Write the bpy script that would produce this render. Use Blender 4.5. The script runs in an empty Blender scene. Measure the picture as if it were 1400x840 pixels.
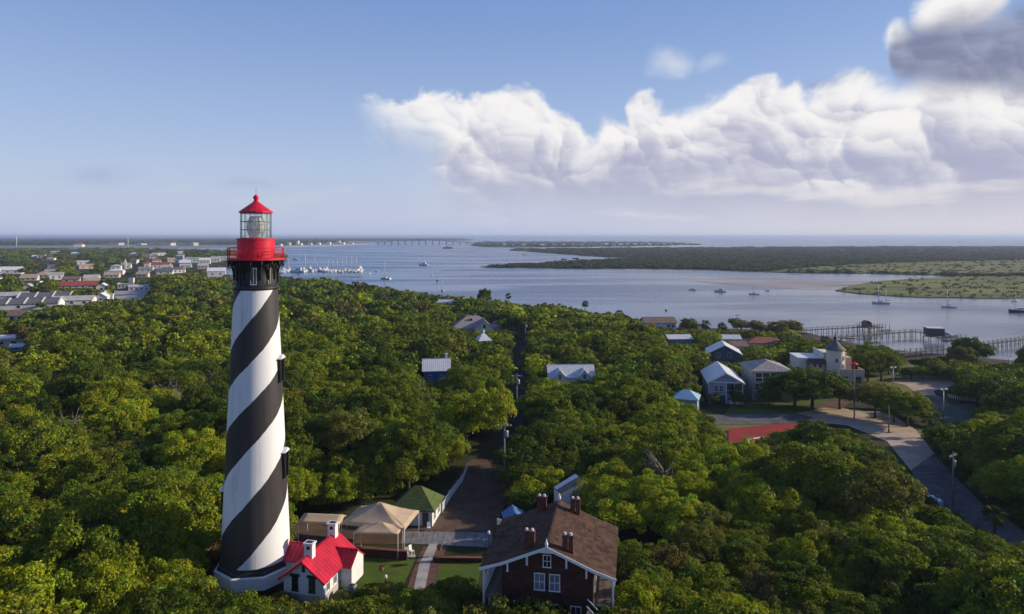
import bpy, bmesh, math, random
import numpy as np
from mathutils import Vector, Matrix, noise as mnoise

scene = bpy.context.scene
COL = scene.collection
PI = math.pi
R = math.radians
rng = np.random.default_rng(11)
random.seed(5)

# ---------------------------------------------------------------- camera
FPX, UC, HV, CZ = 933.333, 700.0, 324.0, 44.5     # focal length, centre column and horizon row of the photograph; eye height
cam_d = bpy.data.cameras.new('camera')
cam_d.lens = 24.0
cam_d.sensor_width = 36.0
cam_d.shift_y = -(420.0 - HV) / 1400.0
cam_d.clip_start = 0.5
cam_d.clip_end = 90000
cam = bpy.data.objects.new('camera', cam_d)
COL.objects.link(cam)
cam.location = (0, 0, CZ)
cam.rotation_euler = (R(90), 0, 0)
scene.camera = cam

# ---------------------------------------------------------------- light
SUN_EL, SUN_AZ = R(20), R(10)      # elevation; direction to the sun measured from +X towards +Y
sun_d = bpy.data.lights.new('sun', 'SUN')
sun_d.energy = 5.0
sun_d.angle = R(0.53)
sun_d.color = (1.0, 0.88, 0.70)
sun = bpy.data.objects.new('sun', sun_d)
COL.objects.link(sun)
sdir = Vector((math.cos(SUN_EL) * math.cos(SUN_AZ), math.cos(SUN_EL) * math.sin(SUN_AZ), math.sin(SUN_EL)))
sun.rotation_euler = sdir.to_track_quat('Z', 'Y').to_euler()
sun.location = (60, 0, 80)

scene.view_settings.view_transform = 'Standard'
scene.view_settings.look = 'None'
scene.view_settings.exposure = 0.0
scene.view_settings.gamma = 1.0
scene.view_settings.use_curve_mapping = False
try:
    scene.cycles.max_bounces = 6
    scene.cycles.diffuse_bounces = 2
    scene.cycles.glossy_bounces = 3
    scene.cycles.transmission_bounces = 5
    scene.cycles.transparent_max_bounces = 8
    scene.cycles.volume_bounces = 0
    scene.cycles.use_adaptive_sampling = True
    scene.cycles.adaptive_threshold = 0.02
    scene.cycles.use_denoising = True
    scene.cycles.denoising_prefilter = 'ACCURATE'
    scene.cycles.caustics_reflective = False
    scene.cycles.caustics_refractive = False
except Exception:
    pass


class NT:
    """small helper to wire shader nodes"""
    def __init__(self, tree):
        self.t = tree
    def n(self, kind, ins=None, **attrs):
        nd = self.t.nodes.new(kind)
        for k, v in attrs.items():
            setattr(nd, k, v)
        for k, v in (ins or {}).items():
            s = nd.inputs[k]
            if hasattr(v, 'is_linked') or isinstance(v, bpy.types.NodeSocket):
                self.t.links.new(v, s)
            else:
                s.default_value = v
        return nd
    def m(self, op, a, b=None, c=None, clamp=False):
        ins = {0: a}
        if b is not None: ins[1] = b
        if c is not None: ins[2] = c
        return self.n('ShaderNodeMath', ins, operation=op, use_clamp=clamp).outputs[0]
    def v(self, op, a, b=None):
        ins = {0: a}
        if b is not None: ins[1] = b
        nd = self.n('ShaderNodeVectorMath', ins, operation=op)
        return nd.outputs['Value'] if op in ('LENGTH', 'DOT_PRODUCT', 'DISTANCE') else nd.outputs[0]
    def sm(self, x, a, b, lo=0.0, hi=1.0):
        return self.n('ShaderNodeMapRange', {'Value': x, 'From Min': a, 'From Max': b, 'To Min': lo, 'To Max': hi},
                      interpolation_type='SMOOTHSTEP').outputs[0]
    def mix(self, f, a, b, blend='MIX'):
        nd = self.n('ShaderNodeMix', None, data_type='RGBA', blend_type=blend)
        for i, v in ((0, f), (6, a), (7, b)):
            s = nd.inputs[i]
            if isinstance(v, bpy.types.NodeSocket): self.t.links.new(v, s)
            else: s.default_value = v if i == 0 else (tuple(v) + (1.0,))[:4]
        return nd.outputs[2]
    def xyz(self, x=0.0, y=0.0, z=0.0):
        return self.n('ShaderNodeCombineXYZ', {0: x, 1: y, 2: z}).outputs[0]
    def curve(self, x, pts):
        nd = self.n('ShaderNodeFloatCurve', {'Value': x})
        c = nd.mapping.curves[0]
        pts = sorted(pts)
        c.points[0].location = pts[0]
        c.points[1].location = pts[-1]
        for p in pts[1:-1]:
            c.points.new(*p)
        for p in c.points:
            p.handle_type = 'AUTO_CLAMPED'
        nd.mapping.update()
        return nd.outputs[0]


def lin(r, g, b):
    f = lambda c: (c / 255 / 12.92) if c <= 10 else ((c / 255 + 0.055) / 1.055) ** 2.4
    return (f(r), f(g), f(b))


# ---------------------------------------------------------------- sky
def sky_dir(u, v):
    az = math.atan((u - UC) / FPX)
    return az, math.atan((HV - v) / FPX * math.cos(az))

world = bpy.data.worlds.new('World')
scene.world = world
world.use_nodes = True
world.cycles.sampling_method = 'MANUAL'
world.cycles.sample_map_resolution = 256
wt = world.node_tree
wt.nodes.clear()
W = NT(wt)
SKY_STRENGTH = 0.15
sky = W.n('ShaderNodeTexSky', None, sky_type='NISHITA', sun_disc=False, sun_elevation=SUN_EL, sun_rotation=R(90) - SUN_AZ,
          altitude=0.0, air_density=1.0, dust_density=1.2, ozone_density=2.0)
gen = W.n('ShaderNodeTexCoord').outputs['Generated']
sep = W.n('ShaderNodeSeparateXYZ', {0: gen})
az = W.m('ARCTAN2', sep.outputs[0], sep.outputs[1])
el = W.m('ARCSINE', sep.outputs[2])
p0 = W.xyz(az, el, 0.0)
# domain warp, so that outlines curl
wn = W.n('ShaderNodeTexNoise', {'Vector': p0, 'Scale': 9.0, 'Detail': 1.0, 'Roughness': 0.5}, noise_dimensions='2D')
wv = W.v('MULTIPLY', W.v('SUBTRACT', wn.outputs['Color'], (0.5, 0.5, 0.5)), (0.060, 0.036, 0.0))
p1 = W.v('ADD', p0, wv)

def billow(vec, det=2.0):
    """cauliflower lumps (fractal cells) plus fine noise"""
    a = W.n('ShaderNodeTexVoronoi', {'Vector': W.v('MULTIPLY', vec, (1.0, 1.2, 1.0)), 'Scale': 13.0, 'Detail': det, 'Roughness': 0.5, 'Lacunarity': 2.4,
                                     'Smoothness': 0.6}, feature='SMOOTH_F1', normalize=True, voronoi_dimensions='2D')
    return W.m('MULTIPLY', a.outputs['Distance'], -0.95)

fine = W.n('ShaderNodeTexNoise', {'Vector': W.v('MULTIPLY', p1, (1.0, 1.5, 1.0)), 'Scale': 22.0, 'Detail': 5.0, 'Roughness': 0.55}, noise_dimensions='2D').outputs[0]
def puffs(vec, scale, sy=1.0):
    """round lumps, each lit as a ball from the sun's side (upper right)"""
    v = W.n('ShaderNodeTexVoronoi', {'Vector': W.v('MULTIPLY', vec, (1.0, sy, 1.0)), 'Scale': scale, 'Smoothness': 0.28}, feature='SMOOTH_F1', voronoi_dimensions='2D')
    loc = W.v('SUBTRACT', W.v('MULTIPLY', vec, (1.0, sy, 1.0)), v.outputs['Position'])
    return W.m('MULTIPLY', W.v('DOT_PRODUCT', loc, (0.70, 0.72, 0.0)), scale)
fw = W.v('ADD', p1, W.v('MULTIPLY', W.v('SUBTRACT', W.n('ShaderNodeTexNoise', {'Vector': p1, 'Scale': 34.0, 'Detail': 3.0}, noise_dimensions='2D').outputs['Color'], (0.5, 0.5, 0.5)), (0.022, 0.018, 0.0)))
frelief = W.m('ADD', W.m('MULTIPLY', puffs(fw, 15.0, 1.25), 0.55), W.m('MULTIPLY', puffs(fw, 34.0, 1.25), 0.27))
bl0 = billow(p1, 3.0)
b0 = W.m('MULTIPLY_ADD', fine, 0.50, W.m('ADD', bl0, 0.13))
b1 = billow(W.v('ADD', p1, (0.013, 0.010, 0.0)), 1.0)
relief = W.m('SUBTRACT', bl0, b1)

def curve_of(pts, lo, hi):
    return [((sky_dir(u, v)[0] + 0.75) / 1.5, (sky_dir(u, v)[1] - lo) / (hi - lo)) for u, v in pts]

def outline(pts, lo=-0.1, hi=0.5, xs=None):
    s = W.n('ShaderNodeSeparateXYZ', {0: p1})
    x = W.m('MULTIPLY_ADD', s.outputs[0], 1 / 1.5, 0.5)
    c = W.curve(x, curve_of(pts, lo, hi))
    return W.m('MULTIPLY_ADD', c, hi - lo, lo), s.outputs[1]

low_n = W.n('ShaderNodeTexNoise', {'Vector': W.v('MULTIPLY', p0, (3.0, 16.0, 1.0)), 'Scale': 1.6, 'Detail': 4.0, 'Roughness': 0.55}, noise_dimensions='2D').outputs[0]

# heaped cloud bank: its crest followed column by column
TOP1 = [(0, 345), (430, 335), (470, 240), (488, 156), (520, 146), (560, 142), (592, 132), (612, 138), (640, 140), (668, 140), (692, 134), (720, 135),
        (748, 148), (772, 158), (788, 186), (802, 205), (818, 188), (838, 172), (856, 172), (872, 142), (888, 134), (908, 148), (926, 162), (955, 150),
        (985, 138), (1015, 122), (1040, 104), (1058, 112), (1076, 124), (1096, 112), (1116, 122), (1140, 112), (1158, 102), (1185, 108), (1215, 124),
        (1235, 128), (1260, 112), (1300, 104), (1350, 98), (1400, 92), (1500, 80)]
t1, ey = outline(TOP1)
h1 = W.m('ADD', W.m('SUBTRACT', t1, ey), W.m('MULTIPLY_ADD', b0, 0.055, 0.010))
m1 = W.sm(h1, 0.0, W.sm(az, -0.1, 0.3, 0.017, 0.032))
# the left heap ends in soft rags; further right the bank reaches down into the haze
BASE1 = [(0, 100), (480, 165), (520, 190), (560, 200), (590, 225), (610, 270), (660, 292), (760, 302), (900, 310), (1400, 316)]
bt, _ = outline(BASE1)
m1 = W.m('MULTIPLY', m1, W.sm(W.m('SUBTRACT', W.m('ADD', ey, W.m('MULTIPLY_ADD', low_n, 0.05, -0.025)), bt), -0.035, 0.085))
m1 = W.m('MULTIPLY', m1, W.sm(W.m('ADD', az, W.m('MULTIPLY', b0, 0.06)), sky_dir(482, 150)[0], sky_dir(545, 150)[0]))
# light: crest white, belly pale lavender grey with darker level bands lower down
crest = W.sm(h1, 0.010, 0.085, 1.0, 0.0)
lit = W.m('ADD', W.m('MULTIPLY', relief, 0.7), W.m('MULTIPLY_ADD', crest, 0.62, 0.42))
lit = W.m('ADD', lit, W.m('MULTIPLY', W.m('MULTIPLY_ADD', low_n, 1.1, -0.58), W.sm(ey, 0.20, 0.07, 0.15, 1.0)))
lit = W.m('ADD', lit, W.m('MULTIPLY', W.m('MULTIPLY', frelief, 0.85), W.sm(ey, 0.05, 0.13, 0.25, 1.0)))
lit = W.m('ADD', lit, W.sm(ey, 0.03, 0.16, -0.42, 0.0))
lit = W.sm(lit, -0.15, 1.0)
SHADE, WHITE = lin(174, 177, 202), lin(247, 245, 244)
c1 = W.mix(lit, SHADE, WHITE)

# dark cloud nearer to the viewer, upper right
TOP2 = [(0, 400), (1195, 200), (1218, 100), (1230, 52), (1248, 34), (1275, 30), (1300, 24), (1335, 16), (1370, 10), (1400, 2), (1500, -10)]
BOT2 = [(0, 0), (1205, 40), (1225, 98), (1240, 112), (1280, 118), (1320, 118), (1360, 114), (1400, 110), (1500, 120)]
t2, _ = outline(TOP2)
q2, _ = outline(BOT2)
wob = W.m('MULTIPLY_ADD', b0, 0.040, 0.016)
m2 = W.m('MULTIPLY', W.sm(W.m('ADD', W.m('SUBTRACT', t2, ey), wob), 0.0, 0.045), W.sm(W.m('SUBTRACT', W.m('ADD', ey, wob), q2), -0.014, 0.034))
c2 = W.mix(W.sm(W.m('ADD', W.m('MULTIPLY', relief, 0.5), W.m('MULTIPLY_ADD', frelief, 0.45, low_n)), 0.30, 0.85), lin(126, 132, 160), lin(160, 164, 187))

def head(u, v, ru, rv):
    """sunlit turret in front of the bank: crisp crest, foot melting into the bank"""
    a, e = sky_dir(u, v)
    d = W.v('LENGTH', W.v('MULTIPLY', W.v('SUBTRACT', p1, (a, e, 0.0)), (FPX / ru, FPX / rv, 0.0)))
    k = W.sm(W.m('ADD', W.m('SUBTRACT', 1.0, d), W.m('MULTIPLY_ADD', b0, 2.3, 0.0)), 0.0, 0.55)
    return W.m('MULTIPLY', k, W.sm(ey, e - rv / FPX * 1.1, e + rv / FPX * 0.55))

def puff(u, v, ru, rv, soft=0.7, k=0.9):
    a, e = sky_dir(u, v)
    d = W.v('LENGTH', W.v('MULTIPLY', W.v('SUBTRACT', p1, (a, e, 0.0)), (FPX / ru, FPX / rv, 0.0)))
    return W.sm(W.m('ADD', W.m('SUBTRACT', 1.0, d), W.m('MULTIPLY_ADD', b0, k * 1.4, k * 0.15)), 0.0, soft)

ps = W.m('MAXIMUM', W.m('MULTIPLY', puff(1318, 4, 34, 24, 0.6), 1.0), W.m('MULTIPLY', puff(1242, 40, 20, 22, 0.8), 0.85))
ps = W.m('MAXIMUM', ps, W.m('MULTIPLY', puff(914, 82, 28, 18, 1.3), 0.50))
ps = W.m('MAXIMUM', ps, W.m('MULTIPLY', puff(972, 80, 24, 12, 1.4), 0.26))
dk = W.m('MAXIMUM', W.m('MULTIPLY', puff(152, 242, 52, 16, 1.4, 0.6), 0.42), W.m('MULTIPLY', puff(352, 252, 44, 10, 1.4, 0.6), 0.25))
dk = W.m('MAXIMUM', dk, W.m('MULTIPLY', puff(1150, 108, 60, 12, 1.2, 0.6), 0.6))

hd = head(1042, 126, 30, 26)
for a_ in ((1092, 124, 26, 16), (1168, 124, 52, 24), (1254, 170, 64, 20), (1110, 208, 40, 14), (968, 214, 30, 14), (886, 160, 32, 34), (1362, 152, 44, 20), (1132, 258, 40, 14), (712, 172, 62, 40), (606, 164, 44, 34)):
    hd = W.m('MAXIMUM', hd, head(*a_))

# clear sky: Nishita, a little paler and more violet as in the photograph, whitening into sea haze at the horizon
base = W.v('MULTIPLY', W.v('MULTIPLY', sky.outputs[0], (SKY_STRENGTH, SKY_STRENGTH, SKY_STRENGTH)), (1.0, 1.0, 1.0))
e_lo = W.mix(W.sm(el, 0.0, 0.17), lin(194, 204, 231), lin(172, 193, 230))
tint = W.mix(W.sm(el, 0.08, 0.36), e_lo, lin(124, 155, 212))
tint = W.mix(W.sm(el, 0.34, 1.1), tint, lin(38, 72, 148))  # sky overhead darkened on purpose to weaken the fill light
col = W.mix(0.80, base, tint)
col = W.mix(W.sm(sep.outputs[1], 0.1, -0.5, 0.0, 0.3), col, lin(60, 92, 150))  # unseen sky behind the viewer dimmed to deepen the shadows
right_warm = W.sm(az, -0.1, 0.65)
hz = W.mix(right_warm, lin(190, 200, 228), lin(224, 219, 222))
front = W.sm(sep.outputs[1], 0.25, 0.55)
col = W.mix(W.m('MULTIPLY', dk, front), col, lin(150, 163, 200))
col = W.mix(W.m('MULTIPLY', ps, front), col, W.mix(lit, lin(205, 208, 225), WHITE))
veil = W.m('MULTIPLY', W.sm(h1, -0.01, 0.10), W.sm(az, -0.22, 0.10, 0.0, 0.62))
col = W.mix(W.m('MULTIPLY', veil, front), col, lin(214, 214, 227))
col = W.mix(W.m('MULTIPLY', m1, front), col, c1)
hl = W.sm(W.m('ADD', W.m('MULTIPLY', relief, 1.6), W.m('MULTIPLY_ADD', frelief, 0.6, 0.72)), 0.2, 0.95)
col = W.mix(W.m('MULTIPLY', W.m('MULTIPLY', W.m('MULTIPLY', hd, m1), front), 0.72), col, W.mix(hl, lin(206, 205, 220), WHITE))
col = W.mix(W.m('MULTIPLY', m2, W.m('MULTIPLY', front, 0.93)), col, c2)
# low rags of pale cloud between the bank and the horizon
rag = W.m('MULTIPLY', W.sm(low_n, 0.52, 0.72), W.m('MULTIPLY', W.sm(el, 0.005, 0.03), W.sm(el, 0.10, 0.05)))
col = W.mix(W.m('MULTIPLY', W.m('MULTIPLY', rag, front), W.sm(az, -0.35, 0.2, 0.1, 0.5)), col, lin(236, 232, 232))
col = W.mix(W.m('MULTIPLY', W.sm(el, 0.075, -0.02, 0.0, 0.9), W.sm(sep.outputs[1], -0.3, 0.2, 0.35, 1.0)), col, hz)
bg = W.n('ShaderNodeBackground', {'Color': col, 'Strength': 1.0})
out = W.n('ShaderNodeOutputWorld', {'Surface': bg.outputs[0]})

# ---------------------------------------------------------------- materials
MATS = {}
def mat(name, color, rough=0.75, spec=0.3, var=0.25, scale=0.6, dark=None, bump=0.0, bscale=None, metal=0.0, streak=None, rng_=(0.30, 0.70)):
    """principled surface whose own colour wanders a little (weathering), optional second colour and bump"""
    if name in MATS: return MATS[name]
    m = bpy.data.materials.new(name)
    m.use_nodes = True
    t = m.node_tree
    t.nodes.clear()
    N = NT(t)
    co = N.n('ShaderNodeTexCoord').outputs['Object']
    if streak: co = N.v('MULTIPLY', co, streak)
    nz = N.n('ShaderNodeTexNoise', {'Vector': co, 'Scale': scale, 'Detail': 5.0, 'Roughness': 0.6}).outputs[0]
    d = dark or tuple(c * (1 - var) for c in color)
    b = tuple(min(1, c * (1 + var * 0.6)) for c in color)
    c = N.mix(N.sm(nz, *rng_), d, b if dark is None else color)
    p = N.n('ShaderNodeBsdfPrincipled', {'Base Color': c, 'Roughness': rough, 'Specular IOR Level': spec, 'Metallic': metal})
    if bump:
        bn = N.n('ShaderNodeTexNoise', {'Vector': co, 'Scale': bscale or scale * 6, 'Detail': 4.0}).outputs[0]
        t.links.new(N.n('ShaderNodeBump', {'Height': bn, 'Strength': bump, 'Distance': 0.05}).outputs[0], p.inputs['Normal'])
    t.links.new(p.outputs[0], N.n('ShaderNodeOutputMaterial').inputs[0])
    MATS[name] = m
    return m

def ribbed(name, color, axis=0, pitch=0.45, depth=0.6, rough=0.6, var=0.15, spec=0.3, metal=0.0, scale=0.7, line=0.75):
    """standing-seam metal, clapboard, shingle courses: ribs as bump, with a thin darker joint"""
    if name in MATS: return MATS[name]
    m = bpy.data.materials.new(name)
    m.use_nodes = True
    t = m.node_tree
    t.nodes.clear()
    N = NT(t)
    co = N.n('ShaderNodeTexCoord').outputs['Object']
    s = N.n('ShaderNodeSeparateXYZ', {0: co})
    f = N.m('FRACT', N.m('DIVIDE', N.m('ADD', s.outputs[axis], 500.0), pitch))
    rib = N.sm(N.m('ABSOLUTE', N.m('SUBTRACT', f, 0.5)), 0.32, 0.45)
    nz = N.n('ShaderNodeTexNoise', {'Vector': co, 'Scale': scale, 'Detail': 5.0, 'Roughness': 0.6}).outputs[0]
    c = N.mix(N.sm(nz, 0.3, 0.7), tuple(x * (1 - var) for x in color), tuple(min(1, x * (1 + var * .5)) for x in color))
    c = N.mix(N.m('MULTIPLY', rib, 1 - line), c, (color[0] * .4, color[1] * .4, color[2] * .4))
    p = N.n('ShaderNodeBsdfPrincipled', {'Base Color': c, 'Roughness': rough, 'Specular IOR Level': spec, 'Metallic': metal})
    t.links.new(N.n('ShaderNodeBump', {'Height': rib, 'Strength': depth, 'Distance': 0.06}).outputs[0], p.inputs['Normal'])
    t.links.new(p.outputs[0], N.n('ShaderNodeOutputMaterial').inputs[0])
    MATS[name] = m
    return m

def shingled(name, color, dark, course=0.22, width=0.42, rough=0.9, axis=1):
    """roof courses: every shingle a slightly different shade, weather patches over them"""
    m = bpy.data.materials.new(name); m.use_nodes = True
    t = m.node_tree; t.nodes.clear(); N = NT(t)
    co = N.n('ShaderNodeTexCoord').outputs['Object']
    s = N.n('ShaderNodeSeparateXYZ', {0: co})
    row = N.m('FLOOR', N.m('DIVIDE', s.outputs[2], course * .45))
    al = N.m('ADD', N.m('ADD', s.outputs[axis], N.m('MULTIPLY', s.outputs[1 - axis], 0.13)), N.m('MULTIPLY', row, width * .37))
    cell = N.xyz(N.m('FLOOR', N.m('DIVIDE', al, width)), row, 0.0)
    wn = N.n('ShaderNodeTexWhiteNoise', {'Vector': cell}, noise_dimensions='2D').outputs[0]
    nz = N.n('ShaderNodeTexNoise', {'Vector': co, 'Scale': 0.55, 'Detail': 6.0, 'Roughness': 0.7}).outputs[0]
    f = N.m('ADD', N.m('MULTIPLY', wn, 0.55), N.m('MULTIPLY_ADD', nz, 1.6, -0.55), clamp=True)
    c = N.mix(f, dark, color)
    p = N.n('ShaderNodeBsdfPrincipled', {'Base Color': c, 'Roughness': rough, 'Specular IOR Level': 0.12})
    t.links.new(N.n('ShaderNodeBump', {'Height': wn, 'Strength': 0.6, 'Distance': 0.04}).outputs[0], p.inputs['Normal'])
    t.links.new(p.outputs[0], N.n('ShaderNodeOutputMaterial').inputs[0])
    MATS[name] = m
    return m

def glass_dark(name='window_glass', color=(0.02, 0.024, 0.028), rough=0.12):
    return mat(name, color, rough=rough, spec=0.5, var=0.3, scale=0.3)

# ---------------------------------------------------------------- mesh helper
class MB:
    """collects faces; build() links them as ONE mesh object"""
    def __init__(self, mats):
        self.v, self.f, self.mi, self.sm = [], [], [], []
        self.mats = mats if isinstance(mats, (list, tuple)) else [mats]
        self.M = None
    def add(self, vs, fs, mi=0, smooth=False):
        o = len(self.v)
        if self.M is not None: vs = [tuple(self.M @ Vector(p)) for p in vs]
        self.v += [tuple(p) for p in vs]
        for f in fs:
            self.f.append(tuple(o + i for i in f)); self.mi.append(mi); self.sm.append(smooth)
        return self
    def box(self, x0, x1, y0, y1, z0, z1, mi=0):
        return self.add([(x0, y0, z0), (x1, y0, z0), (x1, y1, z0), (x0, y1, z0), (x0, y0, z1), (x1, y0, z1), (x1, y1, z1), (x0, y1, z1)],
                        [(0, 3, 2, 1), (4, 5, 6, 7), (0, 1, 5, 4), (1, 2, 6, 5), (2, 3, 7, 6), (3, 0, 4, 7)], mi)
    def cbox(self, c, s, mi=0):
        return self.box(c[0] - s[0] / 2, c[0] + s[0] / 2, c[1] - s[1] / 2, c[1] + s[1] / 2, c[2] - s[2] / 2, c[2] + s[2] / 2, mi)
    def prism(self, poly, z0, z1, mi=0):
        n = len(poly)
        vs = [(p[0], p[1], z0) for p in poly] + [(p[0], p[1], z1) for p in poly]
        return self.add(vs, [tuple(reversed(range(n))), tuple(range(n, 2 * n))] + [(i, (i + 1) % n, n + (i + 1) % n, n + i) for i in range(n)], mi)
    def lathe(self, prof, n=24, c=(0, 0), mi=0, smooth=True, a0=0.0, cap0=True, cap1=True):
        vs, fs = [], []
        for r, z in prof:
            for i in range(n):
                a = a0 + 2 * PI * i / n
                vs.append((c[0] + r * math.cos(a), c[1] + r * math.sin(a), z))
        for k in range(len(prof) - 1):
            for i in range(n):
                j = (i + 1) % n
                fs.append((k * n + i, k * n + j, (k + 1) * n + j, (k + 1) * n + i))
        self.add(vs, fs, mi, smooth)
        if cap0: self.add(vs[:n], [tuple(reversed(range(n)))], mi)
        if cap1: self.add(vs[-n:], [tuple(range(n))], mi)
        return self
    def tube(self, pts, r, n=8, mi=0, smooth=True):
        """tube along points; r a number or one radius per point"""
        pts = [Vector(p) for p in pts]
        rr = r if isinstance(r, (list, tuple)) else [r] * len(pts)
        vs, fs = [], []
        for i, p in enumerate(pts):
            d = (pts[min(i + 1, len(pts) - 1)] - pts[max(i - 1, 0)]).normalized()
            a = d.cross(Vector((0, 0, 1)) if abs(d.z) < 0.9 else Vector((1, 0, 0))).normalized()
            b = d.cross(a)
            for k in range(n):
                t = 2 * PI * k / n
                vs.append(p + (a * math.cos(t) + b * math.sin(t)) * rr[i])
        for i in range(len(pts) - 1):
            for k in range(n):
                j = (k + 1) % n
                fs.append((i * n + k, (i + 1) * n + k, (i + 1) * n + j, i * n + j))
        fs.append(tuple(range(n))); fs.append(tuple(reversed(range((len(pts) - 1) * n, len(pts) * n))))
        return self.add(vs, fs, mi, smooth)
    def slab(self, quad, t, mi=0):
        """flat sheet of thickness t below the given corner points"""
        q = [Vector(p) for p in quad]
        nrm = (q[1] - q[0]).cross(q[2] - q[0]).normalized()
        if nrm.z < 0: nrm = -nrm; q.reverse()
        n = len(q)
        vs = q + [p - nrm * t for p in q]
        return self.add(vs, [tuple(range(n)), tuple(reversed(range(n, 2 * n)))] + [(i, n + i, n + (i + 1) % n, (i + 1) % n) for i in range(n)], mi)
    def build(self, name, parent=None, loc=(0, 0, 0), rz=0.0):
        me = bpy.data.meshes.new(name)
        me.from_pydata(self.v, [], self.f)
        for m in self.mats: me.materials.append(m)
        me.polygons.foreach_set('material_index', self.mi)
        me.polygons.foreach_set('use_smooth', self.sm)
        me.validate()
        me.update()
        o = bpy.data.objects.new(name, me)
        COL.objects.link(o)
        o.location = loc
        o.rotation_euler = (0, 0, rz)
        if parent is not None: o.parent = parent
        return o

def tag(o, label, cat, group=None, kind=None):
    if label: o['label'] = label
    if cat: o['category'] = cat
    if group: o['group'] = group
    if kind: o['kind'] = kind
    return o

def thing(name, label, cat, loc=(0, 0, 0), rz=0.0, group=None):
    o = bpy.data.objects.new(name, None)
    o.empty_display_size = 0.5
    COL.objects.link(o)
    o.location = loc
    o.rotation_euler = (0, 0, rz)
    return tag(o, label, cat, group)

def kids(o): return [c for c in COL.objects if c.parent is o]

def dup(root, loc, rz=None, label=None, group=None, scale=None):
    """copy of a thing with copies of its parts and sub-parts (shared mesh data)"""
    r = root.copy(); COL.objects.link(r); r.location = loc
    if rz is not None: r.rotation_euler = (0, 0, rz)
    if scale is not None: r.scale = (scale,) * 3 if not isinstance(scale, (tuple, list)) else scale
    if label: r['label'] = label
    if group: r['group'] = group
    for ch in list(root.children):
        c = ch.copy(); COL.objects.link(c); c.parent = r
        for g in list(ch.children):
            d = g.copy(); COL.objects.link(d); d.parent = c
    return r

def np_mesh(name, V, Q, mats, tint=None, smooth=False, normals=None):
    """mesh object from numpy arrays: V (n,3), Q (m,k) with k = 3 or 4"""
    me = bpy.data.meshes.new(name)
    k = Q.shape[1]
    me.vertices.add(len(V)); me.vertices.foreach_set('co', np.ascontiguousarray(V, dtype=np.float32).ravel())
    me.loops.add(Q.size); me.loops.foreach_set('vertex_index', np.ascontiguousarray(Q, dtype=np.int32).ravel())
    me.polygons.add(len(Q))
    me.polygons.foreach_set('loop_start', np.arange(0, Q.size, k, dtype=np.int32))
    me.update(calc_edges=True)
    if smooth: me.polygons.foreach_set('use_smooth', np.ones(len(Q), dtype=bool))
    if tint is not None:
        a = me.color_attributes.new('tint', 'FLOAT_COLOR', 'POINT')
        c = np.ones((len(V), 4), dtype=np.float32); c[:, :3] = tint
        a.data.foreach_set('color', c.ravel())
    for m in (mats if isinstance(mats, (list, tuple)) else [mats]): me.materials.append(m)
    me.update()
    return me

def link(name, me, parent=None, loc=(0, 0, 0), rz=0.0):
    o = bpy.data.objects.new(name, me); COL.objects.link(o); o.location = loc; o.rotation_euler = (0, 0, rz)
    if parent is not None: o.parent = parent
    return o

# ---------------------------------------------------------------- terrain
WZ = -6.0
def PW(u, v, z=WZ):
    """ground position that the photograph shows at column u, row v, on the level z"""
    Y = (CZ - z) * FPX / (v - HV)
    return ((u - UC) / FPX * Y, Y)

def poly_sd(P, poly):
    """signed distance of points P (n,2) to a polygon, positive inside"""
    P = np.asarray(P, dtype=float); poly = np.asarray(poly, dtype=float)
    d = np.full(len(P), 1e18); ins = np.zeros(len(P), dtype=bool)
    for i in range(len(poly)):
        a, b = poly[i], poly[(i + 1) % len(poly)]
        e = b - a; w = P - a
        t = np.clip((w @ e) / max(e @ e, 1e-9), 0, 1)
        q = w - t[:, None] * e
        d = np.minimum(d, (q ** 2).sum(1))
        c = (a[1] > P[:, 1]) != (b[1] > P[:, 1])
        if c.any():
            xs = a[0] + (P[:, 1] - a[1]) / (b[1] - a[1] + 1e-12) * e[0]
            ins ^= c & (P[:, 0] < xs)
    d = np.sqrt(d)
    return np.where(ins, d, -d)

SHORE_UV = [(1560, 505), (1400, 496), (1345, 491), (1290, 486), (1240, 482), (1200, 477), (1158, 470), (1120, 461), (1090, 454), (1020, 451), (930, 449), (860, 443),
            (760, 432), (650, 421), (560, 409), (480, 400), (400, 389), (340, 384), (322, 380), (303, 379), (299, 370), (325, 366), (386, 365), (392, 353),
            (335, 346.5), (200, 342.5), (0, 343), (-260, 345)]
SHORE = [PW(u, v) for u, v in SHORE_UV] + [(-2600, 1500), (-900, -80), (420, -80), (420, 200)]
SHORE_A = np.array(SHORE)

# places kept level: (centre x, y, radius, blend)
def height_raw(P):
    P = np.asarray(P, dtype=float)
    d = poly_sd(P, SHORE_A)
    s = np.clip(d / 280.0, 0, 1); s = s * s * (3 - 2 * s)
    g = np.clip(1.12 * (0.30 + 0.70 * np.exp(-((P[:, 0] + 20) / 300) ** 2 - ((P[:, 1] - 100) / 330) ** 2)), 0, 1)
    h = -5.6 + 5.6 * s * g
    h = np.where(d < 0, -5.6 + np.maximum(d * 0.12, -3.0), h)
    return h

def axis_sp(lo, hi, n, c, w):
    t = np.linspace(np.arcsinh((lo - c) / w), np.arcsinh((hi - c) / w), n)
    return c + w * np.sinh(t)
GX = axis_sp(-2500, 430, 210, 10, 120)
GY = axis_sp(-70, 2650, 190, 130, 160)
gxx, gyy = np.meshgrid(GX, GY)
GH = height_raw(np.stack([gxx.ravel(), gyy.ravel()], 1)).reshape(gxx.shape)

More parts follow.
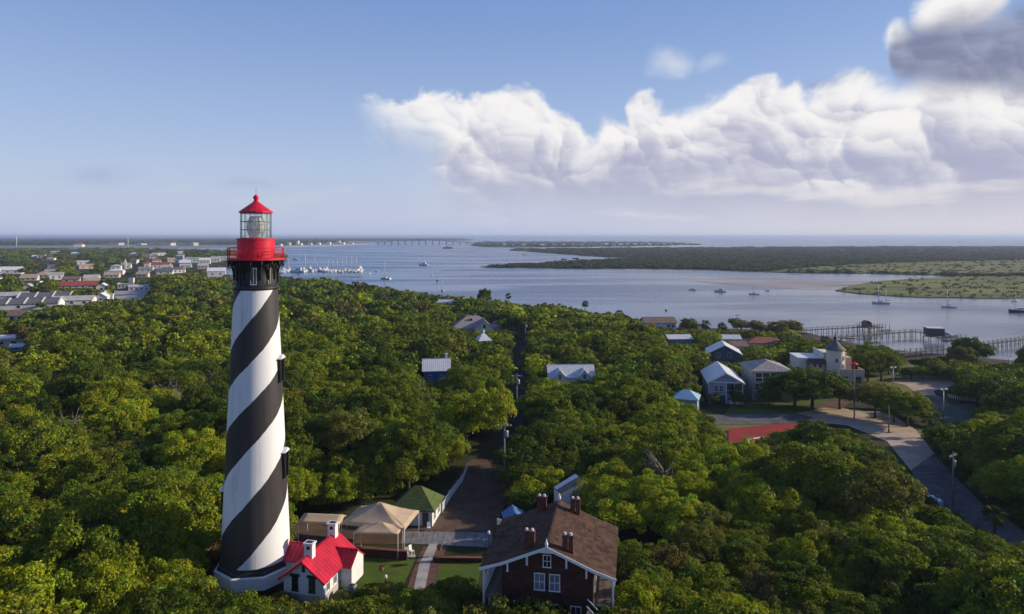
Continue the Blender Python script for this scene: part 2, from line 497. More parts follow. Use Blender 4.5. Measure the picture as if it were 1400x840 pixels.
def H(x, y):
    """height of the terrain sheet"""
    i = int(np.clip(np.searchsorted(GX, x) - 1, 0, len(GX) - 2)); j = int(np.clip(np.searchsorted(GY, y) - 1, 0, len(GY) - 2))
    fx = min(1, max(0, (x - GX[i]) / (GX[i + 1] - GX[i]))); fy = min(1, max(0, (y - GY[j]) / (GY[j + 1] - GY[j])))
    return float((GH[j, i] * (1 - fx) + GH[j, i + 1] * fx) * (1 - fy) + (GH[j + 1, i] * (1 - fx) + GH[j + 1, i + 1] * fx) * fy)

def HV_arr(x, y):
    i = np.clip(np.searchsorted(GX, x) - 1, 0, len(GX) - 2); j = np.clip(np.searchsorted(GY, y) - 1, 0, len(GY) - 2)
    fx = np.clip((x - GX[i]) / (GX[i + 1] - GX[i]), 0, 1); fy = np.clip((y - GY[j]) / (GY[j + 1] - GY[j]), 0, 1)
    return (GH[j, i] * (1 - fx) + GH[j, i + 1] * fx) * (1 - fy) + (GH[j + 1, i] * (1 - fx) + GH[j + 1, i + 1] * fx) * fy

def G(u, v, lift=0.0):
    """point of the terrain seen at column u, row v (lift: that far above the terrain)"""
    z = 0.0
    for _ in range(40):
        x, y = PW(u, v, z + lift)
        z = 0.5 * z + 0.5 * H(x, y)
    x, y = PW(u, v, z + lift)
    return Vector((x, y, H(x, y)))

def px(x, y, z):
    """column and row of a point in the photograph"""
    return UC + FPX * x / y, HV + FPX * (CZ - z) / y

nx, ny = len(GX), len(GY)
Vt = np.stack([gxx.ravel(), gyy.ravel(), GH.ravel()], 1)
ii, jj = np.meshgrid(np.arange(nx - 1), np.arange(ny - 1))
k0 = (jj * nx + ii).ravel()
Qt = np.stack([k0, k0 + 1, k0 + nx + 1, k0 + nx], 1)
keep = GH.ravel()[Qt].max(1) > -8.0
Qt = Qt[keep]

def ground_mat():
    m = bpy.data.materials.new('forest_floor'); m.use_nodes = True
    t = m.node_tree; t.nodes.clear(); N = NT(t)
    g = N.n('ShaderNodeNewGeometry').outputs['Position']
    a = N.n('ShaderNodeTexNoise', {'Vector': g, 'Scale': 0.05, 'Detail': 6.0, 'Roughness': 0.65}).outputs[0]
    b = N.n('ShaderNodeTexNoise', {'Vector': g, 'Scale': 0.6, 'Detail': 5.0, 'Roughness': 0.7}).outputs[0]
    c = N.mix(N.sm(a, 0.35, 0.65), (0.030, 0.038, 0.014), (0.060, 0.062, 0.022))
    c = N.mix(N.sm(b, 0.45, 0.75), c, (0.040, 0.032, 0.020))
    z = N.n('ShaderNodeSeparateXYZ', {0: g}).outputs[2]
    mud = N.sm(N.m('ADD', z, N.m('MULTIPLY_ADD', a, 0.5, -0.25)), -5.35, -5.62)
    c = N.mix(mud, c, (0.075, 0.055, 0.045))
    p = N.n('ShaderNodeBsdfPrincipled', {'Base Color': c, 'Roughness': 0.95, 'Specular IOR Level': 0.1})
    t.links.new(p.outputs[0], N.n('ShaderNodeOutputMaterial').inputs[0])
    return m
tag(link('ground', np_mesh('ground', Vt, Qt, ground_mat(), smooth=True)), None, None, kind='structure')

# ---------------------------------------------------------------- water
def water_mat():
    m = bpy.data.materials.new('sea_water'); m.use_nodes = True
    t = m.node_tree; t.nodes.clear(); N = NT(t)
    g = N.n('ShaderNodeNewGeometry').outputs['Position']
    st = N.v('MULTIPLY', g, (0.35, 1.0, 1.0))
    n1 = N.n('ShaderNodeTexNoise', {'Vector': st, 'Scale': 0.35, 'Detail': 4.0, 'Roughness': 0.6}).outputs[0]
    n2 = N.n('ShaderNodeTexNoise', {'Vector': N.v('MULTIPLY', g, (0.25, 1.0, 1.0)), 'Scale': 0.012, 'Detail': 5.0, 'Roughness': 0.55, 'Distortion': 0.6}).outputs[0]
    slick = N.sm(n2, 0.42, 0.62)
    sp = N.n('ShaderNodeSeparateXYZ', {0: g})
    calm = N.sm(N.m('ADD', N.m('MULTIPLY_ADD', sp.outputs[1], -0.05, sp.outputs[0]), N.m('MULTIPLY_ADD', n2, 300.0, -150.0)), -60.0, 170.0)   # sheltered run on the right; cloud reflection put into its paler colour
    h = N.m('MULTIPLY', N.m('MULTIPLY', n1, N.m('MULTIPLY_ADD', slick, 0.8, 0.25)), N.m('MULTIPLY_ADD', calm, -0.68, 1.0))
    bump = N.n('ShaderNodeBump', {'Height': h, 'Strength': 1.0, 'Distance': 0.34})
    c = N.mix(slick, (0.028, 0.105, 0.245), (0.020, 0.080, 0.20))
    c = N.mix(calm, c, (0.13, 0.155, 0.20))
    p = N.n('ShaderNodeBsdfPrincipled', {'Base Color': c, 'Roughness': N.m('MULTIPLY_ADD', slick, 0.10, 0.20), 'IOR': 1.333,
                                         'Specular IOR Level': 0.5, 'Normal': bump.outputs[0]})
    t.links.new(p.outputs[0], N.n('ShaderNodeOutputMaterial').inputs[0])
    return m
WATER = water_mat()
bw = MB(WATER)
bw.add([(-45000, -600, WZ), (45000, -600, WZ), (45000, 60000, WZ), (-45000, 60000, WZ)], [(0, 1, 2, 3)])
tag(bw.build('sea_water'), None, None, kind='structure')

# ---------------------------------------------------------------- far land
def blob_land(name, uv, mtl, z=-5.4, edge=0.55, fine=14, extra=None, top=None):
    """flat sheet of land with a ragged shore: outline given as columns and rows of the photograph on the water level"""
    P = [PW(u, v) for u, v in uv] + (extra or [])
    out = []
    for i in range(len(P)):
        a, b = Vector(P[i]), Vector(P[(i + 1) % len(P)])
        L = (b - a).length
        n = max(1, min(40, int(L / (a.y * 0.012))))
        for k in range(n):
            q = a.lerp(b, k / n)
            w = a.y * 0.003
            q = q + Vector((mnoise.noise(Vector((q.x, q.y, 3)) / (w * 9)), mnoise.noise(Vector((q.x, q.y, 9)) / (w * 9)))) * w * 1.5
            out.append((q.x, q.y))
    b = MB(mtl)
    b.prism(out, WZ - 1.5, z)
    o = b.build(name)
    tag(o, None, None, kind='structure')
    return np.array(out)

def land_mat(name, c1, c2, c3, s=0.02, st=(1, 1, 1), lo=0.4, hi=0.62):
    m = bpy.data.materials.new(name); m.use_nodes = True
    t = m.node_tree; t.nodes.clear(); N = NT(t)
    g = N.v('MULTIPLY', N.n('ShaderNodeNewGeometry').outputs['Position'], st)
    a = N.n('ShaderNodeTexNoise', {'Vector': g, 'Scale': s, 'Detail': 6.0, 'Roughness': 0.6}).outputs[0]
    b = N.n('ShaderNodeTexNoise', {'Vector': g, 'Scale': s * 7, 'Detail': 5.0, 'Roughness': 0.65}).outputs[0]
    c = N.mix(N.sm(a, lo, hi), c1, c2)
    c = N.mix(N.sm(b, 0.5, 0.72), c, c3)
    p = N.n('ShaderNodeBsdfPrincipled', {'Base Color': c, 'Roughness': 0.95, 'Specular IOR Level': 0.1})
    t.links.new(p.outputs[0], N.n('ShaderNodeOutputMaterial').inputs[0])
    return m
SCRUB = land_mat('scrub_land', (0.065, 0.075, 0.028), (0.10, 0.105, 0.038), (0.13, 0.12, 0.06), 0.01, (0.4, 1, 1))
MARSH = land_mat('marsh_land', (0.225, 0.225, 0.062), (0.115, 0.135, 0.036), (0.060, 0.060, 0.036), 0.035, (0.35, 1, 1), 0.42, 0.58)
SAND = mat('sand_flat', (0.50, 0.44, 0.39), rough=0.6, spec=0.3, dark=(0.20, 0.18, 0.17), scale=0.03, streak=(0.25, 1, 1))
BEACH = land_mat('beach_sand', (0.62, 0.55, 0.47), (0.50, 0.44, 0.38), (0.66, 0.60, 0.52), 0.01)
FLATS = land_mat('river_marsh', (0.26, 0.26, 0.20), (0.20, 0.22, 0.15), (0.33, 0.31, 0.26), 0.004, (0.4, 1, 1))

SPIT_U = [(664, 366), (690, 363.6), (740, 361), (800, 357), (850, 355), (874, 353.4), (850, 352.4), (820, 351.5), (770, 348.2), (735, 345.4), (696, 342.6), (700, 340.9), (780, 340.0), (900, 339.0),
          (1050, 338.0), (1200, 337.4), (1420, 337.0), (1600, 337)]
SPIT_L = [(1600, 379), (1420, 378.5), (1330, 378.5), (1250, 376), (1180, 374.2), (1080, 373.6), (1045, 372.4), (1000, 370.6), (950, 368.4), (860, 367.6), (760, 367.2)]
spit = blob_land('spit_land', SPIT_U + SPIT_L, SCRUB)
marsh = blob_land('marsh_land', [(1142, 398), (1170, 390), (1205, 385), (1262, 381), (1300, 379.6), (1330, 378), (1420, 377), (1600, 377), (1600, 409), (1400, 408), (1330, 408.4), (1258, 407.2), (1205, 404.5), (1165, 401)], MARSH, z=-5.3)
MARSH_U = [(1040, 371.6), (1100, 366.5), (1160, 362.5), (1250, 359), (1400, 356), (1600, 355), (1600, 378), (1330, 377.5), (1250, 375.6), (1180, 373.8), (1080, 373.2)]
marsh_up = blob_land('marsh_land', MARSH_U, MARSH, z=-5.2)
blob_land('sand_bar', [(940, 384), (960, 382.4), (1010, 380.8), (1080, 381.6), (1160, 384), (1215, 384.2), (1180, 389), (1142, 396), (1100, 396.4), (1060, 393.6), (1010, 390.5), (965, 386.8)], SAND, z=-5.88)
vilano = blob_land('far_shore', [(644, 336.5), (660, 338), (720, 339), (800, 338.6), (880, 337.3), (930, 336.6), (962, 335.6), (940, 333.4), (905, 331.6), (800, 330.6), (700, 330.4), (655, 331.2)], SCRUB)
blob_land('beach', [(700, 339.4), (800, 339.2), (880, 337.9), (930, 337.3), (975, 336.0), (940, 335.2), (880, 336.8), (800, 338.0), (720, 338.6)], BEACH, z=-5.25)
river = blob_land('mainland_shore', [(-700, 339.5), (0, 339.2), (150, 339.6), (330, 338.6), (395, 337), (440, 336.2), (500, 333.6), (516, 332.8), (500, 331.4), (470, 330.8), (540, 330.0), (640, 329.6), (640, 328.4), (560, 328)],
               FLATS, extra=[(-3000, 34000), (-40000, 34000), (-40000, 4000)])
blob_land('mainland_beach', [(380, 337.6), (440, 336.9), (500, 334.3), (520, 332.9), (500, 333.2), (440, 335.4), (400, 336.4)], BEACH, z=-5.25)

# ---------------------------------------------------------------- striped lighthouse
TX, TY = PW(350, 781, 0.0)
def tower_r(z):
    return 4.62 - (z - 2.6) * (4.62 - 2.93) / (37.6 - 2.6)

WHITE_P = mat('white_paint', (0.80, 0.79, 0.77), rough=0.55, dark=(0.60, 0.575, 0.54), scale=0.9, streak=(1, 1, 0.10), rng_=(0.24, 0.47), bump=0.08, bscale=3)
BLACK_P = mat('black_paint', (0.056, 0.048, 0.047), rough=0.5, dark=(0.036, 0.031, 0.030), scale=0.9, streak=(1, 1, 0.10), rng_=(0.3, 0.65), spec=0.3, bump=0.08, bscale=3)
RED_P = mat('red_paint', (0.68, 0.013, 0.038), rough=0.45, dark=(0.42, 0.010, 0.022), scale=1.4, streak=(1, 1, 0.15), rng_=(0.25, 0.55), spec=0.35)
IRON = mat('black_iron', (0.020, 0.017, 0.016), rough=0.5, var=0.3, scale=1.0, spec=0.35)
DARKGL = glass_dark()

tower = thing('lighthouse', 'tall lighthouse with black and white spiral stripes and a red lantern top', 'lighthouse', (TX, TY, 0))
# painted shaft: rows of the mesh follow the two black spirals
KN = [(-1, -2.5), (0, 4.7), (1, 11.7), (2, 18.3), (3, 23.8), (4, 28.9), (5, 34.5), (6, 40.2), (7, 46)]
pk = np.array([k[0] for k in KN], float); zk = np.array([k[1] for k in KN], float)
pdense = np.linspace(-9, 12, 1200)
from_p = np.interp(pdense, pk, zk)
from_p = np.where(pdense < -1, -2.5 + (pdense + 1) * 7.2, from_p); from_p = np.where(pdense > 7, 46 + (pdense - 7) * 5.8, from_p)
ker = np.hanning(61); ker /= ker.sum()
sm_ = np.convolve(np.pad(from_p, 30, mode='edge'), ker, 'valid')
sm_[:60] = from_p[:60]; sm_[-60:] = from_p[-60:]
THC = math.atan2(-TY, -TX)           # direction from the tower to the eye
SZ0, SZ1 = 2.2, 37.6
b = MB([WHITE_P, BLACK_P])
NA, SUB = 96, 6
rows = np.arange(-7 * SUB, 11 * SUB + 1) / SUB
vid = {}
def sv(i, r):
    a = 2 * PI * i / NA
    rel = a
    ph = rows[r] + rel * 4 / (2 * PI) + 0.004 * math.sin(i * 1.7 + rows[r]) + 0.006 * math.sin(i * 0.61 + 2 * rows[r])
    z = float(np.interp(ph, pdense, sm_))
    z = min(SZ1, max(SZ0, z))
    rr = tower_r(z)
    aa = THC + a
    return (rr * math.cos(aa), rr * math.sin(aa), z)
RW = len(rows)
vs, fs, mi = [], [], []
for i in range(NA + 1):
    for r in range(RW): vs.append(sv(i, r))
for i in range(NA):
    for r in range(RW - 1):
        q = (i * RW + r, (i + 1) * RW + r, (i + 1) * RW + r + 1, i * RW + r + 1)
        zs = [vs[k][2] for k in q]
        if max(zs) - min(zs) < 1e-4 or (zs[0] >= SZ1 and zs[1] >= SZ1) or (zs[2] <= SZ0 and zs[3] <= SZ0): continue
        u_ = []
        for k in q:
            if not any((Vector(vs[k]) - Vector(vs[w])).length < 1e-5 for w in u_): u_.append(k)
        if len(u_) < 3: continue
        fs.append(tuple(u_)); mi.append(1 if int(math.floor(rows[r] + 1e-6)) % 2 == 0 else 0)
b.v = vs; b.f = fs; b.mi = mi; b.sm = [True] * len(fs)
b.build('shaft', tower)
# plinth: octagon, white low wall with a black skirt
def octa(r, rot=PI / 8): return [(r * math.cos(rot + i * PI / 4), r * math.sin(rot + i * PI / 4)) for i in range(8)]
OR = THC + PI / 8 - R(12)
b = MB([WHITE_P, BLACK_P]); b.lathe([(5.5, -0.3), (5.5, 1.25), (5.2, 1.35)], 8, smooth=False, a0=OR); b.build('plinth', tower)
b = MB([BLACK_P]); b.lathe([(5.15, 1.35), (5.05, 1.75), (4.9, 1.85), (4.85, 2.2), (4.66, 2.3)], 8, smooth=False, a0=OR); b.build('skirt', tower)
# watch room, brackets and gallery
WZ0 = 37.6
b = MB([IRON]); b.lathe([(3.02, WZ0 - 0.05), (3.1, WZ0 + 0.05), (3.1, WZ0 + 0.3), (2.86, WZ0 + 0.38), (2.80, WZ0 + 3.2), (3.0, WZ0 + 3.4), (3.0, WZ0 + 3.75)], 48); b.build('watch_room', tower)
for k in range(8):
    a = THC + R(22.5) + k * PI / 4 + R(16)
    d = Vector((math.cos(a), math.sin(a), 0)); t = Vector((-d.y, d.x, 0))
    fr = MB([WHITE_P if k == 7 else IRON]); pn = MB([DARKGL])
    fr.M = Matrix.Translation(d * 2.83 + Vector((0, 0, WZ0 + 1.75))) @ Matrix(((d.x, t.x, 0, 0), (d.y, t.y, 0, 0), (0, 0, 1, 0), (0, 0, 0, 1)))
    pn.M = fr.M
    fr.box(-0.05, 0.08, -0.39, -0.33, -1.1, 1.1); fr.box(-0.05, 0.08, 0.33, 0.39, -1.1, 1.1); fr.box(-0.05, 0.08, -0.35, 0.35, 1.0, 1.1); fr.box(-0.05, 0.08, -0.35, 0.35, -1.1, -1.0)
    fr.box(-0.02, 0.06, -0.04, 0.04, -1.0, 1.0)
    w = fr.build('window', tower); pn.box(-0.04, 0.02, -0.35, 0.35, -1.0, 1.0); pn.build('pane', w)
for k in range(16):
    a = THC + (k + 0.5) * PI / 8
    d = Vector((math.cos(a), math.sin(a), 0))
    g = MB([IRON])
    arc = [d * (2.92 + 0.80 * (1 - math.cos(s * PI / 2))) + Vector((0, 0, WZ0 + 1.3 + 2.3 * math.sin(s * PI / 2))) for s in (0, .2, .4, .6, .8, 1)]
    g.tube(arc, 0.12, 6)
    g.tube([d * 2.95 + Vector((0, 0, WZ0 + 3.55)), d * 3.7 + Vector((0, 0, WZ0 + 3.55))], 0.09, 6)
    g.tube([d * 3.66 + Vector((0, 0, WZ0 + 2.95)), d * 3.66 + Vector((0, 0, WZ0 + 3.75))], [0.09, 0.13], 6)
    g.build('bracket', tower)
GZ = WZ0 + 3.78
b = MB([IRON, RED_P]); b.lathe([(3.72, GZ - 0.06), (3.82, GZ), (3.82, GZ + 0.07)], 48, cap1=False); b.lathe([(3.84, GZ + 0.07), (3.84, GZ + 0.30), (2.4, GZ + 0.32)], 48, mi=1, cap0=False, smooth=False); b.build('gallery_deck', tower)
b = MB([RED_P])
for hz_, rr in ((0.55, 0.025), (0.95, 0.025), (1.38, 0.04)):
    pts = [(3.74 * math.cos(2 * PI * i / 48), 3.74 * math.sin(2 * PI * i / 48), GZ + 0.3 + hz_) for i in range(49)]
    b.tube(pts, rr, 6)
for i in range(96):
    a = 2 * PI * i / 96
    b.tube([(3.74 * math.cos(a), 3.74 * math.sin(a), GZ + 0.3), (3.74 * math.cos(a), 3.74 * math.sin(a), GZ + 1.68)], 0.05 if i % 8 == 0 else 0.02, 5)
b.build('railing', tower)
DZ = GZ + 0.32
b = MB([RED_P]); b.lathe([(2.50, DZ), (2.50, DZ + 2.38), (2.58, DZ + 2.41), (2.58, DZ + 2.58), (2.1, DZ + 2.6)], 48, smooth=False); b.build('lantern_drum', tower)
LZ = DZ + 2.6
GLASS = bpy.data.materials.new('lantern_glass'); GLASS.use_nodes = True
t_ = GLASS.node_tree; t_.nodes.clear(); N_ = NT(t_)
nzg = N_.n('ShaderNodeTexNoise', {'Vector': N_.n('ShaderNodeTexCoord').outputs['Object'], 'Scale': 1.2, 'Detail': 3.0}).outputs[0]
mx = N_.n('ShaderNodeMixShader', {0: N_.m('MULTIPLY_ADD', nzg, 0.20, 0.14)})
t_.links.new(N_.n('ShaderNodeBsdfTransparent', {'Color': (0.86, 0.92, 0.88, 1)}).outputs[0], mx.inputs[1])
t_.links.new(N_.n('ShaderNodeBsdfGlossy', {'Color': (1, 1, 1, 1), 'Roughness': 0.05}).outputs[0], mx.inputs[2])
t_.links.new(mx.outputs[0], N_.n('ShaderNodeOutputMaterial').inputs[0])
NG = 16
b = MB([GLASS]); b.lathe([(2.02, LZ), (2.02, LZ + 3.35)], NG, smooth=False, a0=THC, cap0=False, cap1=False); b.build('lantern_glass', tower)
MULL = mat('lantern_bars', (0.22, 0.21, 0.20), rough=0.5, var=0.2)
b = MB([MULL])
for i in range(NG):
    a = THC + 2 * PI * i / NG
    x, y = 2.05 * math.cos(a), 2.05 * math.sin(a)
    b.tube([(x, y, LZ), (x, y, LZ + 3.35)], 0.035, 5)
for zz in (0.04, 1.12, 2.2, 3.3):
    b.tube([(2.05 * math.cos(THC + 2 * PI * i / NG), 2.05 * math.sin(THC + 2 * PI * i / NG), LZ + zz) for i in range(NG + 1)], 0.05, 5)
b.build('lantern_frame', tower)
LENS = mat('lens_prisms', (0.70, 0.71, 0.60), rough=0.12, spec=0.8, var=0.3, scale=1.5)
BRASS = mat('lens_brass', (0.32, 0.26, 0.12), rough=0.35, var=0.3, metal=0.6)
b = MB([LENS, BRASS])
prof = []
for k in range(15):
    s = k / 14; rr = 0.55 + 0.72 * math.sin(PI * min(1, 0.15 + s * 0.75))
    prof += [(rr, LZ + 0.25 + s * 2.6), (rr - 0.07, LZ + 0.25 + s * 2.6 + 0.08)]
b.lathe(prof, 16, smooth=False)
for i in range(8):
    a = THC + 2 * PI * (i + .5) / 8
    pts = [(1.02 * (0.55 + 0.72 * math.sin(PI * (0.15 + s * 0.75))) * math.cos(a), 1.02 * (0.55 + 0.72 * math.sin(PI * (0.15 + s * 0.75))) * math.sin(a), LZ + 0.25 + s * 2.7) for s in np.linspace(0, 1, 9)]
    b.tube(pts, 0.06, 5, mi=1)
b.lathe([(0.8, LZ), (0.8, LZ + 0.25)], 16, mi=1)
b.build('fresnel_lens', tower)
b = MB([RED_P])
b.lathe([(2.05, LZ + 3.35), (2.28, LZ + 3.38), (2.28, LZ + 3.55), (2.15, LZ + 3.62), (0.45, LZ + 4.80), (0.34, LZ + 4.95)], 16, smooth=False, a0=THC)
b.build('lantern_roof', tower)
b = MB([RED_P, IRON])
b.lathe([(0.30, LZ + 4.75), (0.27, LZ + 5.2), (0.36, LZ + 5.28), (0.40, LZ + 5.45), (0.30, LZ + 5.65), (0.12, LZ + 5.75), (0.10, LZ + 5.82)], 16)
b.tube([(0, 0, LZ + 5.7), (0, 0, LZ + 6.8)], 0.025, 5, mi=1)
b.build('vent_ball', tower)
# hooded tower windows on the sunny side and one on the shaded side
def tower_window(z, ang, hgt=2.9):
    a = THC + ang
    d = Vector((math.cos(a), math.sin(a), 0)); t = Vector((-d.y, d.x, 0))
    r0 = tower_r(z)
    Mx = Matrix.Translation(d * r0 + Vector((0, 0, z))) @ Matrix(((d.x, t.x, 0, 0), (d.y, t.y, 0, 0), (0, 0, 1, 0), (0, 0, 0, 1)))
    f = MB([IRON, WHITE_P]); f.M = Mx
    f.box(-0.35, 0.32, -0.75, -0.5, -hgt / 2, hgt / 2); f.box(-0.35, 0.32, 0.5, 0.75, -hgt / 2, hgt / 2); f.box(-0.4, 0.28, -0.5, 0.5, hgt / 2 - 0.25, hgt / 2)
    f.box(-0.35, 0.4, -0.85, 0.85, -hgt / 2 - 0.15, -hgt / 2)
    w = f.build('window', tower)
    h_ = MB([WHITE_P]); h_.M = Mx
    h_.add([(-0.3, -0.95, hgt / 2), (0.45, -0.95, hgt / 2), (0.45, 0.95, hgt / 2), (-0.3, 0.95, hgt / 2), (-0.3, 0, hgt / 2 + 0.55), (0.45, 0, hgt / 2 + 0.55),],
           [(0, 3, 2, 1), (0, 1, 5, 4), (2, 3, 4, 5), (1, 2, 5), (3, 0, 4)])
    h_.build('hood', w)
    p_ = MB([DARKGL]); p_.M = Mx; p_.box(-0.3, 0.1, -0.5, 0.5, -hgt / 2, hgt / 2 - 0.25); p_.build('pane', w)
tower_window(26.9, R(68)); tower_window(14.4, R(68), 3.2)
tower_window(9.4, R(-112)); tower_window(21.0, R(158)); tower_window(33.0, R(158))

tower.scale = (0.945, 0.945, 1.0)

# ---------------------------------------------------------------- building kit
def face_M(face, w, d, s=0.0, z=0.0):
    """frame on a wall of a w x d plan: local x along the wall (seen from outside, to the right), y outward, z up"""
    o, t, n = {'front': ((0, -d / 2), (1, 0), (0, -1)), 'right': ((w / 2, 0), (0, 1), (1, 0)),
               'back': ((0, d / 2), (-1, 0), (0, 1)), 'left': ((-w / 2, 0), (0, -1), (-1, 0))}[face]
    return Matrix(((t[0], n[0], 0, o[0] + t[0] * s), (t[1], n[1], 0, o[1] + t[1] * s), (0, 0, 1, z), (0, 0, 0, 1)))

def add_window(root, M, w, h, framem, panem=None, bars=1, name='window', sill=True, fw=0.09):
    """framed window: frame with sill and glazing bars; the pane is its sub-part"""
    f = MB([framem]); f.M = M
    f.box(-w / 2 - fw, -w / 2, -0.02, 0.07, -h / 2, h / 2); f.box(w / 2, w / 2 + fw, -0.02, 0.07, -h / 2, h / 2)
    f.box(-w / 2 - fw, w / 2 + fw, -0.02, 0.075, h / 2, h / 2 + fw)
    if sill: f.box(-w / 2 - fw * 1.5, w / 2 + fw * 1.5, -0.02, 0.13, -h / 2 - fw, -h / 2)
    if bars:
        f.box(-0.025, 0.025, 0.0, 0.055, -h / 2, h / 2); f.box(-w / 2, w / 2, 0.0, 0.052, -0.03, 0.03)
    o = f.build(name, root)
    p = MB([panem or DARKGL]); p.M = M
    p.box(-w / 2, w / 2, -0.03, 0.035, -h / 2, h / 2)
    p.build('pane', o)
    return o

def gable_wall(mb, w, d, h, rise, z0=0.0, ridge='y', mi=0, cx=0.0, cy=0.0):
    """walls with their gable triangles"""
    x, y = w / 2, d / 2
    if ridge == 'y':
        vs = [(-x, -y, z0), (x, -y, z0), (x, -y, h), (0, -y, h + rise), (-x, -y, h), (-x, y, z0), (x, y, z0), (x, y, h), (0, y, h + rise), (-x, y, h)]
    else:
        vs = [(x, -y, z0), (x, y, z0), (x, y, h), (x, 0, h + rise), (x, -y, h), (-x, -y, z0), (-x, y, z0), (-x, y, h), (-x, 0, h + rise), (-x, -y, h)]
    vs = [(a + cx, b_ + cy, c) for a, b_, c in vs]
    return mb.add(vs, [(0, 1, 2, 3, 4), (9, 8, 7, 6, 5), (0, 5, 6, 1), (1, 6, 7, 2), (4, 9, 5, 0)], mi)

def gable_roof(mb, w, d, h, rise, over=0.45, t=0.16, ridge='y', mi=0, cx=0.0, cy=0.0, cap=True):
    k = rise / (w / 2 if ridge == 'y' else d / 2)
    if ridge == 'y':
        X, Y = w / 2 + over, d / 2 + over
        zl, zt = h - over * k + t * 1.05, h + rise + t * 1.05
        mb.slab([(cx - X, cy - Y, zl), (cx, cy - Y, zt), (cx, cy + Y, zt), (cx - X, cy + Y, zl)], t, mi)
        mb.slab([(cx + X, cy - Y, zl), (cx, cy - Y, zt), (cx, cy + Y, zt), (cx + X, cy + Y, zl)], t, mi)
        if cap: mb.box(cx - 0.12, cx + 0.12, cy - Y - 0.02, cy + Y + 0.02, zt - 0.05, zt + 0.05, mi)
    else:
        X, Y = w / 2 + over, d / 2 + over
        zl, zt = h - over * k + t * 1.05, h + rise + t * 1.05
        mb.slab([(cx - X, cy - Y, zl), (cx - X, cy, zt), (cx + X, cy, zt), (cx + X, cy - Y, zl)], t, mi)
        mb.slab([(cx - X, cy + Y, zl), (cx - X, cy, zt), (cx + X, cy, zt), (cx + X, cy + Y, zl)], t, mi)
        if cap: mb.box(cx - X - 0.02, cx + X + 0.02, cy - 0.12, cy + 0.12, zt - 0.05, zt + 0.05, mi)
    return mb

def hip_roof(mb, w, d, h, rise, over=0.5, ridge_len=0.0, t=0.18, mi=0, cx=0.0, cy=0.0, along='x'):
    X, Y = w / 2 + over, d / 2 + over
    r = ridge_len / 2
    a = [(-X, -Y), (X, -Y), (X, Y), (-X, Y)]
    tp = [(-r, 0), (r, 0)] if along == 'x' else [(0, -r), (0, r)]
    if ridge_len <= 0.01: tp = [(0, 0), (0, 0)]
    vs = [(cx + p[0], cy + p[1], h - t) for p in a] + [(cx + p[0], cy + p[1], h) for p in a]
    fs = [(3, 2, 1, 0)] + [(i, (i + 1) % 4, 4 + (i + 1) % 4, 4 + i) for i in range(4)]
    if ridge_len <= 0.01:
        vs.append((cx, cy, h + rise)); fs += [(4, 5, 8), (5, 6, 8), (6, 7, 8), (7, 4, 8)]
    else:
        vs += [(cx + p[0], cy + p[1], h + rise) for p in tp]
        fs += ([(4, 5, 9, 8), (5, 6, 9), (6, 7, 8, 9), (7, 4, 8)] if along == 'x' else [(4, 5, 8), (5, 6, 9, 8), (6, 7, 9), (7, 4, 8, 9)])
    return mb.add(vs, fs, mi)

KEEP = []      # outlines in the photograph that nearer trees must leave clear, with the distance of what shows there
BAN = []       # plan outlines where no trunk stands
def keep(poly, depth): KEEP.append((np.array(poly, dtype=float), depth))
def ban_box(x, y, w, d, rz=0.0, m=1.5):
    c, s = math.cos(rz), math.sin(rz)
    BAN.append(np.array([(x + c * a - s * b_, y + s * a + c * b_) for a, b_ in ((-w / 2 - m, -d / 2 - m), (w / 2 + m, -d / 2 - m), (w / 2 + m, d / 2 + m), (-w / 2 - m, d / 2 + m))]))

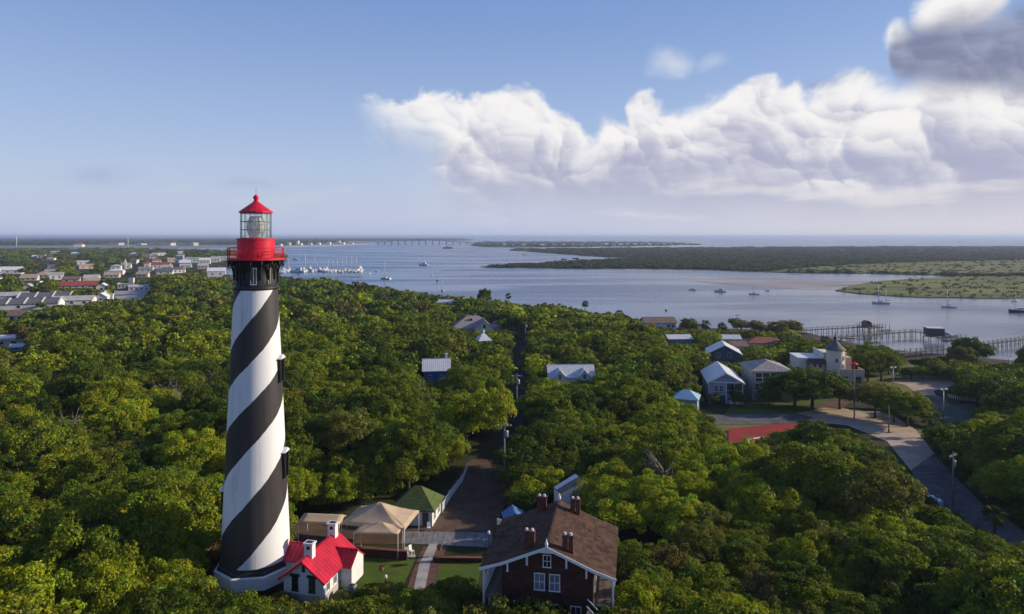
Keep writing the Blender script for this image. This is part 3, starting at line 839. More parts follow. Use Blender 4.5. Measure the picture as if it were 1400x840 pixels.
def house(name, label, cat, x, y, w, d, h, rise, wall, roof, rz=0.0, ridge='y', style='gable', over=0.45, z0=None, windows=(), framem=None, chimney=None, rl=None, group=None, found=1.2, door=None):
    """detached building: wall, roof, windows with panes, door, chimney; base at the terrain"""
    zz = H(x, y) if z0 is None else z0
    r = thing(name, label, cat, (x, y, zz), rz, group)
    b = MB([wall])
    if style == 'gable': gable_wall(b, w, d, h, rise, -found, ridge)
    else: b.box(-w / 2, w / 2, -d / 2, d / 2, -found, h - 0.02)
    b.build('wall', r)
    b = MB([roof])
    if style == 'gable': gable_roof(b, w, d, h, rise, over, ridge=ridge)
    elif style == 'hip': hip_roof(b, w, d, h + 0.18, rise, over, ridge_len=rl if rl is not None else max(0.0, abs(w - d)), along='x' if w >= d else 'y')
    else:
        b.box(-w / 2 - over, w / 2 + over, -d / 2 - over, d / 2 + over, h, h + 0.25)
        if rise > 0:
            for a in (((-w / 2 - over), w / 2 + over, -d / 2 - over, -d / 2 - over + 0.3), (-w / 2 - over, w / 2 + over, d / 2 + over - 0.3, d / 2 + over),
                      (-w / 2 - over, -w / 2 - over + 0.3, -d / 2 - over + 0.3, d / 2 + over - 0.3), (w / 2 + over - 0.3, w / 2 + over, -d / 2 - over + 0.3, d / 2 + over - 0.3)):
                b.box(*a, h + 0.25, h + 0.25 + rise)
    ro = b.build('roof', r)
    for wn_ in windows:
        face, s, z, ww, wh = wn_[:5]
        add_window(r, face_M(face, w, d, s, z), ww, wh, framem or WHITE_P, bars=1 if ww < 2 else 0)
    if door:
        face, s, ww, wh = door
        b = MB([DOORM]); b.M = face_M(face, w, d, s, 0.0); b.box(-ww / 2, ww / 2, -0.02, 0.06, 0.02, wh); b.build('door', r)
    for ch in (chimney or []):
        b = MB([ch[5] if len(ch) > 5 else WHITE_P]); b.box(ch[0] - ch[2] / 2, ch[0] + ch[2] / 2, ch[1] - ch[2] / 2, ch[1] + ch[2] / 2, ch[3], ch[4])
        b.box(ch[0] - ch[2] / 2 - .08, ch[0] + ch[2] / 2 + .08, ch[1] - ch[2] / 2 - .08, ch[1] + ch[2] / 2 + .08, ch[4], ch[4] + 0.15)
        b.build('chimney', ro)
    ban_box(x, y, w, d, rz)
    return r

DOORM = mat('painted_door', (0.10, 0.09, 0.08), rough=0.5, var=0.2)
RED_ROOF = ribbed('red_metal_roof', (0.62, 0.016, 0.045), axis=1, pitch=0.62, depth=0.6, rough=0.55, var=0.30, spec=0.3, scale=0.4, line=0.45)
RED_ROOF_X = ribbed('red_metal_roof_cross', (0.60, 0.016, 0.042), axis=0, pitch=0.62, depth=0.6, rough=0.55, var=0.30, spec=0.3, scale=0.4, line=0.45)
STUCCO_W = ribbed('white_boards', (0.78, 0.77, 0.75), axis=2, pitch=0.28, depth=0.25, var=0.08, line=0.9)
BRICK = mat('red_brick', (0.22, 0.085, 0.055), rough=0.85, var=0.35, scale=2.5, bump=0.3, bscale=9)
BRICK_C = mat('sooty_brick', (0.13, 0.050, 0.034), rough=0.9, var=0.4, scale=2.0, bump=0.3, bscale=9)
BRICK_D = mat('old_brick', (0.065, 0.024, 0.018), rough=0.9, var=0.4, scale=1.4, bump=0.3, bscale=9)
SHINGLE = shingled('brown_shingles', (0.135, 0.078, 0.052), (0.030, 0.018, 0.014), 0.35, 0.5)
TRIM = mat('white_trim', (0.78, 0.78, 0.78), rough=0.5, var=0.06, scale=1)
TAN = mat('tan_canvas', (0.53, 0.395, 0.255), rough=0.8, var=0.14, scale=0.5, bump=0.2, bscale=2)
GREEN_R = shingled('green_roof', (0.135, 0.17, 0.055), (0.065, 0.09, 0.03), 0.4, 0.5, axis=0)
WOOD = mat('weathered_wood', (0.20, 0.165, 0.13), rough=0.85, var=0.35, scale=1.5, streak=(1, 0.2, 1))
CONC = mat('pale_concrete', (0.42, 0.38, 0.34), rough=0.85, var=0.22, scale=0.5)
METALG = mat('grey_metal', (0.38, 0.38, 0.38), rough=0.45, var=0.15, metal=0.4)
BARK = mat('tree_bark', (0.085, 0.065, 0.05), rough=0.95, var=0.4, scale=3, bump=0.5, bscale=9)

# ---------------------------------------------------------------- keeper's yard
def sheet(name, pts, mtl, lift=0.03, step=None):
    """ground covering laid on the terrain"""
    b = MB([mtl])
    pts = [Vector((p[0], p[1], 0)) for p in pts]
    me = bmesh.new()
    vs = [me.verts.new(p) for p in pts]
    f = me.faces.new(vs)
    if f.normal.z < 0: f.normal_flip()
    if step:
        L = max((pts[i] - pts[i - 1]).length for i in range(len(pts)))
        bmesh.ops.triangulate(me, faces=me.faces[:])
        for _ in range(9):
            long_ = [e for e in me.edges if e.calc_length() > step]
            if not long_: break
            bmesh.ops.subdivide_edges(me, edges=long_, cuts=1)
            bmesh.ops.triangulate(me, faces=me.faces[:])
    for v in me.verts: v.co.z = H(v.co.x, v.co.y) + lift
    m = bpy.data.meshes.new(name)
    me.to_mesh(m); me.free()
    m.materials.append(mtl)
    for p in m.polygons: p.use_smooth = True
    o = bpy.data.objects.new(name, m); COL.objects.link(o)
    tag(o, None, None, kind='structure')
    BAN.append(np.array([(p.x, p.y) for p in pts]))
    return o

def uvs(lst, lift=0.0): return [G(u, v, lift) for u, v in lst]

LAWN = land_mat('lawn_grass', (0.075, 0.115, 0.018), (0.10, 0.14, 0.022), (0.06, 0.085, 0.02), 0.3)
DRYG = land_mat('dry_grass', (0.17, 0.16, 0.05), (0.13, 0.14, 0.035), (0.22, 0.18, 0.09), 0.25)
SOIL = land_mat('brown_soil', (0.115, 0.070, 0.045), (0.15, 0.10, 0.07), (0.07, 0.05, 0.035), 0.35)
SANDY = land_mat('sandy_track', (0.50, 0.38, 0.27), (0.40, 0.30, 0.21), (0.56, 0.45, 0.33), 0.25)
ASPH = land_mat('worn_asphalt', (0.150, 0.140, 0.140), (0.095, 0.09, 0.092), (0.24, 0.20, 0.165), 0.13)
BOARDS = ribbed('grey_boards', (0.235, 0.225, 0.22), axis=0, pitch=1.6, depth=0.3, var=0.3, rough=0.8, scale=1.2)
PAVER = mat('brick_paving', (0.15, 0.075, 0.055), rough=0.9, var=0.35, scale=1.6)

sheet('yard_soil', uvs([(560, 726), (592, 702), (612, 672), (632, 640), (645, 628), (688, 628), (691, 690), (674, 730)]), SOIL, 0.02, 4)
sheet('yard_path', uvs([(552, 726.5), (674, 729), (672, 749), (548, 743)]), BOARDS, 0.035, 4)
sheet('lawn', uvs([(470, 757), (569, 763), (552, 800), (450, 812)]), LAWN, 0.02, 4)
sheet('lawn', uvs([(602, 765), (660, 768), (650, 815), (585, 812)]), LAWN, 0.02, 4)
sheet('brick_walk', uvs([(578, 748), (610, 748), (598, 790), (582, 840), (548, 840), (561, 790)]), PAVER, 0.03, 4)
sheet('walk_strip', uvs([(587, 744), (600, 744), (588, 772), (574, 840), (558, 840), (573, 772)]), CONC, 0.05, 4)
sheet('walk_strip', uvs([(486, 752), (568, 758.5), (568, 763), (484, 756.5)]), CONC, 0.05, 4)
sheet('brick_path', uvs([(276, 762), (286, 742), (308, 730), (308, 752), (296, 766)]), mat('warm_planks', (0.30, 0.15, 0.08), rough=0.85, var=0.35, scale=2.0), 0.05, 4)
sheet('tent_ground', uvs([(392, 712), (470, 706), (540, 700), (604, 706), (600, 728), (556, 744), (470, 743.5), (395, 741)]), SOIL, 0.025, 4)
sheet('brick_terrace', uvs([(395, 742), (470, 744), (560, 752), (566, 757), (486, 751), (395, 752)]), PAVER, 0.03, 4)

def low_wall(name, label, pts, hgt, th, mtl, capm):
    pts = [(p[0], p[1], 0.0) for p in pts]
    c = Vector(pts[0]); r = thing(name, label, 'wall', (c.x, c.y, H(c.x, c.y)))
    b = MB([mtl]); k = MB([capm])
    for i in range(len(pts) - 1):
        p, q = Vector(pts[i]) - c, Vector(pts[i + 1]) - c
        d = (q - p); d.z = 0; L = d.length; d.normalize(); n = Vector((-d.y, d.x, 0))
        M = Matrix(((d.x, n.x, 0, p.x), (d.y, n.y, 0, p.y), (0, 0, 1, 0), (0, 0, 0, 1)))
        b.M = k.M = M
        b.box(0, L, -th / 2, th / 2, -0.3, hgt); k.box(-0.04, L + 0.04, -th / 2 - 0.05, th / 2 + 0.05, hgt, hgt + 0.09)
    b.build('wall_body', r); k.build('coping', r)
    return r
low_wall('brick_wall', 'low dark red brick wall between the tan tents and the lawn', [(-33.5, 100.2), (-21.6, 98.6), (-15.0, 97.6)], 1.15, 0.35, BRICK_D, BRICK)  # lighter brick coping paints in the sunlit wall top
low_wall('brick_wall', 'short brick planter wall below the grey boardwalk beside the brick walk', [(-11.2, 97.2), (-4.3, 97.0)], 0.6, 0.5, BRICK_D, BRICK)  # here too the sunlit top is put into the coping colour

# white keeper's house with the red roof
OX, OY, ORZ = -24.7, 87.9, R(-13)
oh = thing('oil_house', 'small white house with red metal roof and two white chimneys at the lighthouse foot', 'house', (OX, OY, 0), ORZ)
ow, od, ohh, orise = 5.4, 8.2, 2.65, 2.05
b = MB([STUCCO_W, CONC]); gable_wall(b, ow, od, ohh, orise, 0.55); b.box(-ow / 2 - 0.06, ow / 2 + 0.06, -od / 2 - 0.06, od / 2 + 0.06, -0.3, 0.55, 1); b.build('wall', oh)
b = MB([RED_ROOF]); gable_roof(b, ow, od, ohh, orise, 0.5, 0.12); ro = b.build('roof', oh)
b = MB([STUCCO_W]); gable_wall(b, 2.4, 3.4, ohh - 0.2, 1.25, -0.2, 'x', cx=3.1, cy=1.9); b.build('side_porch_wall', oh)
b = MB([RED_ROOF_X]); gable_roof(b, 2.6, 3.4, ohh - 0.18, 1.3, 0.35, 0.1, 'x', cx=2.75, cy=1.9); b.build('side_porch_roof', oh)
b = MB([STUCCO_W]); gable_wall(b, 5.0, 3.6, ohh - 0.35, 1.3, -0.2, 'x', cx=-4.6, cy=2.2); b.build('passage_wall', oh)
b = MB([RED_ROOF_X]); gable_roof(b, 5.0, 3.6, ohh - 0.33, 1.35, 0.35, 0.1, 'x', cx=-4.75, cy=2.2); b.build('passage_roof', oh)
for cy_ in (-od / 2 + 1.5, od / 2 - 0.7):
    b = MB([STUCCO_W, IRON]); zt = ohh + orise
    b.box(-0.55, 0.55, cy_ - 0.42, cy_ + 0.42, zt - 0.6, zt + 1.45); b.box(-0.66, 0.66, cy_ - 0.53, cy_ + 0.53, zt + 1.45, zt + 1.65)
    b.box(-0.40, 0.40, cy_ - 0.28, cy_ + 0.28, zt + 1.65, zt + 1.70, 1)
    b.box(-0.22, 0.22, cy_ - 0.44, cy_ - 0.40, zt + 0.85, zt + 1.25, 1)
    b.build('chimney', ro)
for s in (-1.15, 1.15):
    w_ = add_window(oh, face_M('front', ow, od, s, 1.85), 0.62, 1.75, IRON, fw=0.12)
    b = MB([IRON]); b.M = face_M('front', ow, od, s, 1.85); b.box(-0.62, 0.62, 0, 0.22, 1.02, 1.14); b.box(-0.62, -0.5, 0, 0.2, 0.8, 1.02); b.box(0.5, 0.62, 0, 0.2, 0.8, 1.02); b.build('hood', w_)
add_window(oh, face_M('front', ow, od, 0, 3.75), 0.3, 0.75, IRON, fw=0.05, bars=0)
for s in (-3.0, -1.2):
    add_window(oh, face_M('right', ow, od, s, 1.75), 0.7, 1.7, TRIM)
b = MB([RED_P]); 
for sx in (-1, 1):
    k_ = orise / (ow / 2)
    b.slab([(sx * (ow / 2 + 0.52), -od / 2 - 0.52, ohh - 0.52 * k_ + 0.12), (0, -od / 2 - 0.52, ohh + orise + 0.13), (0, -od / 2 - 0.58, ohh + orise + 0.13), (sx * (ow / 2 + 0.52), -od / 2 - 0.58, ohh - 0.52 * k_ + 0.12)], 0.22)
b.build('bargeboard', oh)
ban_box(OX, OY, ow + 2, od, ORZ, 1.0); BAN.append(np.array(octa(6.8)) + np.array((TX, TY)))
ac = thing('air_conditioner', 'pale grey air conditioner unit beside the red-roofed white house', 'air conditioner', (-20.0, 85.4, 0), ORZ)
b = MB([METALG]); b.box(-.45, .45, -.4, .4, 0, 0.95); b.build('housing', ac)
b = MB([IRON]); b.lathe([(0.36, 0.955), (0.34, 0.99), (0.1, 0.985)], 16); b.build('fan_grille', ac)
brl = thing('rain_barrel', 'round grey barrel beside the air conditioner at the white house', 'barrel', (-20.4, 84.2, 0))
b = MB([WOOD]); b.lathe([(0.32, 0), (0.42, 0.45), (0.33, 0.95)], 16); b.build('staves', brl)
b = MB([IRON]); b.lathe([(0.405, 0.3), (0.425, 0.34), (0.425, 0.38)], 16, cap0=False, cap1=False); b.lathe([(0.39, 0.66), (0.40, 0.7), (0.39, 0.74)], 16, cap0=False, cap1=False); b.build('hoop', brl)

# tents
def canopy(name, label, corners, peak, eave, val=0.35, posts=True, sag=0.25, ridge=None):
    """stretched canvas: sagging panels from the eave corners to a peak, a hanging valance and poles"""
    cs = [Vector((c[0], c[1], eave)) for c in corners]
    ctr = sum(cs, Vector()) / len(cs)
    o = Vector((ctr.x, ctr.y, H(ctr.x, ctr.y)))
    r = thing(name, label, 'tent', tuple(o))
    pk_ = [Vector(p) - o for p in peak]
    b = MB([TAN]); n = len(cs); S = 8
    for i in range(n):
        a, c = cs[i] - o, cs[(i + 1) % n] - o
        ta, tc = (pk_[0], pk_[0]) if len(pk_) == 1 else (min(pk_, key=lambda q: (q - a).length), min(pk_, key=lambda q: (q - c).length))
        vs, fs = [], []
        for s in range(S + 1):
            for t in range(S + 1):
                lo = a.lerp(c, t / S); hi = ta.lerp(tc, t / S)
                p = lo.lerp(hi, s / S); p.z -= sag * math.sin(PI * s / S) * (0.7 + 0.3 * math.sin(PI * t / S)) + 0.03 * math.sin(t * 3.1)* (1 - s / S)
                vs.append(p)
        for s in range(S):
            for t in range(S):
                k = s * (S + 1) + t
                fs.append((k, k + 1, k + S + 2, k + S + 1))
        b.add(vs, fs, 0, True)
    co = b.build('canvas', r)
    co.modifiers.new('solid', 'SOLIDIFY').thickness = 0.03
    b = MB([TAN])
    for i in range(n):
        a, c = cs[i] - o, cs[(i + 1) % n] - o
        K = max(4, int((c - a).length / 0.6))
        for k in range(K):
            p, q = a.lerp(c, k / K), a.lerp(c, (k + 1) / K)
            m_ = (p + q) / 2
            b.add([p, q, q - Vector((0, 0, val * 0.7)), m_ - Vector((0, 0, val)), p - Vector((0, 0, val * 0.7))], [(0, 1, 2, 3, 4)])
    vo = b.build('valance', r); vo.modifiers.new('solid', 'SOLIDIFY').thickness = 0.02
    if posts:
        for c in cs:
            b = MB([TRIM]); q = c - o; b.tube([(q.x, q.y, 0), (q.x, q.y, q.z)], 0.045, 8); b.build('pole', r)
    BAN.append(np.array([(c.x, c.y) for c in cs]))
    return r
canopy('tent', 'large tan canvas tent with a pointed peak beside the green-roofed cottage', [(-25.2, 100.9), (-15.6, 99.0), (-14.4, 105.4), (-23.9, 107.2)], [(-19.9, 103.0, 4.55)], 2.25)
canopy('tent', 'small low tan canvas awning in front of the large pointed tent', [(-22.7, 97.9), (-16.3, 97.5), (-16.0, 100.0), (-22.2, 100.4)], [(-19.0, 99.3, 3.1)], 2.1, val=0.2, sag=0.12)
canopy('tent', 'long flat tan canopy behind the red-roofed house by the lighthouse', [(-31.6, 101.0), (-25.4, 100.4), (-25.0, 103.2), (-31.1, 103.8)], [(-31.2, 102.6, 3.0), (-25.2, 102.0, 3.0)], 2.4, val=0.35, sag=0.06)
for lab, x, y, rz in (('white folding chair under the front edge of the large tan tent', -15.2, 98.6, 0.3), ('white folding chair beside the tan tent pole facing the boardwalk', -14.6, 99.4, 0.9),
                      ('white wooden chair by the corner of the green-roofed cottage', -13.0, 106.8, 0.2)):
    c = thing('chair', lab, 'chair', (x, y, H(x, y)), rz, 'white chairs in the yard')
    b = MB([TRIM]); b.box(-.28, .28, -.25, .25, .42, .48); b.build('seat', c)
    b = MB([TRIM]); b.slab([(-.28, .25, .5), (.28, .25, .5), (.28, .38, 1.2), (-.28, .38, 1.2)], .05); b.build('backrest', c)
    for sx in (-1, 1):
        for sy in (-1, 1):
            b = MB([TRIM]); b.box(sx * .25 - .03, sx * .25 + .03, sy * .22 - .03, sy * .22 + .03, 0, .42); b.build('leg', c)

# green-roofed cottage, pickets
gc = house('cottage', 'small white cottage with dark green hipped roof beside the tan tent', 'cottage', -15.3, 111.2, 6.2, 5.6, 2.4, 2.75, STUCCO_W, GREEN_R, rz=R(-8), style='hip', over=0.5, rl=1.0,
           windows=[('right', -1.3, 1.35, 1.0, 1.3), ('right', 1.3, 1.35, 1.0, 1.3), ('front', -1.6, 1.35, 0.9, 1.2)], door=('front', 2.0, 1.0, 2.1))
def picket(name, label, pts, hgt=1.2, pitch=0.22, m=None):
    m = m or TRIM
    c = Vector((pts[0][0], pts[0][1], 0)); r = thing(name, label, 'fence', (c.x, c.y, H(c.x, c.y)))
    bp = MB([m]); br = MB([m])
    for i in range(len(pts) - 1):
        p, q = Vector((*pts[i], 0)) - c, Vector((*pts[i + 1], 0)) - c
        L = (q - p).length; d = (q - p) / L; n = int(L / pitch)
        for k in range(n + 1):
            s = p + d * (k * L / n)
            bp.prism([(s.x - d.x * .07 - d.y * .02, s.y - d.y * .07 + d.x * .02), (s.x + d.x * .07 - d.y * .02, s.y + d.y * .07 + d.x * .02), (s.x + d.x * .07 + d.y * .02, s.y + d.y * .07 - d.x * .02), (s.x - d.x * .07 + d.y * .02, s.y - d.y * .07 - d.x * .02)], 0.05, hgt - 0.06 * (k % 2))
        for zz in (0.3, hgt - 0.35):
            br.tube([(p.x - d.y * .05, p.y + d.x * .05, zz), (q.x - d.y * .05, q.y + d.x * .05, zz)], 0.05, 4, smooth=False)
        for k in range(int(L / 2.4) + 1):
            s = p + d * min(L, k * 2.4)
            po = MB([m]); po.box(s.x - .08, s.x + .08, s.y - .08, s.y + .08, -0.2, hgt + 0.15); po.build('post', r)
    bp.build('pickets', r); br.build('rail', r)
    return r
picket('picket_fence', 'white picket fence running back from the green-roofed cottage along the yard', [(-11.6, 113.5), (-10.8, 119.0), (-9.2, 127.0), (-8.7, 134.0)], 1.55)

# blue shed roof, white shed, garden lamps, sign board
BLUE_R = ribbed('blue_roof', (0.10, 0.20, 0.42), axis=1, pitch=0.4, depth=0.4, rough=0.5, var=0.12)
house('shed', 'small open shed with a bright blue pitched roof behind the brick house', 'shed', 0.3, 107.0, 3.0, 2.8, 2.2, 0.9, WOOD, BLUE_R, rz=R(8), over=0.3)
ws = thing('shed', 'white shed with slanted roof and one window behind the brick house chimneys', 'shed', (9.2, 112.0, 0), R(16))
b = MB([STUCCO_W]); b.add([(-1.9, -1.6, -.3), (1.9, -1.6, -.3), (1.9, 1.6, -.3), (-1.9, 1.6, -.3), (-1.9, -1.6, 3.1), (1.9, -1.6, 4.9), (1.9, 1.6, 4.9), (-1.9, 1.6, 3.1)],
                          [(0, 3, 2, 1), (4, 5, 6, 7), (0, 1, 5, 4), (1, 2, 6, 5), (2, 3, 7, 6), (3, 0, 4, 7)]); b.build('wall', ws)
b = MB([WOOD]); b.slab([(-2.0, -1.65, 3.12), (2.0, -1.65, 5.0), (2.0, 1.7, 4.9), (-2.0, 1.7, 3.0)], 0.1); b.build('roof', ws)
add_window(ws, face_M('front', 3.8, 3.2, 0.1, 2.2), 0.8, 0.9, TRIM); ban_box(9.2, 112, 3.8, 3.2)
def garden_lamp(x, y, h, lab):
    r = thing('garden_lamp', lab, 'lamp post', (x, y, H(x, y)), 0, 'lamp posts in the yard')
    b = MB([IRON]); b.lathe([(0.14, 0), (0.12, 0.25), (0.06, 0.4), (0.05, h - 0.45), (0.09, h - 0.4)], 10); b.build('post', r)
    b = MB([TRIM]); b.lathe([(0.13, h - 0.38), (0.2, h - 0.2), (0.2, h - 0.05), (0.1, h + 0.1), (0.03, h + 0.16)], 12); b.build('lantern', r)
garden_lamp(-3.35, 98.4, 3.7, 'black lamp post with white lantern at the boardwalk end by the brick house')
garden_lamp(-16.9, 91.4, 1.0, 'short white globe lamp standing on the sunny lawn')
sb = thing('notice_board', 'small white notice board on a post beside the yard lamp', 'sign', (-1.9, 100.2, 0), R(-30))
b = MB([TRIM]); b.box(-.35, .35, -.04, .04, 2.2, 3.1); b.build('board', sb)
b = MB([WOOD]); b.box(-.05, .05, .05, .12, -0.2, 3.0); b.build('post', sb)
for lab, x, y in (('flower tub on the lawn edge in front of the white globe lamp', -17.4, 91.0), ('round flower tub at the top of the brick walk', -10.3, 97.0)):
    r = thing('flower_tub', lab, 'planter', (x, y, 0), 0, 'flower tubs in the yard')
    b = MB([BRICK]); b.lathe([(0.25, 0), (0.38, 0.45), (0.34, 0.46)], 14); b.build('tub', r)
    q = MB([mat('tub_flowers', (0.30, 0.16, 0.06), var=0.6, scale=8), mat('tub_leaves', (0.05, 0.09, 0.02), var=0.4, scale=5)])
    for k in range(60):
        a_, rr_ = rng.random() * 6.28, 0.4 * math.sqrt(rng.random()); p = Vector((rr_ * math.cos(a_), rr_ * math.sin(a_), 0.45 + 0.25 * rng.random()))
        e1 = Vector(rng.normal(size=3)).normalized() * 0.12; e2 = e1.orthogonal().normalized() * 0.1
        q.add([p - e1, p + e2, p + e1, p - e2], [(0, 1, 2, 3)], int(rng.random() < 0.6))
    q.build('plant', r)

# ---------------------------------------------------------------- brick keepers' house
BX, BY, BRZ = 5.0, 82.3, R(-10)
bh = thing('brick_house', 'large red brick house with brown shingle roof, pale blue-white gable trim and four chimneys', 'house', (BX, BY, 0), BRZ)
hw, pw, bd, ez, rz_, pz = 5.1, 2.5, 12.6, 7.9, 10.0, 7.25
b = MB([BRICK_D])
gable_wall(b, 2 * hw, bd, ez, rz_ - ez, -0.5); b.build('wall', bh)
b = MB([SHINGLE])
y0, y1 = -bd / 2 - 0.55, bd / 2 + 0.55
for sx in (-1, 1):
    b.slab([(0, y0, rz_ + .18), (0, y1, rz_ + .18), (sx * (hw + .1), y1, ez + .12), (sx * (hw + .1), y0, ez + .12)], 0.16)
    b.slab([(sx * (hw + .1), y0, ez + .115), (sx * (hw + .1), y1, ez + .115), (sx * (hw + pw), y1, pz), (sx * (hw + pw), y0, pz)], 0.14)
b.box(-0.14, 0.14, y0, y1, rz_ + 0.1, rz_ + 0.24)
brf = b.build('roof', bh)
b = MB([TRIM])
for sx in (-1, 1):
    for (xa, za, xb, zb) in ((0, rz_ + .2, hw + .1, ez + .14), (hw + .1, ez + .14, hw + pw + .1, pz)):
        b.slab([(sx * xa, y0 - 0.08, za), (sx * xb, y0 - 0.08, zb), (sx * xb, y0 - 0.003, zb), (sx * xa, y0 - 0.003, za)], 0.32)
b.build('bargeboard', bh)
b = MB([TRIM])
b.add([(-1.5, y0 - .04, rz_ - .52), (1.5, y0 - .04, rz_ - .52), (0, y0 - .04, rz_ + .1), (-1.5, y0 + .02, rz_ - .52), (1.5, y0 + .02, rz_ - .52), (0, y0 + .02, rz_ + .1)], [(0, 1, 2), (3, 5, 4), (0, 3, 4, 1), (1, 4, 5, 2), (2, 5, 3, 0)])
b.lathe([(0.12, rz_ + .2), (0.2, rz_ + .5), (0.1, rz_ + .8), (0.02, rz_ + 1.1)], 8, c=(0, y0)); b.lathe([(0.12, rz_ + .2), (0.22, rz_ + .5), (0.1, rz_ + .8), (0.02, rz_ + 1.1)], 8, c=(0, y1))
b.build('gable_ornament', bh)
for sx in (-1, 1):
    for xx, zz in ((2.2, 0.95), (4.4, 1.85)):
        b = MB([TRIM]); b.box(sx * xx - .09, sx * xx + .09, y0 - 0.06, y0 + 0.3, rz_ - zz - 1.1, rz_ - zz - 0.15); b.build('bracket', bh)
add_window(bh, face_M('front', 2 * hw, bd, 0, 8.35), 0.75, 1.25, TRIM)
for s in (-0.85, 0.85): add_window(bh, face_M('front', 2 * hw, bd, s, 6.0), 1.05, 1.75, TRIM, mat('shaded_blind', (0.16, 0.19, 0.24), rough=0.3, var=0.15))
for s in (-0.85, 0.85, 3.2, -3.2): add_window(bh, face_M('front', 2 * hw, bd, s, 2.6), 1.05, 1.9, TRIM)
for s in (-4.0, -1.3, 1.3, 4.0):
    add_window(bh, face_M('right', 2 * hw, bd, s, 5.4), 1.0, 1.8, TRIM); add_window(bh, face_M('left', 2 * hw, bd, s, 5.4), 1.0, 1.8, TRIM)
for cx_, cy_ in ((-2.15, -bd / 2 + 1.3), (2.25, -bd / 2 + 1.0), (-2.1, bd / 2 - 0.9), (2.2, bd / 2 - 0.9)):
    b = MB([BRICK_C, TRIM]); zt = rz_ - abs(cx_) * (rz_ - ez) / hw
    for s in (-.33, .33):
        b.box(cx_ + s - .27, cx_ + s + .27, cy_ - .30, cy_ + .30, zt - .4, zt + 1.75); b.box(cx_ + s - .32, cx_ + s + .32, cy_ - .36, cy_ + .36, zt + 1.75, zt + 1.95)
        b.lathe([(0.17, zt + 1.95), (0.14, zt + 2.2)], 10, c=(cx_ + s, cy_), mi=1)
    b.build('chimney', brf)
for sx in (-1, 1):
    for k in range(5):
        b = MB([TRIM]); yy = -bd / 2 + 0.2 + k * (bd - 0.4) / 4; b.box(sx * (hw + pw - .35) - .1, sx * (hw + pw - .35) + .1, yy - .1, yy + .1, -.3, pz - 0.05); b.build('porch_post', bh)
    b = MB([TRIM])
    for zz in (4.6, 5.5, 3.9): b.box(sx * (hw + pw - .35) - .05, sx * (hw + pw - .35) + .05, -bd / 2 + .2, bd / 2 - .2, zz - .05, zz + .05)
    for k in range(50): yy = -bd / 2 + .3 + k * (bd - .6) / 49; b.box(sx * (hw + pw - .35) - .03, sx * (hw + pw - .35) + .03, yy - .03, yy + .03, 3.9, 5.5)
    b.build('porch_railing', bh)
    b = MB([WOOD]); xa, xb = sorted((sx * (hw + .01), sx * (hw + pw - .2))); b.box(xa, xb, -bd / 2 + .1, bd / 2 - .1, 3.7, 3.88); b.build('porch_floor', bh)
b = MB([WOOD, TRIM])
for k in range(12): b.box(hw - 0.6 + k * .28, hw - 0.3 + k * .28, -bd / 2 - 1.6, -bd / 2 - .2, 3.6 - k * .3, 3.72 - k * .3)
for yy in (-bd / 2 - 1.65, -bd / 2 - .15): b.tube([(hw - .6, yy, 4.6), (hw + 2.9, yy, 1.1)], 0.07, 6, mi=1)
b.build('stair', bh)
ban_box(BX, BY, 2 * (hw + pw), bd, BRZ, 0.6)

# ---------------------------------------------------------------- outlines kept clear around the lighthouse yard
keep([(296, 802), (296, 764), (304, 742), (322, 380), (381, 380), (398, 742), (399, 800), (345, 806)], 86)
keep([(383, 734), (420, 737), (452, 708), (460, 724), (496, 750), (490, 785), (462, 812), (396, 808), (388, 778)], 83)
keep([(404, 708), (470, 712), (520, 683), (535, 682), (574, 652), (604, 668), (612, 700), (690, 700), (676, 748), (600, 792), (566, 792), (486, 792), (492, 752), (458, 722)], 99)
BAN.append(np.array([G(u, v).xy[:] for u, v in [(395, 745), (560, 692), (632, 640), (690, 640), (692, 700), (655, 780), (640, 812), (470, 812), (395, 760)]]))
keep([(552, 722), (676, 722), (672, 756), (552, 752)], 101)
keep([(278, 760), (286, 742), (304, 732), (304, 760)], 94)
keep([(404, 706), (440, 704), (462, 712), (462, 724), (404, 722)], 101)
keep([(600, 678), (628, 645), (640, 634), (690, 634), (690, 700), (600, 705)], 118)
keep([(655, 778), (690, 688), (737, 672), (800, 674), (806, 700), (842, 764), (836, 776), (800, 770), (752, 774), (690, 774), (660, 780)], 76)
keep([(756, 650), (790, 650), (790, 690), (756, 690)], 108)
keep([(686, 582), (694, 582), (694, 640), (686, 640)], 112)
keep([(684, 676), (720, 676), (720, 702), (684, 702)], 104)
BAN.append(np.array([(-4.0, 90.5), (22, 95), (22, 103), (-4, 101)]))
BAN.append(np.array([(-26.5, 84), (-22, 84), (-19, 76), (-26, 76)]))

# ---------------------------------------------------------------- shaded street running north
def ribbon(name, pts, w, mtl, lift=0.05):
    P = [Vector((p[0], p[1], 0)) for p in pts]
    L, Rr = [], []
    for i, p in enumerate(P):
        d = (P[min(i + 1, len(P) - 1)] - P[max(i - 1, 0)]).normalized(); n = Vector((-d.y, d.x, 0))
        ww = w[i] if isinstance(w, (list, tuple)) else w
        L.append(p + n * ww / 2); Rr.append(p - n * ww / 2)
    return sheet(name, [tuple(p) for p in L] + [tuple(p) for p in reversed(Rr)], mtl, lift, 6)
LANE = land_mat('shaded_lane', (0.050, 0.048, 0.045), (0.035, 0.034, 0.03), (0.075, 0.065, 0.05), 0.3)  # leaf litter, with tree shade put into the dark colour
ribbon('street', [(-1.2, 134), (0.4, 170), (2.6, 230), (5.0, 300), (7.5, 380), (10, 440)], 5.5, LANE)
BAN.append(np.array([(-7, 132), (5, 132), (5, 200), (8.5, 300), (12, 440), (5, 440), (1.5, 300), (-2.5, 200)]))

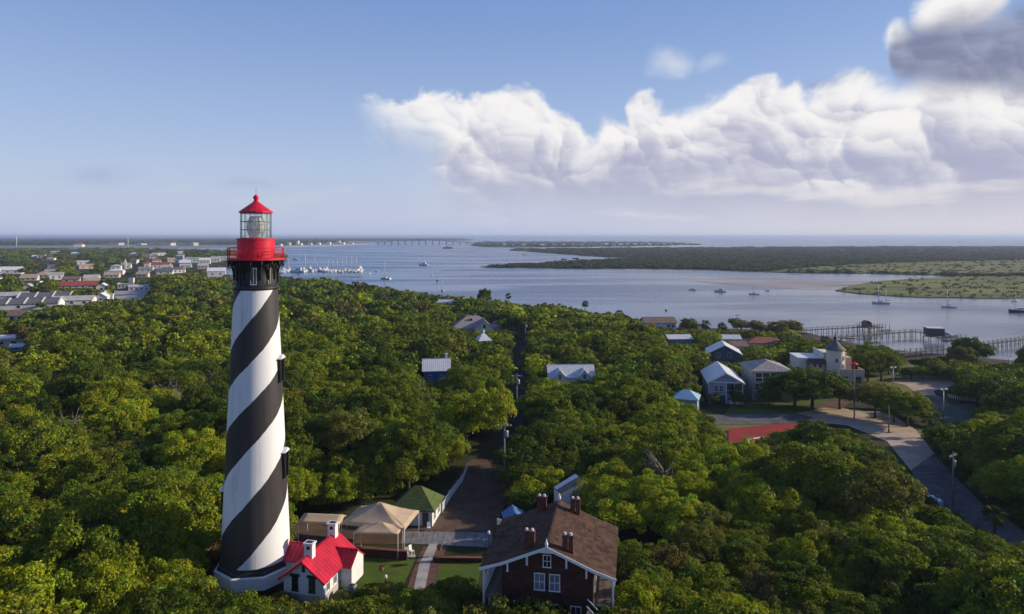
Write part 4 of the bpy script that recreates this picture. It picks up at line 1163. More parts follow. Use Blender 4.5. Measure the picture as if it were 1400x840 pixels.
POLEW = mat('pole_wood', (0.22, 0.19, 0.16), rough=0.85, var=0.3, scale=2)
def utility_pole(x, y, h, lab, arm=True, drum=True, rz=0.0):
    r = thing('utility_pole', lab, 'utility pole', (x, y, H(x, y)), rz, 'utility poles')
    b = MB([POLEW]); b.tube([(0, 0, -.5), (0, 0, h)], [0.19, 0.12], 8); b.build('pole', r)
    if arm:
        b = MB([POLEW, TRIM]); b.box(-1.3, 1.3, -.06, .06, h - .75, h - .6)
        for s in (-1.15, -.5, .5, 1.15): b.lathe([(0.05, h - .6), (0.08, h - .5), (0.04, h - .38)], 8, c=(s, 0), mi=1)
        b.build('cross_arm', r)
    if drum:
        b = MB([METALG]); b.lathe([(0.26, h - 2.6), (0.3, h - 2.5), (0.3, h - 1.6), (0.2, h - 1.45)], 12, c=(0.42, 0)); b.build('transformer', r)
    return r
utility_pole(-1.35, 122.0, 12.4, 'tall pale utility pole rising at the end of the yard behind the boardwalk')
utility_pole(1.2, 168.0, 11.6, 'utility pole halfway up the shaded street between dark trees')
utility_pole(5.9, 300.0, 11.0, 'distant utility pole with cross arm at the top of the shaded street')
p_ = G(1303, 692); utility_pole(p_.x, p_.y, 9.2, 'wooden utility pole beside the shaded bend of the road', rz=0.6)
p_ = G(1215, 592); utility_pole(p_.x, p_.y, 6.6, 'short grey pole at the edge of the sandy road below two round trees', arm=False, drum=False)
p_ = G(1168, 573); utility_pole(p_.x, p_.y, 13.0, 'thin tall pole in front of the cream tower house terrace', arm=False, drum=False)
p_ = G(1008, 453); utility_pole(p_.x, p_.y, 9.0, 'lone pole standing at the waterfront behind the palms', drum=False)

def flood_light(u, v, h, lab, n=2):
    p = G(u, v)
    r = thing('floodlight_mast', lab, 'floodlight', tuple(p), 0.3, 'floodlight masts at the courts')
    b = MB([METALG]); b.tube([(0, 0, -.3), (0, 0, h)], [0.14, 0.09], 8); b.tube([(-.8, 0, h - .1), (.8, 0, h - .1)], 0.06, 6); b.build('mast', r)
    for s in ((-.75, .75) if n == 2 else (0.5,)):
        q = MB([TRIM]); q.box(s - .32, s + .32, -.32, .12, h - .05, h + .3); q.build('lamp_head', r)
flood_light(1221, 535, 7.4, 'floodlight mast by the dry grass near the cream tower house')
flood_light(1290, 577, 8.3, 'white floodlight mast beside the green tennis court')
flood_light(1381, 520, 8.4, 'floodlight mast standing above the dark trees near the water')

# ---------------------------------------------------------------- houses among the trees
GREYMET = ribbed('grey_metal_roof', (0.44, 0.41, 0.40), axis=0, pitch=0.6, depth=0.4, rough=0.5, var=0.18, spec=0.35, line=0.7)
PALEMET = ribbed('pale_metal_roof', (0.70, 0.71, 0.74), axis=1, pitch=0.6, depth=0.5, rough=0.42, var=0.12, spec=0.45, line=0.65)
PALEMET_X = ribbed('pale_metal_roof_cross', (0.68, 0.68, 0.70), axis=0, pitch=0.6, depth=0.5, rough=0.42, var=0.12, spec=0.45, line=0.65)
GREYSH = shingled('grey_shingles', (0.42, 0.38, 0.36), (0.24, 0.215, 0.205), 0.5, 0.7, axis=0)
BROWNSH = mat('warm_brown_roof', (0.24, 0.155, 0.115), rough=0.85, var=0.3, scale=1.0, bump=0.4, bscale=6)
TERRA = mat('terracotta_roof', (0.34, 0.125, 0.07), rough=0.85, var=0.3, scale=1.2, bump=0.4, bscale=6)
BLUEW = ribbed('blue_clapboard', (0.27, 0.34, 0.47), axis=2, pitch=0.25, depth=0.3, var=0.1, line=0.85)
STRONGB = ribbed('strong_blue_clapboard', (0.045, 0.12, 0.38), axis=2, pitch=0.25, depth=0.3, var=0.1, line=0.85)
NAVYW = ribbed('navy_clapboard', (0.07, 0.10, 0.17), axis=2, pitch=0.25, depth=0.3, var=0.1, line=0.85)
GREENW = ribbed('grey_green_clapboard', (0.34, 0.37, 0.33), axis=2, pitch=0.25, depth=0.3, var=0.1, line=0.88)
TEALW = ribbed('teal_clapboard', (0.16, 0.33, 0.34), axis=2, pitch=0.25, depth=0.3, var=0.1, line=0.88)
CREAM = mat('cream_stucco', (0.72, 0.63, 0.53), rough=0.85, var=0.10, scale=0.4)
BEIGE = mat('beige_stucco', (0.46, 0.40, 0.34), rough=0.85, var=0.12, scale=0.4)
TANW = mat('tan_stucco', (0.60, 0.43, 0.23), rough=0.85, var=0.12, scale=0.4)
SCREEN = mat('porch_screen', (0.05, 0.05, 0.055), rough=0.6, var=0.3)  # mesh of the screened porch, also painted shade of open recesses

# pale blue gabled house
X1, Y1 = 61.2, 199.5
h1 = house('house', 'pale blue gabled house with white trim and carport on the lower road', 'house', X1, Y1, 9.2, 16.5, 6.3, 2.6, BLUEW, PALEMET, rz=R(-9), over=0.6,
           windows=[('front', -2.6, 4.5, 1.0, 1.5), ('front', -1.2, 4.5, 1.0, 1.5), ('left', -4, 4.5, 1.0, 1.5), ('left', 0, 4.5, 1.0, 1.5), ('left', 4, 4.5, 1.0, 1.5)], framem=TRIM)
b = MB([TRIM])
k_ = 2.6 / 4.6
for sx in (-1, 1): b.slab([(0, -8.92, 9.05), (sx * 5.2, -8.92, 6.1), (sx * 5.2, -8.86, 6.1), (0, -8.86, 9.05)], 0.35)
b.box(-4.6, 4.6, -8.34, -8.252, 6.1, 6.4); b.box(-4.68, -4.5, -8.36, -8.252, 0, 6.1); b.box(4.5, 4.68, -8.36, -8.252, 0, 6.1); b.box(0.05, 0.25, -8.36, -8.252, 0, 6.1); b.build('trim', h1)
b = MB([SCREEN, TRIM]); b.box(0.3, 4.45, -8.32, -8.26, 3.2, 5.9); b.box(0.28, 4.48, -8.40, -8.33, 3.9, 4.0, 1); b.box(2.3, 2.4, -8.40, -8.33, 3.2, 5.9, 1); b.build('balcony', h1)  # dark panel paints the shade of the open balcony recess
b = MB([SCREEN]); b.box(-3.8, -0.2, -8.32, -8.26, 0.0, 2.5); b.build('carport', h1)  # flat dark sheet in place of the shade inside the carport
b = MB([TRIM]); b.box(0.9, 4.0, -8.33, -8.26, 0.0, 2.6); b.build('garage_door', h1)
# grey green hipped house with screened porch
h2 = house('house', 'tall grey-green house with grey hipped roof and white framed screened porch', 'house', 75.4, 203.0, 11.0, 12.5, 8.6, 2.2, GREENW, GREYSH, rz=R(-4), style='hip', over=0.7, rl=3.0,
           windows=[('front', -4.2, 4.2, 1.1, 1.8), ('front', 3.5, 4.2, 1.1, 1.8), ('left', -3, 6.8, 1.0, 1.6), ('left', 2, 6.8, 1.0, 1.6), ('left', -3, 3.6, 1.0, 1.6)], framem=TRIM)
b = MB([SCREEN]); b.box(-4.9, 3.6, -6.52, -6.30, 5.8, 8.3); b.build('porch_screen', h2)
b = MB([TRIM])
for s in (-4.9, -2.8, -0.65, 1.5, 3.6): b.box(s - .12, s + .12, -6.62, -6.53, 5.6, 8.4)
for zz in (5.7, 6.9, 8.35): b.box(-5.02, 3.72, -6.66, -6.625, zz - .1, zz + .1)
b.build('porch_frame', h2)
b = MB([BEIGE]); b.box(-3.2, -0.8, -6.32, -6.26, 0, 2.5); b.build('garage_door', h2)
# cream tower house
TZ = H(104, 222)
th = thing('tower_house', 'cream stucco house with round corner tower and dark cone roof', 'house', (104, 222, TZ), R(-6))
b = MB([CREAM]); b.lathe([(2.65, -1), (2.65, 12.9)], 32, c=(-0.7, -5.0), smooth=True); b.build('tower_wall', th)
CONE = ribbed('slate_cone', (0.15, 0.135, 0.14), axis=2, pitch=0.3, depth=0.4, var=0.25, rough=0.7, line=0.8)
b = MB([CONE]); b.lathe([(2.6, 12.75), (3.15, 12.7), (3.15, 12.9), (1.6, 14.2), (0.5, 15.6), (0.35, 15.9)], 24, c=(-0.7, -5.0), smooth=False); tr_ = b.build('tower_roof', th)
b = MB([IRON]); b.lathe([(0.35, 15.85), (0.5, 16.2), (0.35, 16.7), (0.15, 17.1), (0.1, 17.9), (0.02, 18.4)], 10, c=(-0.7, -5.0)); b.build('finial', tr_)
b = MB([CREAM]); b.box(-3.6, 3.4, -3.0, 7.0, -1, 10.9); b.build('upper_wall', th)
b = MB([mat('pink_stucco_wall', (0.55, 0.40, 0.32), rough=0.85, var=0.1)]); b.box(3.41, 5.2, -2.6, 6.0, -1, 9.8); b.build('side_wall', th)
b = MB([BEIGE]); b.box(-2.0, 7.2, -7.6, -3.02, -1, 6.0); b.box(-2.0, 7.2, -7.6, -7.3, 6.0, 6.9); b.box(6.9, 7.2, -7.29, -3.02, 6.0, 6.9); b.build('terrace_wall', th)
b = MB([CREAM]); b.box(-11.4, -3.62, -3.5, 6.0, -1, 9.4); b.box(-3.7, 3.5, -3.1, -2.8, 10.9, 11.4); b.box(-3.7, -3.4, -2.79, 7.1, 10.9, 11.4); b.box(3.2, 3.5, -2.79, 7.1, 10.9, 11.4); b.build('wing_wall', th)
b = MB([mat('maroon_roof', (0.13, 0.065, 0.06), rough=0.8, var=0.25, scale=1)]); b.slab([(-9.6, -5.0, 8.3), (-3.0, -5.0, 8.3), (-3.7, -3.52, 9.5), (-8.6, -3.52, 9.5)], 0.15); b.build('wing_roof', th)
b = MB([TRIM]); b.box(-11.6, -3.7, -3.3, 6.2, 9.41, 9.62); b.build('wing_roof_deck', th)
for (s, z_) in ((R(-100), 9.6), (R(-45), 10.2), (R(-50), 7.8)):
    Mx = Matrix.Translation((-0.7, -5.0, 0)) @ Matrix.Rotation(s + R(90), 4, 'Z') @ Matrix.Translation((0, -2.64, z_)) @ Matrix.Diagonal((1, -1, 1, 1))
    add_window(th, Mx, 0.6, 1.1, BEIGE)
for (s, z_) in ((-6.5, 7.2), (-4.8, 7.2), (-8.5, 7.2)):
    add_window(th, Matrix.Translation((s, -3.5, z_)) @ Matrix.Diagonal((1, -1, 1, 1)), 1.0, 1.2, TRIM)
add_window(th, Matrix.Translation((5.4, -7.6, 3.6)) @ Matrix.Diagonal((1, -1, 1, 1)), 1.6, 2.2, BEIGE)
add_window(th, Matrix.Translation((1.4, -7.6, 3.6)) @ Matrix.Diagonal((1, -1, 1, 1)), 1.6, 2.2, BEIGE)
b = MB([RED_P]); b.lathe([(1.35, 8.2), (0.8, 8.65), (0.05, 8.95)], 8, c=(5.0, -5.2), smooth=False); um = thing('parasol', 'red parasol on the terrace of the cream tower house', 'parasol', tuple(th.matrix_basis @ Vector((5.0, -5.2, 6.0))), 0)
o_ = b.build('canopy', um, (-5.0, 5.2, -6.0)); b = MB([TRIM]); b.tube([(0, 0, 0), (0, 0, 2.9)], 0.04, 6); b.build('pole', um)
ban_box(101, 221, 30, 24)

house('house', 'dark navy gabled house with white trim behind the pale blue house', 'house', 78.0, 252, 11.0, 11.0, 6.4, 2.9, NAVYW, PALEMET, rz=R(-12), over=0.7,
      windows=[('front', -2.2, 5.6, 1.0, 1.6), ('front', 1.6, 5.8, 1.1, 1.6), ('front', 0, 2.6, 1.2, 1.6)], framem=TRIM)
house('house', 'tan roofed low house peeping up behind the navy gabled house', 'house', 89.5, 272, 6.5, 7.0, 6.0, 1.6, CREAM, BROWNSH, rz=R(5), ridge='x', windows=[('front', 0, 4.4, 1.2, 1.2)])
p_ = Vector((77.5, 362)); house('house', 'waterfront house with warm brown roof and white walls at the tree edge', 'house', 77.5, 362, 16.0, 11.0, 5.2, 2.2, TRIM, BROWNSH, rz=R(3), ridge='x', over=0.7,
      windows=[('front', 4, 3.4, 1.6, 1.4), ('front', 6.4, 3.4, 1.2, 1.4), ('right', 0, 3.4, 1.6, 1.4)])
house('house', 'teal house under a bright white flat metal roof near the waterfront palms', 'house', 73.5, 303, 10.0, 9.0, 4.6, 1.2, TEALW, PALEMET_X, rz=R(4), ridge='x', over=0.6, windows=[('front', -2, 2.8, 1.4, 1.3), ('front', 2, 2.8, 1.4, 1.3)])
house('house', 'white metal roofed house between the teal house and the terracotta roof', 'house', 97.0, 305, 8.5, 8.0, 4.4, 1.3, STUCCO_W, PALEMET_X, rz=R(-4), ridge='x', windows=[('front', 0, 2.6, 1.4, 1.3)])
house('house', 'long low house with terracotta roof behind green trees near the shore', 'house', 110.0, 298, 15.5, 9.0, 3.8, 2.0, CREAM, TERRA, rz=R(-6), style='hip', over=0.6, rl=7.0, windows=[('front', -4, 2.2, 1.4, 1.2), ('front', 3, 2.2, 1.4, 1.2)])
house('house', 'house with sky blue hipped roof half hidden below the blue gabled house', 'house', 46.5, 182, 6.0, 6.0, 3.6, 1.9, BLUEW, ribbed('sky_blue_roof', (0.34, 0.52, 0.66), axis=0, pitch=0.5, depth=0.4, var=0.12, rough=0.5), rz=R(-20), style='hip', rl=1.5, windows=[('front', 0, 2.0, 1.0, 1.2)])
# big grey house left of the street
bg_ = house('house', 'large house with broad grey hipped roofs and a tan round bay', 'house', -19.5, 338, 20.0, 13.0, 4.2, 5.4, BEIGE, GREYSH, rz=R(8), style='hip', over=0.9, rl=5.0,
      windows=[('front', -7, 2.4, 1.6, 1.5), ('front', -3.5, 2.4, 1.2, 1.5), ('front', 0.5, 2.4, 1.2, 1.5)])
b = MB([CREAM]); gable_wall(b, 9.0, 12.0, 4.6, 3.6, -1, 'y', cx=5.0, cy=-2.5); b.build('gable_wing', bg_)
b = MB([GREYSH]); gable_roof(b, 9.0, 12.0, 4.62, 3.65, 0.6, 0.18, 'y', cx=5.0, cy=-2.5); b.build('gable_roof', bg_)
add_window(bg_, face_M('front', 9.0, 17.0, 5.0, 5.4), 1.0, 1.4, IRON)
b = MB([TANW]); b.lathe([(3.0, -1), (3.0, 4.6)], 20, c=(11.0, -3.0), smooth=True); b.build('round_bay', bg_)
b = MB([GREYSH]); b.lathe([(3.6, 4.5), (3.6, 4.7), (0.5, 7.0), (0.1, 7.2)], 12, c=(11.0, -3.0), smooth=False); b.build('bay_roof', bg_)
for a_, z_ in ((-6.0, 7.4), (-1.0, 8.6)):
    b = MB([IRON]); b.box(a_ - .5, a_ + .5, -3.2, -2.2, z_ - 1.2, z_); b.build('skylight', bg_)
gz = thing('gazebo', 'white gazebo with pointed pyramid roof and ball finial among green trees', 'gazebo', (-11.8, 281, H(-11.8, 281)), R(20))
b = MB([PALEMET]); hip_roof(b, 5.4, 5.4, 5.2, 3.1, 0.2, 0.0); b.build('roof', gz)
b = MB([TRIM]); b.lathe([(0.45, 7.8), (0.45, 8.5), (0.6, 8.55), (0.5, 8.9), (0.15, 9.3)], 12); b.build('cupola', gz)
for sx in (-1, 1):
    for sy in (-1, 1):
        b = MB([TRIM]); b.box(sx * 2.4 - .12, sx * 2.4 + .12, sy * 2.4 - .12, sy * 2.4 + .12, 0, 5.1); b.build('post', gz)
ban_box(-11.8, 281, 6, 6)
house('house', 'strong blue house with pale grey roof and white chimney left of the street', 'house', -23.0, 208, 7.6, 8.4, 5.6, 2.6, STRONGB, PALEMET_X, rz=R(6), ridge='x', over=0.5, chimney=[(3.0, 0.6, 0.8, 7.0, 9.6, TRIM)],
      windows=[('front', -1.9, 3.4, 1.0, 1.5), ('front', 1.6, 3.4, 1.0, 1.5)], framem=TRIM)
h14 = house('house', 'long white cottage with two front gables right of the shaded street', 'house', 17.4, 204, 13.2, 8.0, 5.0, 2.8, STUCCO_W, PALEMET_X, rz=R(3), ridge='x', over=0.5, windows=[('front', 0, 3.0, 1.0, 1.5)])
for cx_ in (-3.6, 3.6):
    b = MB([STUCCO_W]); gable_wall(b, 2.8, 4.6, 5.5, 1.5, 3.0, 'y', cx=cx_, cy=-2.4); b.build('gable_dormer', h14)
    b = MB([PALEMET]); gable_roof(b, 2.8, 5.4, 5.52, 1.55, 0.3, 0.1, 'y', cx=cx_, cy=-2.1); b.build('dormer_roof', h14)
    add_window(h14, face_M('front', 2.8, 9.4, cx_, 5.2), 0.8, 1.2, TRIM)
house('boat_shed', 'long low building with bright white roof where the wood meets the blue water', 'shed', -45.5, 466, 14.0, 9.0, 5.5, 1.6, STUCCO_W, PALEMET_X, rz=R(-6), ridge='x', windows=[('front', -3, 3.0, 1.5, 1.3), ('front', 3, 3.0, 1.5, 1.3)])

keep([(958, 510), (983, 496), (1022, 522), (1022, 556), (985, 560), (962, 545)], 206)
keep([(1018, 496), (1054, 490), (1084, 502), (1062, 530), (1062, 556), (1024, 556)], 205)
keep([(1088, 478), (1132, 472), (1140, 452), (1158, 474), (1164, 490), (1168, 545), (1150, 520), (1110, 500)], 214)
keep([(972, 482), (988, 470), (1014, 485), (1004, 494), (976, 490)], 246)
keep([(1002, 464), (1016, 464), (1016, 472), (1002, 472)], 266)
keep([(882, 431), (923, 431), (923, 448), (900, 445), (882, 440)], 355)
keep([(916, 454), (946, 452), (946, 468), (916, 468)], 298)
keep([(994, 459), (1016, 459), (1016, 468), (994, 468)], 300)
keep([(1024, 460), (1064, 460), (1064, 470), (1024, 470)], 292)
keep([(926, 528), (948, 528), (948, 544), (926, 544)], 178)
keep([(618, 444), (644, 429), (688, 432), (686, 452), (640, 452)], 330)
keep([(652, 452), (662, 449), (672, 462), (664, 466), (652, 464)], 276)
keep([(578, 491), (612, 491), (606, 506), (598, 519), (578, 519)], 210)
keep([(751, 498), (812, 498), (806, 515), (752, 515)], 206)
keep([(597, 404), (624, 406), (622, 414), (598, 412)], 460)
keep([(702, 512), (710, 512), (710, 540), (702, 540)], 160)
keep([(712, 436), (724, 436), (724, 462), (712, 462)], 290)
keep([(703, 480), (716, 425), (721, 425), (714, 480)], 330)
keep([(400, 372), (500, 384), (560, 394), (600, 401), (650, 403), (700, 410), (760, 413), (800, 420), (850, 426), (880, 434), (925, 440), (935, 449), (1090, 451), (1100, 462), (1165, 471), (1225, 485), (1300, 487), (1345, 492), (1400, 497), (1400, 400), (700, 340), (400, 360)], 1500)
keep([(1090, 438), (1400, 446), (1400, 474), (1330, 482), (1300, 486), (1232, 484), (1222, 478), (1165, 468), (1095, 458)], 290)

# ---------------------------------------------------------------- courts, lanes and lawns by the lower road
sheet('road', uvs([(940, 568), (1092, 566), (1114, 572), (1078, 580), (940, 581)]), ASPH, 0.09, 5)
sheet('sandy_road', uvs([(1088, 566), (1130, 557), (1216, 565), (1252, 588), (1280, 624), (1246, 645), (1213, 604), (1158, 582), (1110, 577)]), SANDY, 0.07, 5)
sheet('road', uvs([(1246, 643), (1277, 621), (1308, 655), (1345, 692), (1440, 752), (1440, 800), (1352, 744), (1298, 706), (1260, 684)]), ASPH, 0.10, 5)
sheet('dry_verge', uvs([(965, 581), (1078, 580.5), (1050, 586.5), (985, 590)]), DRYG, 0.06, 5)
COURT_R = land_mat('red_court', (0.32, 0.045, 0.040), (0.27, 0.040, 0.036), (0.36, 0.07, 0.055), 0.2)
COURT_G = land_mat('green_court', (0.075, 0.115, 0.085), (0.06, 0.095, 0.075), (0.10, 0.13, 0.10), 0.2)
LINE = mat('court_line', (0.75, 0.75, 0.73), rough=0.7, var=0.08)
sheet('red_court', uvs([(996, 587), (1048, 581.5), (1092, 579), (1078, 604), (1032, 616), (996, 612)]), COURT_R, 0.08, 5)
sheet('court_marking', uvs([(1020, 601), (1046, 597), (1047, 598.4), (1022, 602.6)]), LINE, 0.11, 3)
sheet('court_marking', uvs([(1024, 607), (1050, 603), (1051, 604.4), (1026, 608.6)]), LINE, 0.11, 3)
sheet('court_marking', uvs([(1021, 601), (1022.5, 600.8), (1027, 608.4), (1025, 608.7)]), LINE, 0.13, 3)
sheet('green_court', uvs([(1276, 557), (1330, 552), (1352, 572), (1292, 580)]), COURT_G, 0.06, 5)
sheet('lawn', uvs([(1000, 553), (1075, 550), (1150, 545), (1150, 566), (1088, 566), (990, 567)]), LAWN, 0.05, 5)
sheet('brown_path', uvs([(1108, 556), (1140, 546), (1168, 548), (1150, 560)]), SOIL, 0.10, 5)
sheet('dry_grass_field', uvs([(1160, 520), (1225, 513), (1268, 532), (1268, 545), (1165, 548)]), DRYG, 0.05, 5)
sheet('dry_grass_field', uvs([(1226, 496), (1268, 495), (1266, 520), (1226, 519)]), DRYG, 0.05, 5)
sheet('sandy_lane', uvs([(1212, 521), (1250, 518), (1306, 519), (1306, 528), (1276, 535), (1280, 541), (1258, 541), (1238, 527)]), SANDY, 0.08, 5)
sheet('lane', uvs([(1258, 541), (1283, 541), (1304, 556), (1268, 560)]), ASPH, 0.08, 5)
sheet('dry_verge', uvs([(1240, 583), (1276, 588), (1278, 606), (1250, 592)]), DRYG, 0.06, 5)
cf = thing('court_fence', 'white rail fence at the top of the green tennis court', 'fence', tuple(G(1296, 546)), 0)
o0 = G(1296, 546)
b = MB([TRIM]); q_ = MB([TRIM]); pts_ = [G(1296, 544), G(1312, 548), G(1334, 550)]
for i in range(2):
    a_, c_ = pts_[i] - o0, pts_[i + 1] - o0
    for zz in (0.5, 1.05): b.tube([a_ + Vector((0, 0, zz)), c_ + Vector((0, 0, zz))], 0.06, 5)
    for k in range(7): p = a_.lerp(c_, k / 6); q_.tube([p - Vector((0, 0, .2)), p + Vector((0, 0, 1.15))], 0.07, 5)
b.build('rail', cf); q_.build('posts', cf)

keep([(968, 566), (1092, 563), (1112, 572), (1078, 580), (996, 600), (992, 584)], 184)
keep([(1002, 588), (1040, 584), (1046, 590), (1030, 606), (1004, 602)], 168)
keep([(1080, 578), (1090, 566), (1130, 556), (1218, 562), (1252, 585), (1272, 620), (1240, 640), (1225, 618), (1190, 596), (1150, 582)], 186)
keep([(1246, 640), (1278, 628), (1308, 654), (1350, 690), (1400, 728), (1400, 742), (1340, 712), (1300, 690), (1256, 684)], 134)
keep([(1070, 552), (1150, 540), (1160, 560), (1090, 566)], 192)
keep([(1164, 520), (1225, 513), (1225, 500), (1262, 498), (1304, 519), (1304, 540), (1280, 556), (1266, 545), (1190, 540)], 232)
keep([(1282, 556), (1328, 556), (1330, 572), (1294, 578)], 180)
keep([(1010, 549), (1060, 546), (1060, 562), (990, 564)], 192)
keep([(1298, 614), (1308, 614), (1308, 690), (1298, 690)], 100)

CARGL = glass_dark('car_glass', (0.03, 0.035, 0.04), 0.08)
def car(x, y, rz, paint, lab):
    r = thing('parked_car', lab, 'car', (x, y, H(x, y) + 0.12), rz)
    pm = mat('car_paint_' + paint[0], paint[1], rough=0.3, spec=0.6, var=0.05)
    prof = [(-2.2, .35), (-2.25, .75), (-1.95, .95), (-1.5, 1.0), (-0.9, 1.42), (0.5, 1.46), (1.15, 1.02), (2.0, .92), (2.2, .7), (2.2, .35)]
    b = MB([pm]); n = len(prof)
    vs = [(p[0], s * (.86 if p[1] < 1.2 else .68), p[1]) for s in (-1, 1) for p in prof]
    b.add(vs, [tuple(range(n)), tuple(reversed(range(n, 2 * n)))] + [(i, n + i, n + (i + 1) % n, (i + 1) % n) for i in range(n)]); b.build('body', r)
    b = MB([CARGL]); b.add([(-1.45, -.78, 1.02), (-.95, -.7, 1.36), (-.95, .7, 1.36), (-1.45, .78, 1.02)], [(0, 1, 2, 3)]); b.add([(1.12, -.78, 1.04), (.58, -.7, 1.4), (.58, .7, 1.4), (1.12, .78, 1.04)], [(3, 2, 1, 0)])
    for s in (-1, 1): b.add([(-1.2, s * .83, 1.06), (.95, s * .83, 1.06), (.48, s * .735, 1.38), (-.85, s * .735, 1.38)], [(0, 1, 2, 3) if s < 0 else (3, 2, 1, 0)])
    b.build('windows', r)
    for sx in (-1.35, 1.35):
        for s in (-1, 1):
            b = MB([IRON, METALG]); b.M = Matrix.Translation((sx, s * .82, .32)) @ Matrix.Rotation(PI / 2, 4, 'X'); b.lathe([(.32, -.1), (.33, 0), (.32, .1)], 16); b.lathe([(.18, -.12), (.18, .12)], 10, mi=1); b.build('wheel', r)
p_ = G(1268, 690); car(p_.x, p_.y, R(150), ('pale_blue', (0.42, 0.52, 0.62)), 'pale blue car parked on the shaded road behind the near trees')

# ---------------------------------------------------------------- boats
HULLW = mat('boat_white', (0.80, 0.80, 0.78), rough=0.35, spec=0.5, var=0.05, scale=1)
HULLB = mat('boat_navy', (0.03, 0.045, 0.08), rough=0.35, spec=0.5, var=0.1, scale=1)
HULLG = mat('boat_dark', (0.035, 0.035, 0.04), rough=0.5, spec=0.4, var=0.2, scale=1)
SAILC = mat('sail_cover', (0.10, 0.16, 0.30), rough=0.8, var=0.2)
MAST = mat('mast_alloy', (0.72, 0.71, 0.68), rough=0.4, var=0.1)
DECKT = mat('boat_deck', (0.55, 0.48, 0.38), rough=0.7, var=0.15)

def hull_mb(L, B, F, m, deck):
    """tapered boat hull: stations from stern to bow, sheer rising forward"""
    b = MB([m, deck]); S = 12; ring = []
    for i in range(S + 1):
        s = i / S; x = -L / 2 + L * s
        w = B / 2 * (0.80 + 0.20 * min(1, s / .35)) * (1 - max(0, (s - .45) / .55) ** 2.2)
        f = F * (1 + .35 * s ** 2)
        ring.append([(x + .06 * L * max(0, s - .9), -w, f), (x, -w * .86, .15), (x - .03 * L * s, 0, -.35), (x, w * .86, .15), (x + .06 * L * max(0, s - .9), w, f)])
    vs = [p for r_ in ring for p in r_]; fs = []
    for i in range(S):
        for k in range(4): fs.append((i * 5 + k, (i + 1) * 5 + k, (i + 1) * 5 + k + 1, i * 5 + k + 1))
    b.add(vs, fs, 0, True); b.add([r_ for r_ in ring[0]], [(0, 1, 2, 3, 4)])
    b.add([q for r_ in ring for q in ((r_[0][0], r_[0][1], r_[0][2] - .05), (r_[4][0], r_[4][1], r_[4][2] - .05))], [(2 * i, 2 * i + 1, 2 * i + 3, 2 * i + 2) for i in range(S)], 1)
    return b

def sailboat(L=11.0, mast=15.0, hullm=HULLW, two=False):
    r = bpy.data.objects.new('sailboat', None); COL.objects.link(r)
    B, F = L * .3, L * .11
    hull_mb(L, B, F, hullm, DECKT).build('hull', r)
    b = MB([HULLW, DARKGL]); b.add([(-L * .12, -B * .28, F), (L * .2, -B * .2, F), (L * .2, B * .2, F), (-L * .12, B * .28, F), (-L * .11, -B * .24, F * 1.6), (L * .15, -B * .17, F * 1.5), (L * .15, B * .17, F * 1.5), (-L * .11, B * .24, F * 1.6)],
                                   [(4, 5, 6, 7), (0, 1, 5, 4), (1, 2, 6, 5), (2, 3, 7, 6), (3, 0, 4, 7)])
    for s in (-1, 1): b.box(-L * .08, L * .1, s * B * .255 - .02, s * B * .255 + .02, F * 1.18, F * 1.38, 1)
    b.build('cabin', r)
    for (mx, mh) in (((L * .08, mast),) if not two else ((L * .12, mast), (-L * .3, mast * .72))):
        b = MB([MAST]); b.tube([(mx, 0, F * .8), (mx, 0, mh)], [.30, .20], 8); b.tube([(mx - .9, 0, mh * .62), (mx + .0, 0, mh * .62)], .05, 5)
        b.tube([(mx, -B * .3, mh * .62), (mx, B * .3, mh * .62)], .05, 5); b.build('mast', r)
        b = MB([SAILC, MAST]); b.tube([(mx - .1, 0, F * 2.0), (mx - L * .33, 0, F * 1.95)], [.2, .12], 8); b.build('boom', r)
        b = MB([IRON]);
        for e in ((L * .5, 0), (mx - .3, B * .45), (mx - .3, -B * .45)) + (((-L * .5, 0),) if not two else ()): b.tube([(mx, 0, mh * .97), (e[0], e[1], F * 1.1)], .02, 4)
        b.build('rigging', r)
    return r

def motorboat(L=12.0, hullm=HULLW, fly=True):
    r = bpy.data.objects.new('motorboat', None); COL.objects.link(r)
    B, F = L * .32, L * .13
    hull_mb(L, B, F, hullm, HULLW).build('hull', r)
    b = MB([HULLW, DARKGL]); z1 = F * 2.0
    b.add([(-L * .25, -B * .36, F), (L * .22, -B * .3, F), (L * .22, B * .3, F), (-L * .25, B * .36, F), (-L * .25, -B * .32, z1), (L * .08, -B * .26, z1), (L * .08, B * .26, z1), (-L * .25, B * .32, z1)],
          [(4, 5, 6, 7), (0, 1, 5, 4), (1, 2, 6, 5), (2, 3, 7, 6), (3, 0, 4, 7)])
    for s in (-1, 1): b.box(-L * .2, L * .08, s * B * .335 - .02, s * B * .335 + .02, F * 1.4, F * 1.75, 1)
    b.build('cabin', r)
    if fly:
        b = MB([HULLW]); b.box(-L * .22, L * .0, -B * .26, B * .26, z1, z1 + .75); b.box(-L * .24, -L * .04, -B * .24, B * .24, z1 + 1.9, z1 + 2.0)
        for sx in (-.22, -.06):
            for s in (-1, 1): b.tube([(L * sx, s * B * .22, z1 + .7), (L * sx, s * B * .22, z1 + 1.9)], .04, 5)
        b.build('flybridge', r)
    b = MB([MAST]);
    for s in (-1, 1): b.tube([(L * (.1 + .1 * k), s * B * (.44 - .055 * k * k / 2), F * (1.2 + .04 * k) + .55) for k in range(4)], .03, 5)
    b.build('bow_rail', r)
    return r

